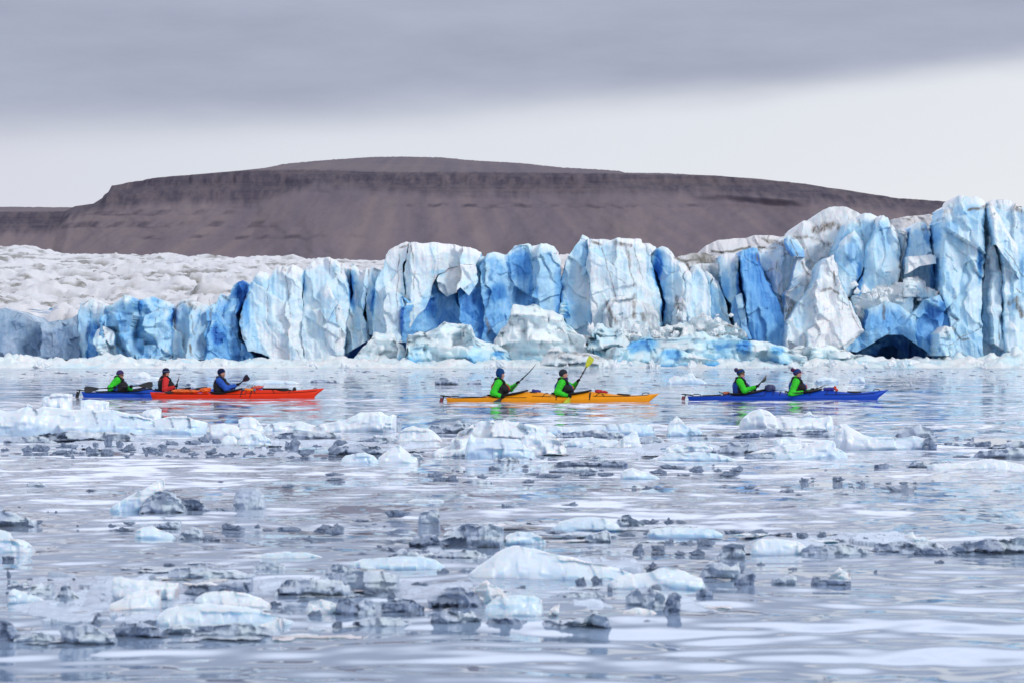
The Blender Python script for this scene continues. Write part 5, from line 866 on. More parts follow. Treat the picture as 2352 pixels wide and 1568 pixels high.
belt = [('f', 30, 60, 66, 26), ('f', 120, 72, 66, 40), ('f', 205, 68, 70, 18), ('f', 530, 135, 150, 30), ('f', 690, 138, 120, 30), ('f', 840, 152, 150, 28), ('f', 960, 162, 90, 40), ('f', 1085, 155, 80, 30), ('f', 1165, 152, 90, 18), ('f', 1190, 182, 70, 22), ('f', 1305, 182, 40, 26), ('f', 1365, 180, 60, 30), ('f', 1470, 162, 110, 30), ('f', 1585, 160, 70, 20), ('f', 1820, 326, 80, 34), ('f', 1420, 384, 28, 22), ('f', 1482, 400, 14, 8), ('f', 900, 364, 70, 18), ('f', 2260, 102, 80, 16), ('f', 2340, 100, 60, 10), ('f', 2290, 158, 150, 24), ('f', 2160, 266, 110, 24), ('f', 2010, 260, 60, 12), ('f', 1545, 240, 110, 28), ('f', 620, 524, 60, 10), ('f', 560, 474, 40, 8), ('f', 440, 532, 40, 10), ('f', 700, 335, 60, 26), ('f', 545, 385, 110, 70), ('f', 190, 266, 110, 30), ('f', 50, 242, 100, 40), ('f', 250, 200, 130, 30), ('f', 1450, 225, 60, 20)]
for c, x, y, w, h in belt:
    q = conv(c, [(x, y)])[0]; chip(q[0], q[1], w * .365, h * .365, 'k' if _cr.random() < .75 else 'g', *CH_C)
# thin panes lying awash, and more bits wedged between them
PANE = ('thin flat pane of clear ice lying awash in the foreground packs', 'thin flat panes awash in the foreground')
_pr = random.Random(23)
def pane(x, y, w, h, kind='g', bl=.3):
    n = 9; pts = [(x - w / 2 + w * i / (n - 1), y - h * (.55 + .45 * _pr.random()) * (0.15 if i in (0, n - 1) else 1)) for i in range(n)]
    o = berg(pts, y, mat=KM[kind], depth=_pr.uniform(.35, .6), blue=bl, name='flat_floe', rough=1.0, fs=.25, steep=6)
    return tag(o, PANE[0], 'ice floe', PANE[1])
for (x0, x1, y0, y1, nn, ws) in ((10, 780, 1290, 1475, 26, (70, 240)), (760, 1620, 1200, 1440, 34, (70, 260)), (1640, 2340, 1215, 1280, 14, (60, 200)), (500, 1400, 1000, 1050, 10, (60, 160)), (1250, 1700, 1040, 1075, 6, (60, 150)), (0, 700, 1005, 1040, 8, (60, 170))):
    for i in range(nn):
        y = _pr.uniform(y0, y1); pane(_pr.uniform(x0, x1), y, _pr.uniform(*ws) * (.6 if y < 1080 else 1), _pr.uniform(3, 9) * (.6 if y < 1080 else 1), _pr.choice('ggw'), _pr.uniform(.2, .6))
for i in range(34):
    x, y = _pr.choice([(_pr.uniform(0, 800), _pr.uniform(1300, 1470)), (_pr.uniform(800, 1650), _pr.uniform(1220, 1440))]); chip(x, y, _pr.uniform(12, 50), _pr.uniform(8, 22), _pr.choice('kkgw'), *CH_D)
def slush(x0, x1, y0, y1, seed, label, cell=(.16, .42), hh=.05, thin=0.0):
    """half-sunk slabs and crumbs grown together, awash at the surface"""
    nx, ny = int((x1 - x0) / 2.2), int(min(150, (y1 - y0) / 1.0)); xs = np.linspace(x0, x1, nx); D = dist(np.linspace(y1, y0, ny))
    X = (xs[:, None] - CX) * D[None] / F; Y = np.repeat(D[None], nx, 0); u = np.linspace(-1, 1, nx)[:, None]; v = np.linspace(-1, 1, ny)[None]
    q = np.stack([X, Y, X * 0 + seed], -1); sc = D[None] / 14.0
    w = .35 * fbm(np.stack([X * 4, Y * 1.5, X * 0 + seed], -1), 3, seed)
    f1, i1 = facets(X / (cell[0] * 1.6) + w, Y / (cell[1] * 1.5) + w, seed + .0, .5, .25, .4, True); f2, i2 = facets(X / (cell[0] * .55) + w, Y / (cell[1] * .55), seed + 20., .8, .3, .4, True)
    M = ss(0, .35, 1 - np.maximum(np.abs(u), np.abs(v)) + .30 * fbm(q * [1.2, .5, 1], 4, seed) - thin - .12)
    Z = -.022 + hh * M * (np.maximum(0, i1 * 1.5 - .55) * .75 + np.maximum(0, i2 - .5) * .55 - .5 * f1 - .25 * f2 + .18 * fbm(q * [9, 5, 1], 3, seed)) - .03 * (1 - M)
    b = .08 + .42 * i1 * (i1 > .35) + .3 * (i2 - .4) + .1 * ss(0, hh, Z)
    me = raw_mesh('wet_brash', np.stack([X, Y, Z], -1), grid_faces(nx, ny)[:, ::-1], smooth=False, attrs={'blue': np.clip(b, 0, 1)})
    return tag(link('brash_ice', me, M_SLUSH), label, kind='stuff')
slush(-80, 860, 1285, 1480, 5, 'half sunk grey blue brash awash around the left foreground floes')
slush(740, 1690, 1205, 1445, 6, 'half sunk grey blue brash awash around the middle foreground floes')
slush(1600, 2450, 1218, 1282, 7, 'half sunk grey brash filling the long belt on the right', (.2, .7), .04)
slush(-60, 1180, 1000, 1052, 8, 'dark wet brash filling the crowded strip below the white shelf', (.35, 1.6), .06, .1)
slush(1000, 1760, 1008, 1060, 9, 'wet brash between the big dome and the finned floe', (.35, 1.6), .06, .12)
def merged(name, spots, mats, label):
    """a scatter too fine to count, as one object"""
    Vs, Fs, off = [], [], 0
    for (x, y, D, w, h, z) in spots:
        me = CHIPS[_pr.randrange(14)]['k']; V = np.empty(len(me.vertices) * 3); me.vertices.foreach_get('co', V); V = V.reshape(-1, 3) * [w, w * .8, h]; a = _pr.uniform(0, 6.28)
        V = V @ rotz(a).T + [x, D, z]; Fs += [tuple(i + off for i in f.vertices) for f in me.polygons]; Vs.append(V); off += len(V)
    me = bpy.data.meshes.new(name); me.from_pydata(np.concatenate(Vs).tolist(), [], Fs); at = me.attributes.new('blue', 'FLOAT', 'POINT'); at.data.foreach_set('value', np.full(off, .15, np.float32))
    return tag(link(name, me, mats), label, kind='stuff')
def rotz(a): return np.array([[math.cos(a), -math.sin(a), 0], [math.sin(a), math.cos(a), 0], [0, 0, 1]])
sp = []
for i in range(420):
    y = 849 + 42 * _pr.random() ** 1.4 + (2 if i % 3 else 0); x = _pr.uniform(0, 2352) if i % 2 else _pr.choice([420, 900, 1180, 1500, 1950, 2150]) + _pr.gauss(0, 90); D = dist(y); w = _pr.uniform(4, 26) * D / F * (1.3 if _pr.random() < .2 else .7)
    sp.append(((x - CX) * D / F, y, D, w, min(.12, _pr.uniform(.4, 2.2) * D / F * 1.6), .01))
merged('ice_bits', sp[:280], M_DARK, 'dark fine ice bits strewn over the far water behind the kayaks')
merged('ice_bits', sp[280:], M_WHITE, 'white fine ice bits strewn over the far water behind the kayaks')
# broken blocks on the heaps and the ledge under the ice front
def rubble(c, x, y, D, w):
    q = conv(c, [(x, y)])[0]; o = bpy.data.objects.new('broken_ice_block', RUB[_pr.randrange(14)]); scene.collection.objects.link(o); X, Y, Z = P(q[0], q[1], D)
    o.location = (X, Y, Z); o.scale = (w, w * .9, w * _pr.uniform(1.1, 1.7)); o.rotation_euler = (_pr.uniform(-.6, .6), _pr.uniform(-.6, .6), _pr.uniform(0, 6.28))
    return tag(o, 'broken white ice block among the rubble at the foot of the glacier', 'ice block', 'rubble blocks under the ice front')
RUB = []
for row in CHIPS:
    m2 = row['k'].copy(); m2.name = 'broken_ice_block'; m2.materials.clear(); m2.materials.append(M_BERG); RUB.append(m2)
for i in range(42): rubble(7, _pr.uniform(950, 1700), 800 + 150 * _pr.random(), 443.5 - 1.5 * _pr.random(), _pr.uniform(.5, 1.7))
for i in range(26): rubble(6, _pr.uniform(790, 1420), _pr.uniform(800, 930), 432, _pr.uniform(.6, 1.9))
for i in range(12): rubble(6, _pr.uniform(1380, 2000), 700 + abs(_pr.gauss(0, 1)) * 90, 431 - 2 * _pr.random(), _pr.uniform(.5, 1.6))
for i in range(14): rubble(6, _pr.uniform(880, 1350), _pr.uniform(600, 850), 441.5, _pr.uniform(.4, 1.3))
for i in range(70):
    x = _pr.uniform(0, 2352); D = 414 + 7 * _pr.random(); rubble(2, x, HOR - (-H + _pr.uniform(-.1, .5)) * F / D, D, abs(_pr.gauss(0, 1)) * .9 + .4)
# ------------------------------------------------------------------ signed distance modelling for people, clothes and soft gear
def rotm(yaw=0, pitch=0, roll=0):
    cy, sy, cp, sp, cr, sr = math.cos(yaw), math.sin(yaw), math.cos(pitch), math.sin(pitch), math.cos(roll), math.sin(roll)
    return np.array([[cy, -sy, 0], [sy, cy, 0], [0, 0, 1]]) @ np.array([[cp, 0, sp], [0, 1, 0], [-sp, 0, cp]]) @ np.array([[1, 0, 0], [0, cr, -sr], [0, sr, cr]])
class Field:
    def __init__(s, lo, hi, h):
        s.lo = np.array(lo, float); s.h = h; n = np.ceil((np.array(hi) - s.lo) / h).astype(int) + 1
        s.ax = [s.lo[i] + h * np.arange(n[i]) for i in range(3)]; s.f = np.full(n, .08)
    def sub(s, lo, hi, m):
        i0 = [max(0, int((lo[i] - m - s.lo[i]) / s.h)) for i in range(3)]; i1 = [min(s.f.shape[i], int((hi[i] + m - s.lo[i]) / s.h) + 2) for i in range(3)]
        if any(b <= a for a, b in zip(i0, i1)): return None, None
        sl = tuple(slice(a, b) for a, b in zip(i0, i1))
        g = np.meshgrid(*[s.ax[i][sl[i]] for i in range(3)], indexing='ij'); return sl, np.stack(g, -1)
    def comb(s, sl, d, k, op):
        f = s.f[sl]
        if op == 'u':
            h = np.clip(.5 + .5 * (f - d) / k, 0, 1); s.f[sl] = f * (1 - h) + d * h - k * h * (1 - h)
        elif op == 's': s.f[sl] = np.maximum(f, -d)
    def cap(s, a, b, ra, rb=None, k=.02, op='u'):
        a, b = np.array(a, float), np.array(b, float); rb = ra if rb is None else rb; m = max(ra, rb) + .05
        sl, p = s.sub(np.minimum(a, b), np.maximum(a, b), m)
        if sl is None: return s
        ab = b - a; t = np.clip(((p - a) @ ab) / (ab @ ab + 1e-12), 0, 1)
        s.comb(sl, np.linalg.norm(p - a - t[..., None] * ab, axis=-1) - (ra + (rb - ra) * t), k, op); return s
    def ell(s, c, r, R=None, k=.02, op='u'):
        c = np.array(c, float); r = np.array(r, float); m = r.max() + .05
        sl, p = s.sub(c, c, m)
        if sl is None: return s
        q = p - c
        if R is not None: q = q @ R
        k0 = np.linalg.norm(q / r, axis=-1); k1 = np.linalg.norm(q / (r * r), axis=-1) + 1e-9
        s.comb(sl, k0 * (k0 - 1) / k1, k, op); return s
    def box(s, c, r, R=None, rd=.02, k=.01, op='u'):
        c = np.array(c, float); r = np.array(r, float); m = np.linalg.norm(r) + .05
        sl, p = s.sub(c, c, m)
        if sl is None: return s
        q = p - c
        if R is not None: q = q @ R
        q = np.abs(q) - (r - rd); s.comb(sl, np.linalg.norm(np.maximum(q, 0), axis=-1) + np.minimum(q.max(-1), 0) - rd, k, op); return s
    def pts(s): return np.stack(np.meshgrid(*s.ax, indexing='ij'), -1)
    def wrinkle(s, amp, scale, seed):
        near = np.abs(s.f) < .05; p = s.pts()[near]; s.f[near] += amp * fbm(p * scale, 2, seed); return s
    def cut(s, fn): s.f = np.maximum(s.f, fn(s.pts())); return s
    def net(s):
        f = s.f; ins = f < 0; nx, ny, nz = f.shape; cs = np.zeros((nx - 1, ny - 1, nz - 1), int)
        for a in (0, 1):
            for b in (0, 1):
                for c in (0, 1): cs += ins[a:nx - 1 + a, b:ny - 1 + b, c:nz - 1 + c]
        act = (cs > 0) & (cs < 8); idx = np.full(cs.shape, -1); idx[act] = np.arange(act.sum()); C = np.argwhere(act)
        acc = np.zeros((len(C), 3)); cnt = np.zeros(len(C))
        for ax in range(3):
            o = [i for i in range(3) if i != ax]
            for a in (0, 1):
                for b in (0, 1):
                    i = C.copy(); i[:, o[0]] += a; i[:, o[1]] += b; j = i.copy(); j[:, ax] += 1
                    fa, fb = f[tuple(i.T)], f[tuple(j.T)]; m = (fa < 0) != (fb < 0); t = fa[m] / (fa[m] - fb[m])
                    q = i[m].astype(float); q[:, ax] += t; acc[m] += q; cnt[m] += 1
        V = s.lo + s.h * acc / np.maximum(cnt, 1)[:, None]; Q = []
        for ax in range(3):
            o = [(ax + 1) % 3, (ax + 2) % 3]; sl0 = [slice(None)] * 3; sl1 = [slice(None)] * 3; sl0[ax] = slice(0, -1); sl1[ax] = slice(1, None)
            A, B = ins[tuple(sl0)], ins[tuple(sl1)]; e = np.argwhere(A != B)
            e = e[(e[:, o[0]] > 0) & (e[:, o[1]] > 0) & (e[:, o[0]] < f.shape[o[0]] - 1) & (e[:, o[1]] < f.shape[o[1]] - 1)]
            if not len(e): continue
            def cell(d0, d1):
                c = e.copy(); c[:, o[0]] += d0; c[:, o[1]] += d1; return idx[tuple(c.T)]
            q = np.stack([cell(-1, -1), cell(0, -1), cell(0, 0), cell(-1, 0)], 1); fw = A[tuple(e.T)]; q[~fw] = q[~fw][:, ::-1]; Q.append(q)
        return V, np.concatenate(Q)
def sdf_obj(name, fld, mat, parent, attrs=None, off=None):
    V, Q = fld.net()
    me = raw_mesh(name, V, Q, attrs={k: fn(V) for k, fn in (attrs or {}).items()})
    return link(name, me, mat, parent)
def tube(name, pts, r, mat, parent, n=8, smooth_n=0):
    pts = np.array(pts, float)
    if smooth_n: 
        t = np.linspace(0, len(pts) - 1, smooth_n); i = np.clip(t.astype(int), 0, len(pts) - 2); u = (t - i)[:, None]
        g = lambda j: pts[np.clip(j, 0, len(pts) - 1)]
        p0, p1, p2, p3 = g(i - 1), g(i), g(i + 1), g(i + 2)
        pts = .5 * ((2 * p1) + (-p0 + p2) * u + (2 * p0 - 5 * p1 + 4 * p2 - p3) * u ** 2 + (-p0 + 3 * p1 - 3 * p2 + p3) * u ** 3)
    d = np.gradient(pts, axis=0); d /= np.linalg.norm(d, axis=1)[:, None] + 1e-9
    up = np.array([.13, .31, .94]); a = np.cross(d, up); a /= np.linalg.norm(a, axis=1)[:, None] + 1e-9; b = np.cross(d, a)
    th = np.arange(n) * 2 * math.pi / n; rr = np.broadcast_to(np.asarray(r, float), (len(pts),))[:, None, None]
    V = pts[:, None] + rr * (np.cos(th)[None, :, None] * a[:, None] + np.sin(th)[None, :, None] * b[:, None])
    V = np.concatenate([np.repeat(pts[:1, None], n, 1), V, np.repeat(pts[-1:, None], n, 1)])
    m = len(V); i = np.arange(m - 1)[:, None]; j = np.arange(n)[None]
    Fq = np.stack([i * n + j, (i + 1) * n + j, (i + 1) * n + (j + 1) % n, i * n + (j + 1) % n], -1).reshape(-1, 4)
    return link(name, raw_mesh(name, V, Fq), mat, parent)

def plain(name, col, rough=.5, spec=.4, bump=0, bscale=30, var=.12, coat=0):
    t = NT(name); n = t.noise(6, 4, .6)
    c = t.mix(t.ramp(n, [(.3, 0.0), (.7, 1.0)]), tuple(x * (1 - var) for x in col), tuple(min(1, x * (1 + var)) for x in col))
    t.set(Base_Color=c, Roughness=rough, Specular_IOR_Level=spec, Coat_Weight=coat)
    if bump: t.bump(t.noise(bscale, 4, .6), bump, .01)
    return t.mat
def two_tone(name, a, b, rough=.7, bump=.4):
    t = NT(name); c = t.mix(t.attr('tone'), a, b); n = t.noise(7, 4, .6)
    t.set(Base_Color=c, Roughness=rough, Specular_IOR_Level=.25); t.bump(t.noise(40, 4, .6), bump, .008); return t.mat
def hull_mat(name, col):
    t = NT(name); n = t.noise(3, 5, .6); sc = t.noise(1, 6, .7, None, (2, 40, 40))
    c = t.mix(t.ramp(n, [(.3, 0.0), (.7, 1.0)]), tuple(x * .88 for x in col), col)
    c = t.mix(t.math('MULTIPLY', t.ramp(sc, [(.62, 0.0), (.75, 1.0)]), .25), c, tuple(min(1, x * .6 + .25) for x in col))
    t.set(Base_Color=c, Roughness=.45, Specular_IOR_Level=.2, Coat_Weight=.0); t.bump(n, .1, .01); return t.mat
BLACK = plain('black_neoprene', (.008, .008, .010), .7, .12, .3)
RUBBER = plain('black_plastic', (.012, .012, .014), .5, .25)
CORD = plain('deck_cord', (.02, .02, .022), .7, .2)
def skin_mat():
    t = NT('skin'); c = t.mix(t.attr('tone'), (.50, .26, .19), (.16, .06, .05)); c = t.mix(t.attr('eye'), c, (.02, .018, .018))
    t.set(Base_Color=c, Roughness=.5, Specular_IOR_Level=.35, Subsurface_Weight=.15, Subsurface_Scale=.01); return t.mat
SKIN = skin_mat()

# ------------------------------------------------------------------ kayaks
class Boat:
    def __init__(s, kind, label, X0, Yw, c, length, beam, deck, col, yaw=0.0, coam=()):
        ox, oy, sc = CROPS[c]; s.d = dist(oy + Yw * sc); s.m = sc * s.d / F; s.X0, s.Yw = X0, Yw
        s.loc = ((ox + X0 * sc - CX) * s.d / F, s.d, 0); s.cy = math.cos(yaw)
        s.root = empty('kayak', s.loc, label, 'kayak', None, yaw); s.L = length; s.b = beam
        s.dx = np.array([(p[0] - X0) * s.m / s.cy for p in deck]); s.dz = np.array([(Yw - p[1]) * s.m for p in deck])
        s.mat = hull_mat(col[0], col[1]); s.hull(); s.yaw = yaw
        for (x0, x1, w) in coam: s.coaming(x0, x1, w)
    def q(s, X, Y, y=0.0):
        """crop pixel at lateral offset y -> kayak coordinates"""
        return np.array([((X - s.X0) * s.m - y * -math.sin(s.yaw) * 1.0) / s.cy if s.yaw else (X - s.X0) * s.m, y, (s.Yw - Y) * s.m])
    def prof(s, x):
        h = s.L / 2; u = np.clip(x / h, -1, 1); ridge = np.interp(x, s.dx, s.dz)
        bw = s.b / 2 * np.maximum(1 - np.abs(u) ** 2.3, 0) ** .85 + .012
        sheer = np.minimum(ridge - .012, .105 + .085 * np.maximum(u, 0) ** 3 + .02 * np.abs(u) ** 3)
        return bw, ridge, sheer
    def deckpt(s, x, f, lift=.006):
        bw, ridge, sheer = s.prof(np.array(float(x))); a = abs(f)
        return np.array([x, f * bw * .97, sheer + (ridge - sheer) * (1 - a ** 2.2) + lift])
    def hull(s):
        nx = 160; h = s.L / 2; x = -h + s.L * (.5 - .5 * np.cos(np.linspace(0, math.pi, nx))) ; x = .5 * x + .5 * np.linspace(-h, h, nx)
        bw, ridge, sheer = s.prof(x); u = x / h; keel = -.13 * (1 - np.abs(u) ** 5)
        sec = []
        for a in np.linspace(-1, 1, 25):
            sec.append((a * bw * .97, sheer + (ridge - sheer) * (1 - abs(a) ** 2.2)))
        for f, zf in ((1.0, .0), (1.0, .12), (.985, .35), (.95, .6), (.87, .82), (.62, .95), (.3, .99), (0, 1.0), (-.3, .99), (-.62, .95), (-.87, .82), (-.95, .6), (-.985, .35), (-1.0, .12), (-1.0, .0)):
            zz = sheer - .008 + (keel - sheer) * zf; sec.append((f * bw, zz))
        V = np.stack([np.stack([x, y, z], -1) for y, z in sec], 1)
        wb = np.clip((u - .86) / .14, 0, 1) ** 1.5; ws = np.clip((-u - .93) / .07, 0, 1) ** 1.5
        zt = ridge[-1]; V[..., 0] += (wb[:, None] * (V[..., 2] - zt) * 1.25); V[..., 0] -= ws[:, None] * (V[..., 2] - ridge[0]) * .35
        n = V.shape[1]; Fq = grid_faces(nx, n); i = np.arange(nx - 1); wrapf = np.stack([i * n + n - 1, (i + 1) * n + n - 1, (i + 1) * n, i * n], 1)
        me = raw_mesh('hull', V, np.concatenate([Fq, wrapf])[:, ::-1])
        bm_caps(me, V, n); link('hull', me, s.mat, s.root)
    def coam_pts(s, x0, x1, w, n=48, lift=.035):
        xc, a = (x0 + x1) / 2, (x1 - x0) / 2; out = []
        for t in np.linspace(0, 2 * math.pi, n + 1):
            x = xc + a * math.cos(t); y = w * math.sin(t) * (1 - .18 * math.cos(t)); bw, r, sh = s.prof(np.array(x)); zr = np.interp(x, [x0, x1], [s.prof(np.array(x0))[1], s.prof(np.array(x1))[1]])
            out.append((x, y, zr + lift - .05 * (y / w) ** 2))
        return out
    def coaming(s, x0, x1, w):
        o = tube('cockpit_coaming', s.coam_pts(x0, x1, w), .026, RUBBER, s.root, 8)
    def cord(s, pts, r=.008, name='deck_line'): return tube(name, pts, r, CORD, s.root, 6)
    def edge_line(s, x0, x1, f=-.9, n=40): return s.cord([s.deckpt(x, f, .012) for x in np.linspace(x0, x1, n)])
    def across(s, x0, x1, n=16): return s.cord([s.deckpt(x0 + (x1 - x0) * (t if t < .5 else 1 - t) * 2, -1 + 2 * t, .014) for t in np.linspace(.04, .96, n)], .009, 'bungee_cord')
    def handle(s, x, w=.14, h=.055):
        z = float(s.prof(np.array(x))[1]); return tube('carry_handle', [(x - w, 0, z), (x - w * .7, 0, z + h * .8), (x, 0, z + h), (x + w * .7, 0, z + h * .8), (x + w, 0, z)], .012, RUBBER, s.root, 7, 22)
    def hatch(s, x, lx, ly):
        n = 30; r = []
        for k, (f, dz) in enumerate(((1.0, .004), (1.0, .022), (.9, .030), (.5, .034), (.02, .035))):
            for t in np.arange(n) * 2 * math.pi / n:
                xx = x + lx * f * math.cos(t); yy = ly * f * math.sin(t); bw = float(s.prof(np.array(xx))[0]); r.append(s.deckpt(xx, np.clip(yy / (bw * .97), -.95, .95), dz))
        i = np.arange(4)[:, None]; j = np.arange(n)[None]
        return link('hatch_cover', raw_mesh('hatch_cover', np.array(r), np.stack([i * n + j, i * n + (j + 1) % n, (i + 1) * n + (j + 1) % n, (i + 1) * n + j], -1).reshape(-1, 4)), RUBBER, s.root)
    def rudder(s, col):
        x = -s.L / 2; z = float(s.prof(np.array(x + .02))[1])
        f = Field((x - .3, -.08, -.12), (x + .2, .08, z + .2), .008)
        f.cap((x + .12, 0, z + .03), (x - .12, 0, z + .055), .022, .018, .01); f.cap((x - .05, 0, z + .05), (x - .09, 0, z - .04), .02, .018, .01); f.box((x - .12, 0, z + .06), (.06, .03, .012), None, .01)
        sdf_obj('rudder_bracket', f, RUBBER, s.root)
        f = Field((x - .32, -.04, -.2), (x + .1, .04, z + .1), .008); f.box((x - .13, 0, z - .10), (.055, .012, .10), rotm(0, .25, 0), .01)
        sdf_obj('rudder_blade', f, col, s.root)
def bm_caps(me, V, n):
    import bmesh
    bm = bmesh.new(); bm.from_mesh(me); bm.verts.ensure_lookup_table()
    for base, rev in ((0, False), ((V.shape[0] - 1) * n, True)):
        vs = [bm.verts[base + k] for k in range(n)]
        try: f = bm.faces.new(vs[::-1] if rev else vs); f.smooth = False
        except ValueError: pass
    bmesh.ops.recalc_face_normals(bm, faces=bm.faces)
    bm.to_mesh(me); bm.free()

RUDRED = plain('rudder_red', (.16, .03, .04), .5)
yk = Boat('double', 'orange yellow double kayak carrying two paddlers in green jackets', 1202, 527, 'k2', 6.15, .74,
  [(140, 488), (155, 487), (300, 490), (470, 487), (560, 470), (590, 468), (640, 478), (700, 470), (800, 455), (900, 438), (965, 426), (1060, 433), (1120, 440), (1190, 452), (1300, 462), (1420, 448), (1520, 436), (1580, 427), (1700, 440), (1830, 455), (1960, 463), (2080, 461), (2180, 452), (2250, 446), (2270, 445)],
  ('orange_hull', (.90, .33, .008)), 0, [(-1.78, -.72, .25), (.02, 1.10, .25)])
yk.edge_line(-2.9, -1.9); yk.edge_line(-1.75, -.75, -.97); yk.edge_line(-.6, -.05, -.85); yk.edge_line(1.15, 2.75, -.86)
for a, b in ((-2.1, -1.85), (-.32, -.12), (1.2, 1.45), (1.5, 1.3), (2.2, 2.05)): yk.across(a, b)
yk.handle(-2.82); yk.handle(2.68, .11); yk.hatch(-2.38, .27, .13); yk.hatch(2.05, .2, .15); yk.rudder(RUDRED)
for x in (.12, 1.08): yk.cord([yk.deckpt(x, -.55, .02), yk.deckpt(x - .02, -.9, .02), yk.deckpt(x - .03, -1.0, -.05) + np.array([0, -.012, 0])], .02, 'strap')
bk = Boat('double', 'blue double kayak on the right with two pompom hatted paddlers', 1207, 428, 'k3', 6.08, .74,
  [(160, 392), (178, 391), (300, 390), (440, 388), (520, 380), (600, 372), (660, 380), (740, 370), (850, 350), (960, 336), (1060, 338), (1130, 346), (1200, 360), (1300, 362), (1420, 350), (1540, 330), (1640, 332), (1740, 342), (1860, 352), (1980, 350), (2100, 340), (2200, 328), (2240, 324), (2260, 323)],
  ('blue_hull', (.006, .06, .46)), 0, [(-1.84, -.72, .25), (-.08, 1.02, .25)])
bk.edge_line(-2.9, -1.9); bk.edge_line(-1.8, -.75, -.97); bk.edge_line(1.05, 2.6, -.88)
for a, b in ((-.75, -.6), (-.5, -.4), (-.3, -.2), (1.1, 1.25), (1.4, 1.5), (.6, .75)): bk.across(a, b)
bk.handle(-2.76); bk.handle(2.68, .1); bk.hatch(-2.3, .3, .13); bk.hatch(2.0, .22, .15); bk.rudder(RUDRED)
rk = Boat('single', 'bright red single kayak loaded with orange deck bags', 1500, 338, 'k1', 5.5, .60,
  [(716, 284), (722, 283), (900, 288), (1000, 290), (1150, 290), (1230, 288), (1290, 297), (1350, 296), (1430, 280), (1540, 262), (1600, 258), (1700, 262), (1800, 262), (1900, 266), (2000, 268), (2100, 262), (2200, 254), (2283, 249), (2290, 249)],
  ('red_hull', (.80, .035, .006)), 0, [(-.85, .15, .22)])
rk.edge_line(-2.6, -.9); rk.edge_line(-.8, .3, -.96); rk.edge_line(.3, 2.5, -.85)
for a, b in ((-2.2, -1.9), (-1.5, -1.3), (.25, .4), (.6, .45), (1.2, 1.05), (1.6, 1.75)): rk.across(a, b)
rk.hatch(1.45, .24, .14); rk.hatch(-2.1, .2, .12); rk.handle(2.45, .05, .03)
for x in (.18, .48): rk.cord([rk.deckpt(x, -.4, .02), rk.deckpt(x - .03, -.88, .02), rk.deckpt(x - .06, -1.0, -.06) + np.array([0, -.014, 0])], .018, 'strap')
f = Field((1.7, -.12, .15), (2.1, .12, .5), .008); f.ell((1.80, -.02, .29), (.06, .05, .06)); f.cap((1.78, -.06, .27), (1.73, -.1, .20), .022, .018); sdf_obj('deck_fitting', f, RUBBER, rk.root)
lk = Boat('double', 'blue double kayak on the left half hidden behind the red kayak', 930, 327, 'k1', 6.1, .74,
  [(80, 275), (112, 274), (200, 278), (300, 280), (380, 276), (440, 270), (520, 272), (600, 255), (650, 246), (700, 250), (760, 264), (830, 270), (900, 268), (980, 262), (1080, 252), (1200, 250), (1300, 255), (1450, 258), (1600, 254), (1700, 248), (1750, 246)],
  ('blue_hull_left', (.006, .065, .46)), math.radians(22), [(-1.85, -.75, .25), (.0, 1.1, .25)])
lk.edge_line(-2.9, -1.9); lk.edge_line(-1.8, -.75, -.96); lk.edge_line(-.65, -.1, -.85)
for a, b in ((-1.85, -1.86), (-.6, -.85), (-.5, -.75), (-.3, -.4)): lk.across(a, b)
lk.handle(-2.72); lk.hatch(-2.3, .28, .13); lk.rudder(RUBBER)

# ------------------------------------------------------------------ paddles
def paddle(boat, A, B, nA, nB, label, colA, colB=None, blade=.47, wid=.092):
    """A, B blade tips in kayak coordinates; nA, nB the way each blade faces"""
    A, B = np.array(A, float), np.array(B, float); mid = (A + B) / 2; ax = (B - A) / np.linalg.norm(B - A)
    Rz = np.array(rotm(boat.yaw)); root = empty('paddle', tuple(np.array(boat.loc) + Rz @ mid), label, 'paddle', None, boat.yaw)
    a, b = A - mid, B - mid; tube('shaft', [a + ax * blade * .85, b - ax * blade * .85], .0165, RUBBER, root, 10)
    for tip, sgn, nrm, col in ((a, 1, nA, colA), (b, -1, nB, colB or colA)):
        d = ax * sgn; nrm = np.array(nrm, float); nrm -= d * (nrm @ d); nrm /= np.linalg.norm(nrm); w = np.cross(d, nrm); V = []
        nt, nw = 22, 9
        for side in (1, -1):
            for t in np.linspace(0, 1, nt):
                wl = wid * (math.sin(math.pi * min(1, (t * .93 + .07)) ** .62) ** .75) * (1 - .25 * t) + .012 * (t > .02)
                for v in np.linspace(-1, 1, nw):
                    th = .006 * (1 - .8 * abs(v)) + .012 * math.exp(-(v / .18) ** 2) * t
                    V.append(tip + d * (t * blade) + w * (wl * (v + .12 * (1 - t) * (1 - abs(v)))) + nrm * (side * th * (1 if t > 0 and t < 1 else .5) + .03 * (1 - t) ** 2 + .012 * v * v))
        Q = np.concatenate([grid_faces(nt, nw), grid_faces(nt, nw)[:, ::-1] + nt * nw])
        link('blade', raw_mesh('blade', np.array(V), Q), col, root)
        c = tip + d * (blade + .22); tube('drip_ring', [c - d * .008, c + d * .008], .032, RUBBER, root, 10)
    return root

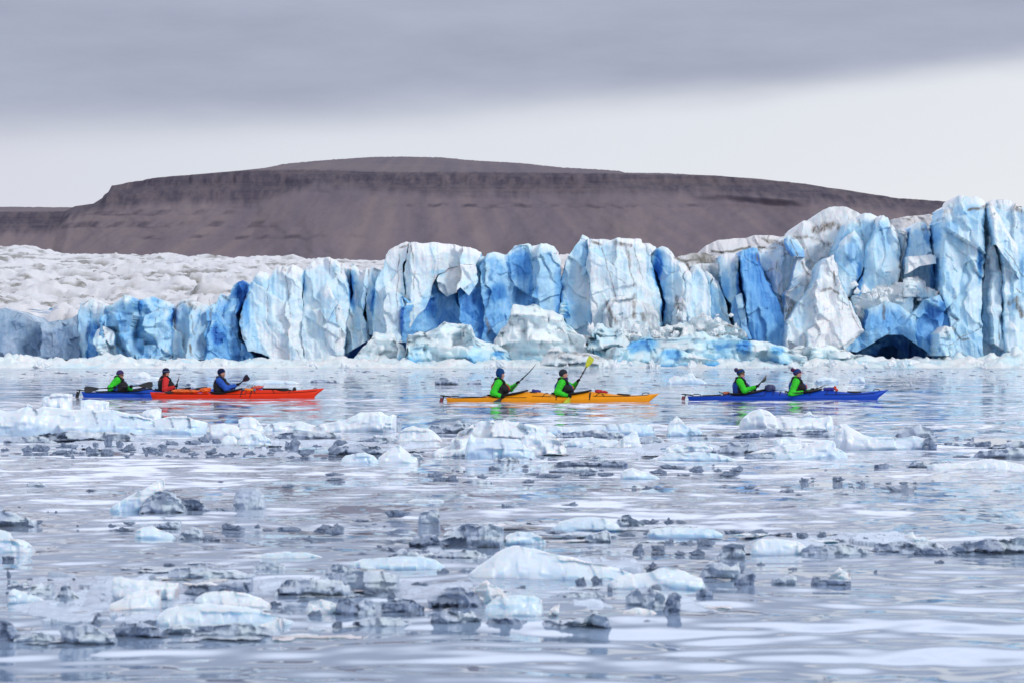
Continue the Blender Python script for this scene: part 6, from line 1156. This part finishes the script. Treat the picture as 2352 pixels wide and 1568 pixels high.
# ------------------------------------------------------------------ people
def person(boat, sx, label, jacket, vest, vest2, hat, headyaw=0., headpitch=0., lean=0., elbows=None, hands=None, axis=None, opts=None, torso_yaw=0., headmove=(0, 0, 0)):
    o = opts or {}
    loc = np.array(boat.loc) + rotm(boat.yaw) @ np.array([sx, 0, 0])
    l = lean; hc = np.array([l * 1.15 + .03, 0, .765]) + np.array(headmove); Rh = rotm(headyaw, headpitch); Rt = rotm(torso_yaw)
    H_ = lambda p: hc + Rh @ np.array(p); sh = [np.array([l - .03, 0, .555]) + Rt @ np.array([0, s * .175, 0]) for s in (-1, 1)]
    E = [np.array(e, float) for e in elbows]; Wd = [np.array(h, float) for h in hands]; ax = [np.array(a, float) / np.linalg.norm(a) for a in axis]
    wr = []
    for k in range(2):
        d = Wd[k] - E[k]; d /= np.linalg.norm(d); wr.append(Wd[k] - d * .085)
    lo = (-.35, -.48, -.06); hi = (1.1, .48, 1.02)
    f = Field(lo, hi, .0075)
    f.ell((0, 0, .1), (.145, .18, .13)); f.ell((l * .4, 0, .26), (.115, .15, .18), Rt, .05); f.ell((l * .8 + .01, 0, .43), (.12, .165, .17), Rt, .05); f.cap(sh[0] * .92 + sh[1] * .08, sh[1] * .92 + sh[0] * .08, .055, None, .04)
    f.cap((l, 0, .56), hc + (-.01, 0, -.06), .052, .05, .02)
    for s in (-1, 1): f.cap((.02, s * .09, .05), (.45, s * .12, .075), .07, .052, .03); f.cap((.45, s * .12, .075), (.86, s * .1, .02), .048, .035, .02)
    for k in range(2): f.cap(sh[k], E[k], .048, .038, .02); f.cap(E[k], wr[k], .037, .027, .015); f.ell(wr[k] * .3 + Wd[k] * .7, (.03, .03, .03), None, .02)
    f.ell(H_((-.012, 0, .035)), (.098, .076, .1), Rh, .01); f.ell(H_((.025, 0, -.055)), (.066, .056, .066), Rh, .03); f.ell(H_((.062, 0, -.095)), (.026, .028, .02), Rh, .02)
    f.cap(H_((.083, 0, .022)), H_((.108, 0, -.022)), .010, .015, .012); f.ell(H_((.082, 0, .036)), (.018, .05, .012), Rh, .015); f.ell(H_((.082, 0, -.058)), (.016, .026, .011), Rh, .01)
    for s in (-1, 1):
        f.ell(H_((-.008, s * .078, -.005)), (.022, .012, .034), Rh, .008); f.ell(H_((.068, s * .04, -.02)), (.022, .02, .022), Rh, .02)
        f.ell(H_((.098, s * .032, .016)), (.016, .016, .011), Rh, .01, 's'); f.ell(H_((.078, s * .032, .016)), (.013, .014, .010), Rh, .004)
    def eye(V):
        q = (V - hc) @ Rh; r = np.zeros(len(V))
        for s in (-1, 1): r = np.maximum(r, 1 - ss(.006, .011, np.hypot(q[:, 1] - s * .032, (q[:, 2] - .016) * 1.3) + 9 * (q[:, 0] < .05)))
        return r
    def tone(V):
        q = (V - hc) @ Rh; m = 1 - ss(.008, .014, np.abs(q[:, 2] + .058) * 1.6 + np.maximum(np.abs(q[:, 1]) - .022, 0) + 9 * (q[:, 0] < .07)); b = (1 - ss(.005, .01, np.abs(q[:, 2] - .042) + 9 * ((q[:, 0] < .06) | (np.abs(q[:, 1]) < .014) | (np.abs(q[:, 1]) > .05)))) * .8
        bd = o.get('beard', 0) * ss(-.03, -.06, q[:, 2]) * (q[:, 2] > -.14)
        return np.clip(np.maximum(np.maximum(m * .7, b), bd), 0, 1)
    V, Q = f.net(); me = raw_mesh('person', V, Q, attrs={'tone': tone(V), 'eye': eye(V)})
    body = link('person', me, SKIN); body.location = loc; body.rotation_euler = (0, 0, boat.yaw); tag(body, label, 'person')
    # jacket
    j = Field(lo, hi, .0085)
    j.ell((l * .4, 0, .26), (.165, .20, .2), Rt, .05); j.ell((l * .8 + .005, 0, .43), (.168, .215, .18), Rt, .05); j.cap(sh[0] * .9 + sh[1] * .1, sh[1] * .9 + sh[0] * .1, .088, None, .05); j.cap((l - .005, 0, .55), (l * 1.1, 0, .655), .108, .086, .03)
    for k in range(2):
        d = wr[k] - E[k]; cuff = E[k] + d * .93
        j.cap(sh[k], E[k], .100, .086, .035); j.cap(E[k], cuff, .083, .056, .03)
    j.wrinkle(.012, 13, int(sx * 10) + 3).wrinkle(.006, 34, int(sx * 7) + 5)
    j.cut(lambda p: .12 - p[..., 2])
    j.f = np.maximum(j.f, -(np.linalg.norm((j.pts() - (hc + np.array([.02, 0, .02]))) / [1, 1, 1.1], axis=-1) - .118))
    sdf_obj('jacket', j, jacket, body)
    # buoyancy vest
    v = Field(lo, hi, .0085)
    v.ell((l * .45, 0, .25), (.205, .222, .16), Rt, .05); v.ell((l * .85 + .012, 0, .42), (.218, .228, .16), Rt, .05); v.ell(np.array([l, 0, .36]) + Rt @ np.array([.15, 0, 0]), (.16, .20, .16), Rt, .05); v.ell(np.array([l, 0, .40]) + Rt @ np.array([-.09, 0, 0]), (.14, .20, .17), Rt, .05)
    for k in range(2): v.cap(sh[k] + (0, 0, -.01), sh[k] * .4 + E[k] * .6, .112, .100, .02, 's')
    for s in (-1, 1):
        R2 = lambda p: np.array([l, 0, 0]) + Rt @ np.array(p)
        sp = [R2((.19, s * .13, .42)), R2((.13, s * .155, .585)), R2((.03, s * .165, .662)), R2((-.08, s * .165, .645)), R2((-.17, s * .14, .50))]
        for a_, b_ in zip(sp[:-1], sp[1:]): v.cap(a_, b_, .030, .030, .015)
    v.ell(np.array([l + .0, 0, .62]) + Rt @ np.array([-.08, 0, .02]), (.07, .12, .06), Rt, .03)
    v.wrinkle(.007, 17, 9); v.cut(lambda p: .13 - p[..., 2])
    v.f = np.maximum(v.f, -(np.linalg.norm((v.pts() - (hc + np.array([.02, 0, .02]))) / [1, 1, 1.1], axis=-1) - .112))
    vt = lambda V: np.clip(np.maximum(ss(.10, .14, np.abs(V[:, 1])) * ss(-.12, -.06, V[:, 0] - l), ss(.50, .54, V[:, 2])) + (1 - ss(.17, .2, V[:, 2])), 0, 1)
    sdf_obj('life_vest', v, two_tone('vest_' + vest[0], vest[1], vest2), body, {'tone': vt})
    if o.get('cord'):
        tube('vest_cord', [np.array([l, 0, 0]) + Rt @ np.array(p) for p in ((.27, -.09, .47), (.30, -.12, .40), (.315, -.08, .33), (.325, 0, .34), (.315, -.03, .42), (.27, -.07, .47))], .007, ORANGE, body, 6, 40)
    # spray skirt
    n = 40; ring = []; cp = np.array(boat.coam_pts(sx + o.get('c0', -.27), sx + o.get('c1', .80), .235, n, .05))[:-1] - [sx, 0, 0]
    th = np.linspace(0, 2 * math.pi, n, endpoint=False)
    waist = np.stack([.155 * np.cos(th) + l * .4, .195 * np.sin(th), np.full(n, .30)], 1)
    for t in (0, .12, .3, .5, .7, .88, 1.0): ring.append(waist * (1 - t) + cp * t + np.array([0, 0, -1]) * (.11 * (math.sin(math.pi * t ** .6))) * (1 - .2 * t))
    for t in (.5, 1): ring.append(cp + (cp - cp.mean(0)) * [.02 * t, .03 * t, 0] + [0, 0, -.05 * t])
    ring = np.array(ring); m = len(ring); i = np.arange(m - 1)[:, None]; jj = np.arange(n)[None]
    link('spray_skirt', raw_mesh('spray_skirt', ring, np.stack([i * n + jj, (i + 1) * n + jj, (i + 1) * n + (jj + 1) % n, i * n + (jj + 1) % n], -1).reshape(-1, 4)), BLACK, body)
    # gloves closed round the paddle shaft
    for k in range(2):
        c = Wd[k]; a = ax[k]; d = c - wr[k]; d /= np.linalg.norm(d)
        d2 = d - a * (d @ a); d2 /= np.linalg.norm(d2); nn = np.cross(a, d2)
        g = Field(c - .19, c + .15, .0058); flip = 1 if nn[2] > 0 else -1; nn = nn * flip
        P2 = lambda ang, t, r: c + a * t + r * (-d2 * math.cos(ang) + nn * math.sin(ang))
        g.cap(wr[k] - d * .09, wr[k] + d * .01, .046, .038, .02); g.ell(c - d2 * .030 + nn * .020, (.03, .03, .03), None, .02)
        g.cap(P2(.5, -.03, .036), P2(.5, .03, .036), .021, .021, .012); g.cap(wr[k], P2(.6, .0, .038), .032, .032, .02)
        for q, t in enumerate((-.036, -.012, .012, .036)):
            ln = (.9, 1.0, .96, .8)[q]; an = [.7, 1.6 * ln + .15, 2.6 * ln + .2, 3.6 * ln + .2]; pp = [P2(x, t, .031) for x in an]
            for u in range(3): g.cap(pp[u], pp[u + 1], .0125 - .001 * u, .0120 - .001 * u, .004)
        g.cap(P2(-.1, .03, .036), P2(-1.0, .036, .034), .014, .013, .01); g.cap(P2(-1.0, .036, .034), P2(-1.9, .030, .032), .013, .011, .005)
        sdf_obj('glove', g, BLACK, body)
    # hat
    tilt = o.get('tilt', .25)
    h = Field(hc - .22, hc + .24, .0062); Rb = Rh @ rotm(0, 0, 0)
    h.ell(H_((-.014, 0, .055)), (.127, .106, .120 + o.get('tall', 0)), Rh, .01)
    if o.get('tall'): h.ell(H_((-.05, 0, .15)), (.045, .05, .035), Rh, .05)
    if o.get('flaps'):
        for s in (-1, 1): h.ell(H_((-.01, s * .076, -.02)), (.045, .022, .075), Rh, .03)
    h.wrinkle(.004, 30, 4)
    low2 = o.get('low', 0)
    def cutf(p):
        q = (p - hc) @ Rh; z0 = .045 + low2 + np.where(q[..., 0] < .05, (q[..., 0] - .05) * .55, (q[..., 0] - .05) * .1)
        if o.get('flaps'): z0 = np.where((q[..., 0] < .035), np.minimum(z0, -.09), z0)
        return z0 - q[..., 2]
    h.cut(cutf)
    hv = lambda V: (((V - hc) @ Rh)[:, 2] - .45 * ((V - hc) @ Rh)[:, 0])
    ho = sdf_obj('hat', h, hat, body, {'band': lambda V: hv(V)})
    if o.get('pom') is not None:
        p_ = Field(hc - .3, hc + .35, .008); p_.ell(H_((-.15, 0, .135)), (.062, .062, .062)); p_.wrinkle(.022, 60, 3); sdf_obj('pompom', p_, o['pom'], ho)
    if o.get('visor') is not None:
        p_ = Field(hc - .2, hc + .26, .006); p_.ell(H_((.115, 0, .052)), (.085, .075, .012), Rh @ rotm(0, .18)); sdf_obj('visor', p_, o['visor'], ho)
    if o.get('glasses'):
        s_ = Field(hc - .16, hc + .16, .0055)
        for s in (-1, 1): s_.ell(H_((.088, s * .036, .014)), (.014, .030, .020), Rh, .006); s_.cap(H_((.08, s * .066, .018)), H_((-.01, s * .086, .012)), .006)
        s_.cap(H_((.094, -.02, .018)), H_((.094, .02, .018)), .006); sdf_obj('sunglasses', s_, RUBBER, body)
    if o.get('goggles'):
        g_ = Field(hc - .2, hc + .22, .006)
        for s in (-1, 1): g_.ell(H_((.088, s * .04, .085)), (.02, .034, .024), Rh, .01)
        sdf_obj('goggles', g_, GOGGLE, body)
        tube('goggle_strap', [H_((-.014 + .130 * math.cos(t), .108 * math.sin(t), .06 + .03 * math.cos(t))) for t in np.linspace(0, 2 * math.pi, 40)], .008, GOGGLE, body, 6)
    if o.get('buff') is not None:
        b_ = Field(hc - .25, hc + .2, .007); b_.cap(hc + Rh @ np.array([.02, 0, -.16]), hc + Rh @ np.array([.045, 0, -.085]), .075, .066); b_.cut(lambda p: ((p - hc) @ Rh)[..., 2] + .072); b_.wrinkle(.006, 30, 8); sdf_obj('neck_warmer', b_, o['buff'], body)
    if o.get('hair') is not None:
        r_ = Field(hc - .22, hc + .15, .007); r_.ell(H_((-.05, 0, -.045)), (.062, .078, .07), Rh); r_.wrinkle(.008, 40, 2); sdf_obj('hair', r_, o['hair'], body)
    return body
def stripes(name, stops):
    t = NT(name); b = t.attr('band'); n = t.noise(60, 2)
    c = t.ramp(t.math('ADD', t.math('MULTIPLY', b, 4.0), .25), stops, 'CONSTANT')
    t.set(Base_Color=c, Roughness=.9, Specular_IOR_Level=.1); t.bump(n, .6, .01); return t.mat
GREEN = plain('green_dry_jacket', (.030, .56, .018), .62, .3, .5, 26, .18)
REDJ = plain('red_dry_jacket', (.62, .022, .022), .62, .3, .5, 26, .18)
BLUEJ = plain('blue_dry_jacket', (.014, .085, .42), .62, .3, .5, 26, .18)
ORANGE = plain('orange_cord', (.85, .16, .04), .6)
GOGGLE = plain('grey_goggles', (.20, .22, .27), .35)
wool = lambda n, c: plain(n, c, .95, .1, .8, 70, .2)
NAVY, PURPLE, TEAL, CHAR = wool('navy_wool', (.012, .016, .055)), wool('purple_wool', (.055, .04, .12)), wool('teal_blue_wool', (.012, .055, .17)), wool('charcoal_wool', (.028, .032, .042))
VB, VR, VK = ('blue', (.012, .06, .30)), ('red', (.33, .018, .016)), ('black', (.016, .016, .02)); K_ = (.012, .012, .015)
def bw(boat, X, Y, dy=0.):
    """crop pixel at world depth dy from the boat's middle -> kayak coordinates"""
    return rotm(-boat.yaw) @ np.array([(X - boat.X0) * boat.m, dy, (boat.Yw - Y) * boat.m])
def seat(boat, X): return (X - boat.X0) * boat.m / boat.cy
def crew(boat, Xs, label, clothes, el, ha, paddle_axis, frm_hand, tipdist, nA, nB, plabel, bladeA, opts=None, total=2.2, bladeB=None, **kw):
    sx = seat(boat, Xs); dy0 = sx * math.sin(boat.yaw)
    L = lambda p: bw(boat, p[0], p[1], dy0 + p[2])
    E = [L(p) - [sx, 0, 0] for p in el]; Hn = [L(p) for p in ha]
    R = rotm(-boat.yaw)
    if paddle_axis is None: ax = Hn[1] - Hn[0]
    else: ax = R @ np.array(paddle_axis, float)
    ax = ax / np.linalg.norm(ax); c = Hn[frm_hand]
    A = c + ax * tipdist; B = A - ax * total
    # both hands sit on the shaft
    Hs = [c + ax * ((h - c) @ ax) for h in Hn]
    if np.linalg.norm(Hs[0] - Hs[1]) < .22: Hs[1 - frm_hand] = c - ax * .42 * np.sign((c - (A + B) / 2) @ ax + 1e-6)
    person(boat, sx, label, *clothes, elbows=E, hands=[h - [sx, 0, 0] for h in Hs], axis=[ax, ax], opts=opts, **kw)
    paddle(boat, A, B, R @ np.array(nA, float), R @ np.array(nB, float), plabel, bladeA, bladeB)
YG = plain('yellow_green_blade', (.42, .46, .02), .4, .4, 0, 30, .25); CARB = plain('carbon_blade', (.016, .017, .02), .35, .5)
HAIR = plain('brown_hair', (.06, .03, .018), .8, .2, .6, 60)
# orange kayak
crew(yk, 655, 'person in green jacket and red vest paddling from the stern seat of the orange kayak', (GREEN, VR, K_, TEAL), [(618, 438, -.30), (792, 402, .27)], [(715, 480, -.35), (865, 340, .12)], None, 1, .90, (-.7, .1, .7), (.6, -.5, .5),
     'black bladed paddle raised by the stern paddler of the orange kayak', CARB, {'flaps': 1, 'tall': .03, 'low': .0}, lean=.07)
crew(yk, 1282, 'person in green jacket, blue vest and charcoal beanie in the bow of the orange kayak', (GREEN, VB, K_, CHAR), [(1243, 432, -.30), (1402, 385, .28)], [(1372, 474, -.35), (1460, 320, .12)], None, 1, 1.02, (.35, -1, .2), (.3, -1, .2),
     'yellow bladed paddle held high by the bow paddler of the orange kayak', YG, {'buff': PURPLE, 'cord': 1}, lean=.05, headpitch=-.12)
# right hand blue kayak
STR1 = stripes('striped_wool_brown_blue', [(0, (.03, .04, .06)), (.42, (.13, .10, .035)), (.50, (.012, .03, .10)), (.66, (.012, .05, .20)), (.78, (.012, .03, .10)), (.86, (.15, .085, .025)), (.95, (.10, .06, .03))])
STR2 = stripes('striped_wool_purple_blue', [(0, (.06, .02, .10)), (.40, (.012, .03, .14)), (.48, (.10, .07, .09)), (.56, (.04, .02, .12)), (.66, (.012, .06, .24)), (.80, (.012, .035, .16)), (.92, (.13, .025, .10))])
crew(bk, 706, 'person in striped brown and blue pompom hat and sunglasses in the right kayak stern', (GREEN, VB, K_, STR1), [(752, 330, -.30), (800, 310, .30)], [(893, 290, -.14), (868, 318, .20)], (.18, -.92, .33), 0, .86, (1, .1, -.2), (.2, .3, 1),
     'black paddle held forward by the brown hatted paddler on the right', CARB, {'pom': PURPLE, 'glasses': 1, 'buff': plain('lilac_scarf', (.25, .2, .5), .9), 'c0': -.26}, lean=.03)
crew(bk, 1272, 'person in purple and blue pompom hat with red peak in the right kayak', (GREEN, VB, K_, STR2), [(1228, 372, -.32), (1400, 360, .32)], [(1378, 341, -.23), (1465, 323, .18)], (1.195, 1.83, .245), 0, 1.45, (-.1, .0, 1), (-.1, -.5, 1),
     'black paddle resting across the lap of the bow paddler on the right', CARB, {'pom': wool('plum_wool', (.10, .02, .07)), 'visor': plain('red_peak', (.6, .02, .02), .6), 'buff': plain('grey_purple_scarf', (.10, .09, .16), .9, .1, .5), 'cord': 1, 'c0': -.2}, lean=.06)
# red kayak
crew(rk, 1338, 'person in blue jacket and black vest with navy beanie in the red kayak', (BLUEJ, VK, K_, NAVY), [(1405, 248, -.28), (1430, 240, .28)], [(1512, 217, -.12), (1462, 243, .22)], (.43, -.86, .29), 0, .84, (.35, .26, .25), (.3, .3, .8),
     'black paddle swung forward by the blue jacketed paddler in the red kayak', CARB, {'beard': .55, 'hair': HAIR, 'c0': -.26, 'c1': .62}, lean=.04)
# left blue kayak
crew(lk, 845, 'person in red jacket and goggled navy hat in the left blue kayak', (REDJ, VK, K_, NAVY), [(862, 262, -.30), (900, 250, .28)], [(966, 230, -.16), (945, 246, .20)], (.16, -.92, .35), 0, .86, (1, .1, -.2), (.2, .3, 1),
     'thin dark paddle seen edge on before the red jacketed paddler', CARB, {'goggles': 1, 'hair': HAIR, 'c0': -.3, 'c1': .9}, lean=.04, headpitch=.18)
crew(lk, 448, 'person in green jacket, purple beanie and sunglasses in the left blue kayak stern', (GREEN, VB, K_, PURPLE), [(392, 246, -.27), (560, 262, .10)], [(442, 240, -.40), (588, 228, -.36)], (1, .02, .0745), 0, -.97, (.0, -1, .12), (.05, -1, .2),
     'long black paddle held level across the left blue kayak', CARB, {'glasses': 1, 'hair': HAIR, 'c0': -.24, 'c1': .95}, lean=.05, headyaw=-.75, torso_yaw=-.35, headmove=(.02, -.02, -.06), total=-2.2)

# ------------------------------------------------------------------ gear lashed on the decks
def gear(boat, name, label, cat, mat, X, Y, ext, build, y=-.05, h=.008, wr=.008, attrs=None):
    c = np.array([(X - boat.X0) * boat.m / boat.cy, y, (boat.Yw - Y) * boat.m]); f = Field(-np.array(ext), ext, h); build(f)
    if wr: f.wrinkle(wr, 22, int(X) % 17)
    o = sdf_obj(name, f, mat, None); o.location = np.array(boat.loc) + rotm(boat.yaw) @ c; o.rotation_euler = (0, 0, boat.yaw); return tag(o, label, cat)
OBAG, REDB, NAVB, BLKB, BLUB = plain('orange_dry_bag', (.80, .13, .015), .5, .4, .3), plain('red_dry_bag', (.42, .02, .03), .5, .4, .3), plain('navy_dry_bag', (.03, .04, .12), .45, .4, .3), plain('black_deck_bag', (.025, .026, .032), .6, .3, .3), plain('blue_roll', (.03, .04, .26), .5, .4, .2)
o = gear(yk, 'deck_bag', 'black box shaped deck bag strapped between the two orange kayak seats', 'deck bag', BLKB, 1010, 450, (.2, .2, .14), lambda f: f.box((0, 0, 0), (.10, .12, .062), rotm(0, .18, 0), .025, .01), wr=.004)
tube('bungee_cord', [(-.11, -.09, .075), (-.04, -.128, 0), (.05, -.10, -.07)], .007, CORD, o); tube('bungee_cord', [(.10, -.09, .05), (.03, -.13, 0), (-.07, -.12, -.05)], .007, CORD, o)
gear(yk, 'rolled_mat', 'blue rolled bag lying on top of the black deck bag', 'roll', BLUB, 1042, 424, (.2, .2, .1), lambda f: f.cap((-.09, .02, .018), (.085, .0, -.012), .045), y=.0)
o = gear(yk, 'dry_bag', 'crumpled dark red bag on the bow deck of the orange kayak', 'bag', REDB, 1672, 427, (.28, .2, .14), lambda f: (f.ell((-.06, 0, .0), (.11, .1, .06)), f.ell((.07, 0, -.015), (.12, .09, .045)), f.cap((.15, 0, -.02), (.2, 0, -.03), .02, .012)), wr=.022)
gear(yk, 'carabiner', 'small yellow metal clip hanging beside the dark red bag', 'clip', plain('yellow_clip', (.85, .5, .05), .35), 1690, 454, (.12, .1, .06), lambda f: (f.cap((-.06, 0, .025), (.06, 0, .025), .008), f.cap((-.06, 0, -.025), (.06, 0, -.025), .008), f.cap((-.06, 0, .025), (-.06, 0, -.025), .008), f.cap((.06, 0, .025), (.06, 0, -.025), .008)), y=-.21, h=.006, wr=0)
gear(bk, 'dry_bag', 'black and navy stuffed bag between the two paddlers on the right', 'bag', NAVB, 1022, 312, (.26, .26, .2), lambda f: (f.cap((-.05, -.04, 0), (.06, .06, .01), .12, .11), f.cap((.1, -.02, -.03), (.18, -.02, -.05), .035, .015)), wr=.016)
gear(bk, 'throw_bag', 'orange rolled throw bag on the stern deck of the right kayak', 'roll', plain('rust_orange_fabric', (.42, .12, .05), .7), 565, 358, (.24, .16, .1), lambda f: f.cap((-.06, 0, -.01), (.09, 0, .0), .045, .048), wr=.012)
gear(bk, 'pump', 'grey bilge pump handle beside the orange roll on the right kayak', 'pump', plain('grey_plastic', (.10, .11, .13), .4), 524, 362, (.2, .12, .1), lambda f: (f.cap((-.05, 0, .035), (.08, 0, -.02), .018), f.cap((-.07, -.03, .05), (-.05, .03, .03), .016)), y=-.1, wr=0)
gear(bk, 'dry_bag', 'slim purple blue bag on the bow deck of the right kayak', 'bag', plain('purple_blue_fabric', (.04, .03, .24), .6), 1622, 318, (.26, .16, .1), lambda f: f.cap((-.13, 0, .0), (.12, 0, .0), .048, .055), wr=.014)
gear(bk, 'cloth', 'red orange crumpled cloth at the end of the slim purple bag', 'cloth', plain('red_cloth', (.6, .06, .02), .8), 1690, 313, (.14, .14, .13), lambda f: (f.ell((-.02, 0, .02), (.045, .05, .06)), f.ell((.03, 0, -.03), (.05, .05, .045))), wr=.024)
o = gear(rk, 'dry_bag', 'long orange bag lashed on the stern deck of the red kayak', 'bag', OBAG, 1040, 274, (.55, .24, .16), lambda f: (f.ell((-.12, 0, .0), (.34, .15, .065)), f.ell((.22, 0, -.01), (.22, .14, .05))), wr=.02)
tube('bungee_cord', [(-.2, -.14, -.02), (-.1, -.13, .05), (.05, -.1, .065), (.2, -.12, .02)], .008, CORD, o)
gear(rk, 'dry_bag', 'short crumpled orange bag right behind the blue jacketed paddler', 'bag', OBAG, 1218, 268, (.3, .22, .16), lambda f: (f.ell((-.02, 0, .0), (.17, .13, .075)), f.ell((.1, 0, .03), (.07, .09, .055)), f.cap((-.12, 0, .0), (-.22, 0, -.03), .04, .03)), wr=.03)
o = gear(rk, 'hand_pump', 'orange and grey hand pump strapped across the red kayak deck', 'pump', plain('orange_pump_tube', (.85, .22, .02), .4), 1612, 262, (.32, .12, .12), lambda f: f.cap((-.14, 0, .01), (.12, 0, -.01), .042), y=-.14, wr=0)
GREYP = plain('grey_blue_plastic', (.12, .15, .20), .4); tube('pump_end', [(-.24, 0, .02), (-.19, 0, .012), (-.15, 0, .01)], [.03, .04, .045], GREYP, o, 10); tube('pump_end', [(.12, 0, -.01), (.17, 0, -.012), (.2, 0, -.014)], [.046, .042, .03], GREYP, o, 10)
gear(rk, 'dry_bag', 'salmon red flat bag on the foredeck of the red kayak', 'bag', plain('salmon_bag', (.60, .10, .07), .4), 1672, 244, (.3, .22, .14), lambda f: (f.ell((0, 0, .0), (.20, .12, .06), rotm(0, -.12)), f.cap((.16, 0, .03), (.22, 0, .05), .02, .01)), y=.02, wr=.014)
rp = empty('spare_paddle', tuple(np.array(rk.loc) + [(1840 - rk.X0) * rk.m, -.06, (rk.Yw - 252) * rk.m]), 'black split spare paddle lying along the foredeck of the red kayak', 'paddle')
tube('shaft', [(-.42, 0, .0), (.42, 0, -.004)], .017, RUBBER, rp, 10); tube('shaft', [(-.40, .07, -.02), (.36, .07, -.025)], .017, RUBBER, rp, 10)
gear(rk, 'cord_bundle', 'tangle of dark cord on top of the red kayak deck bags', 'cord', CORD, 1625, 232, (.22, .16, .1), lambda f: [f.cap((-.14 + .05 * k, .03 * math.sin(k * 2.1), -.03), (-.10 + .055 * k, .05 * math.cos(k * 1.7), .035 + .02 * (k % 2)), .011) for k in range(5)], y=-.06, wr=0)
gear(lk, 'cord_bundle', 'tan cord lying on the left blue kayak deck', 'cord', plain('tan_cord', (.5, .3, .12), .7), 675, 236, (.16, .1, .06), lambda f: (f.cap((-.09, 0, -.01), (.0, 0, .02), .016), f.cap((.0, 0, .02), (.07, .0, .015), .016), f.cap((.02, 0, .0), (.06, 0, .035), .013)), wr=0)
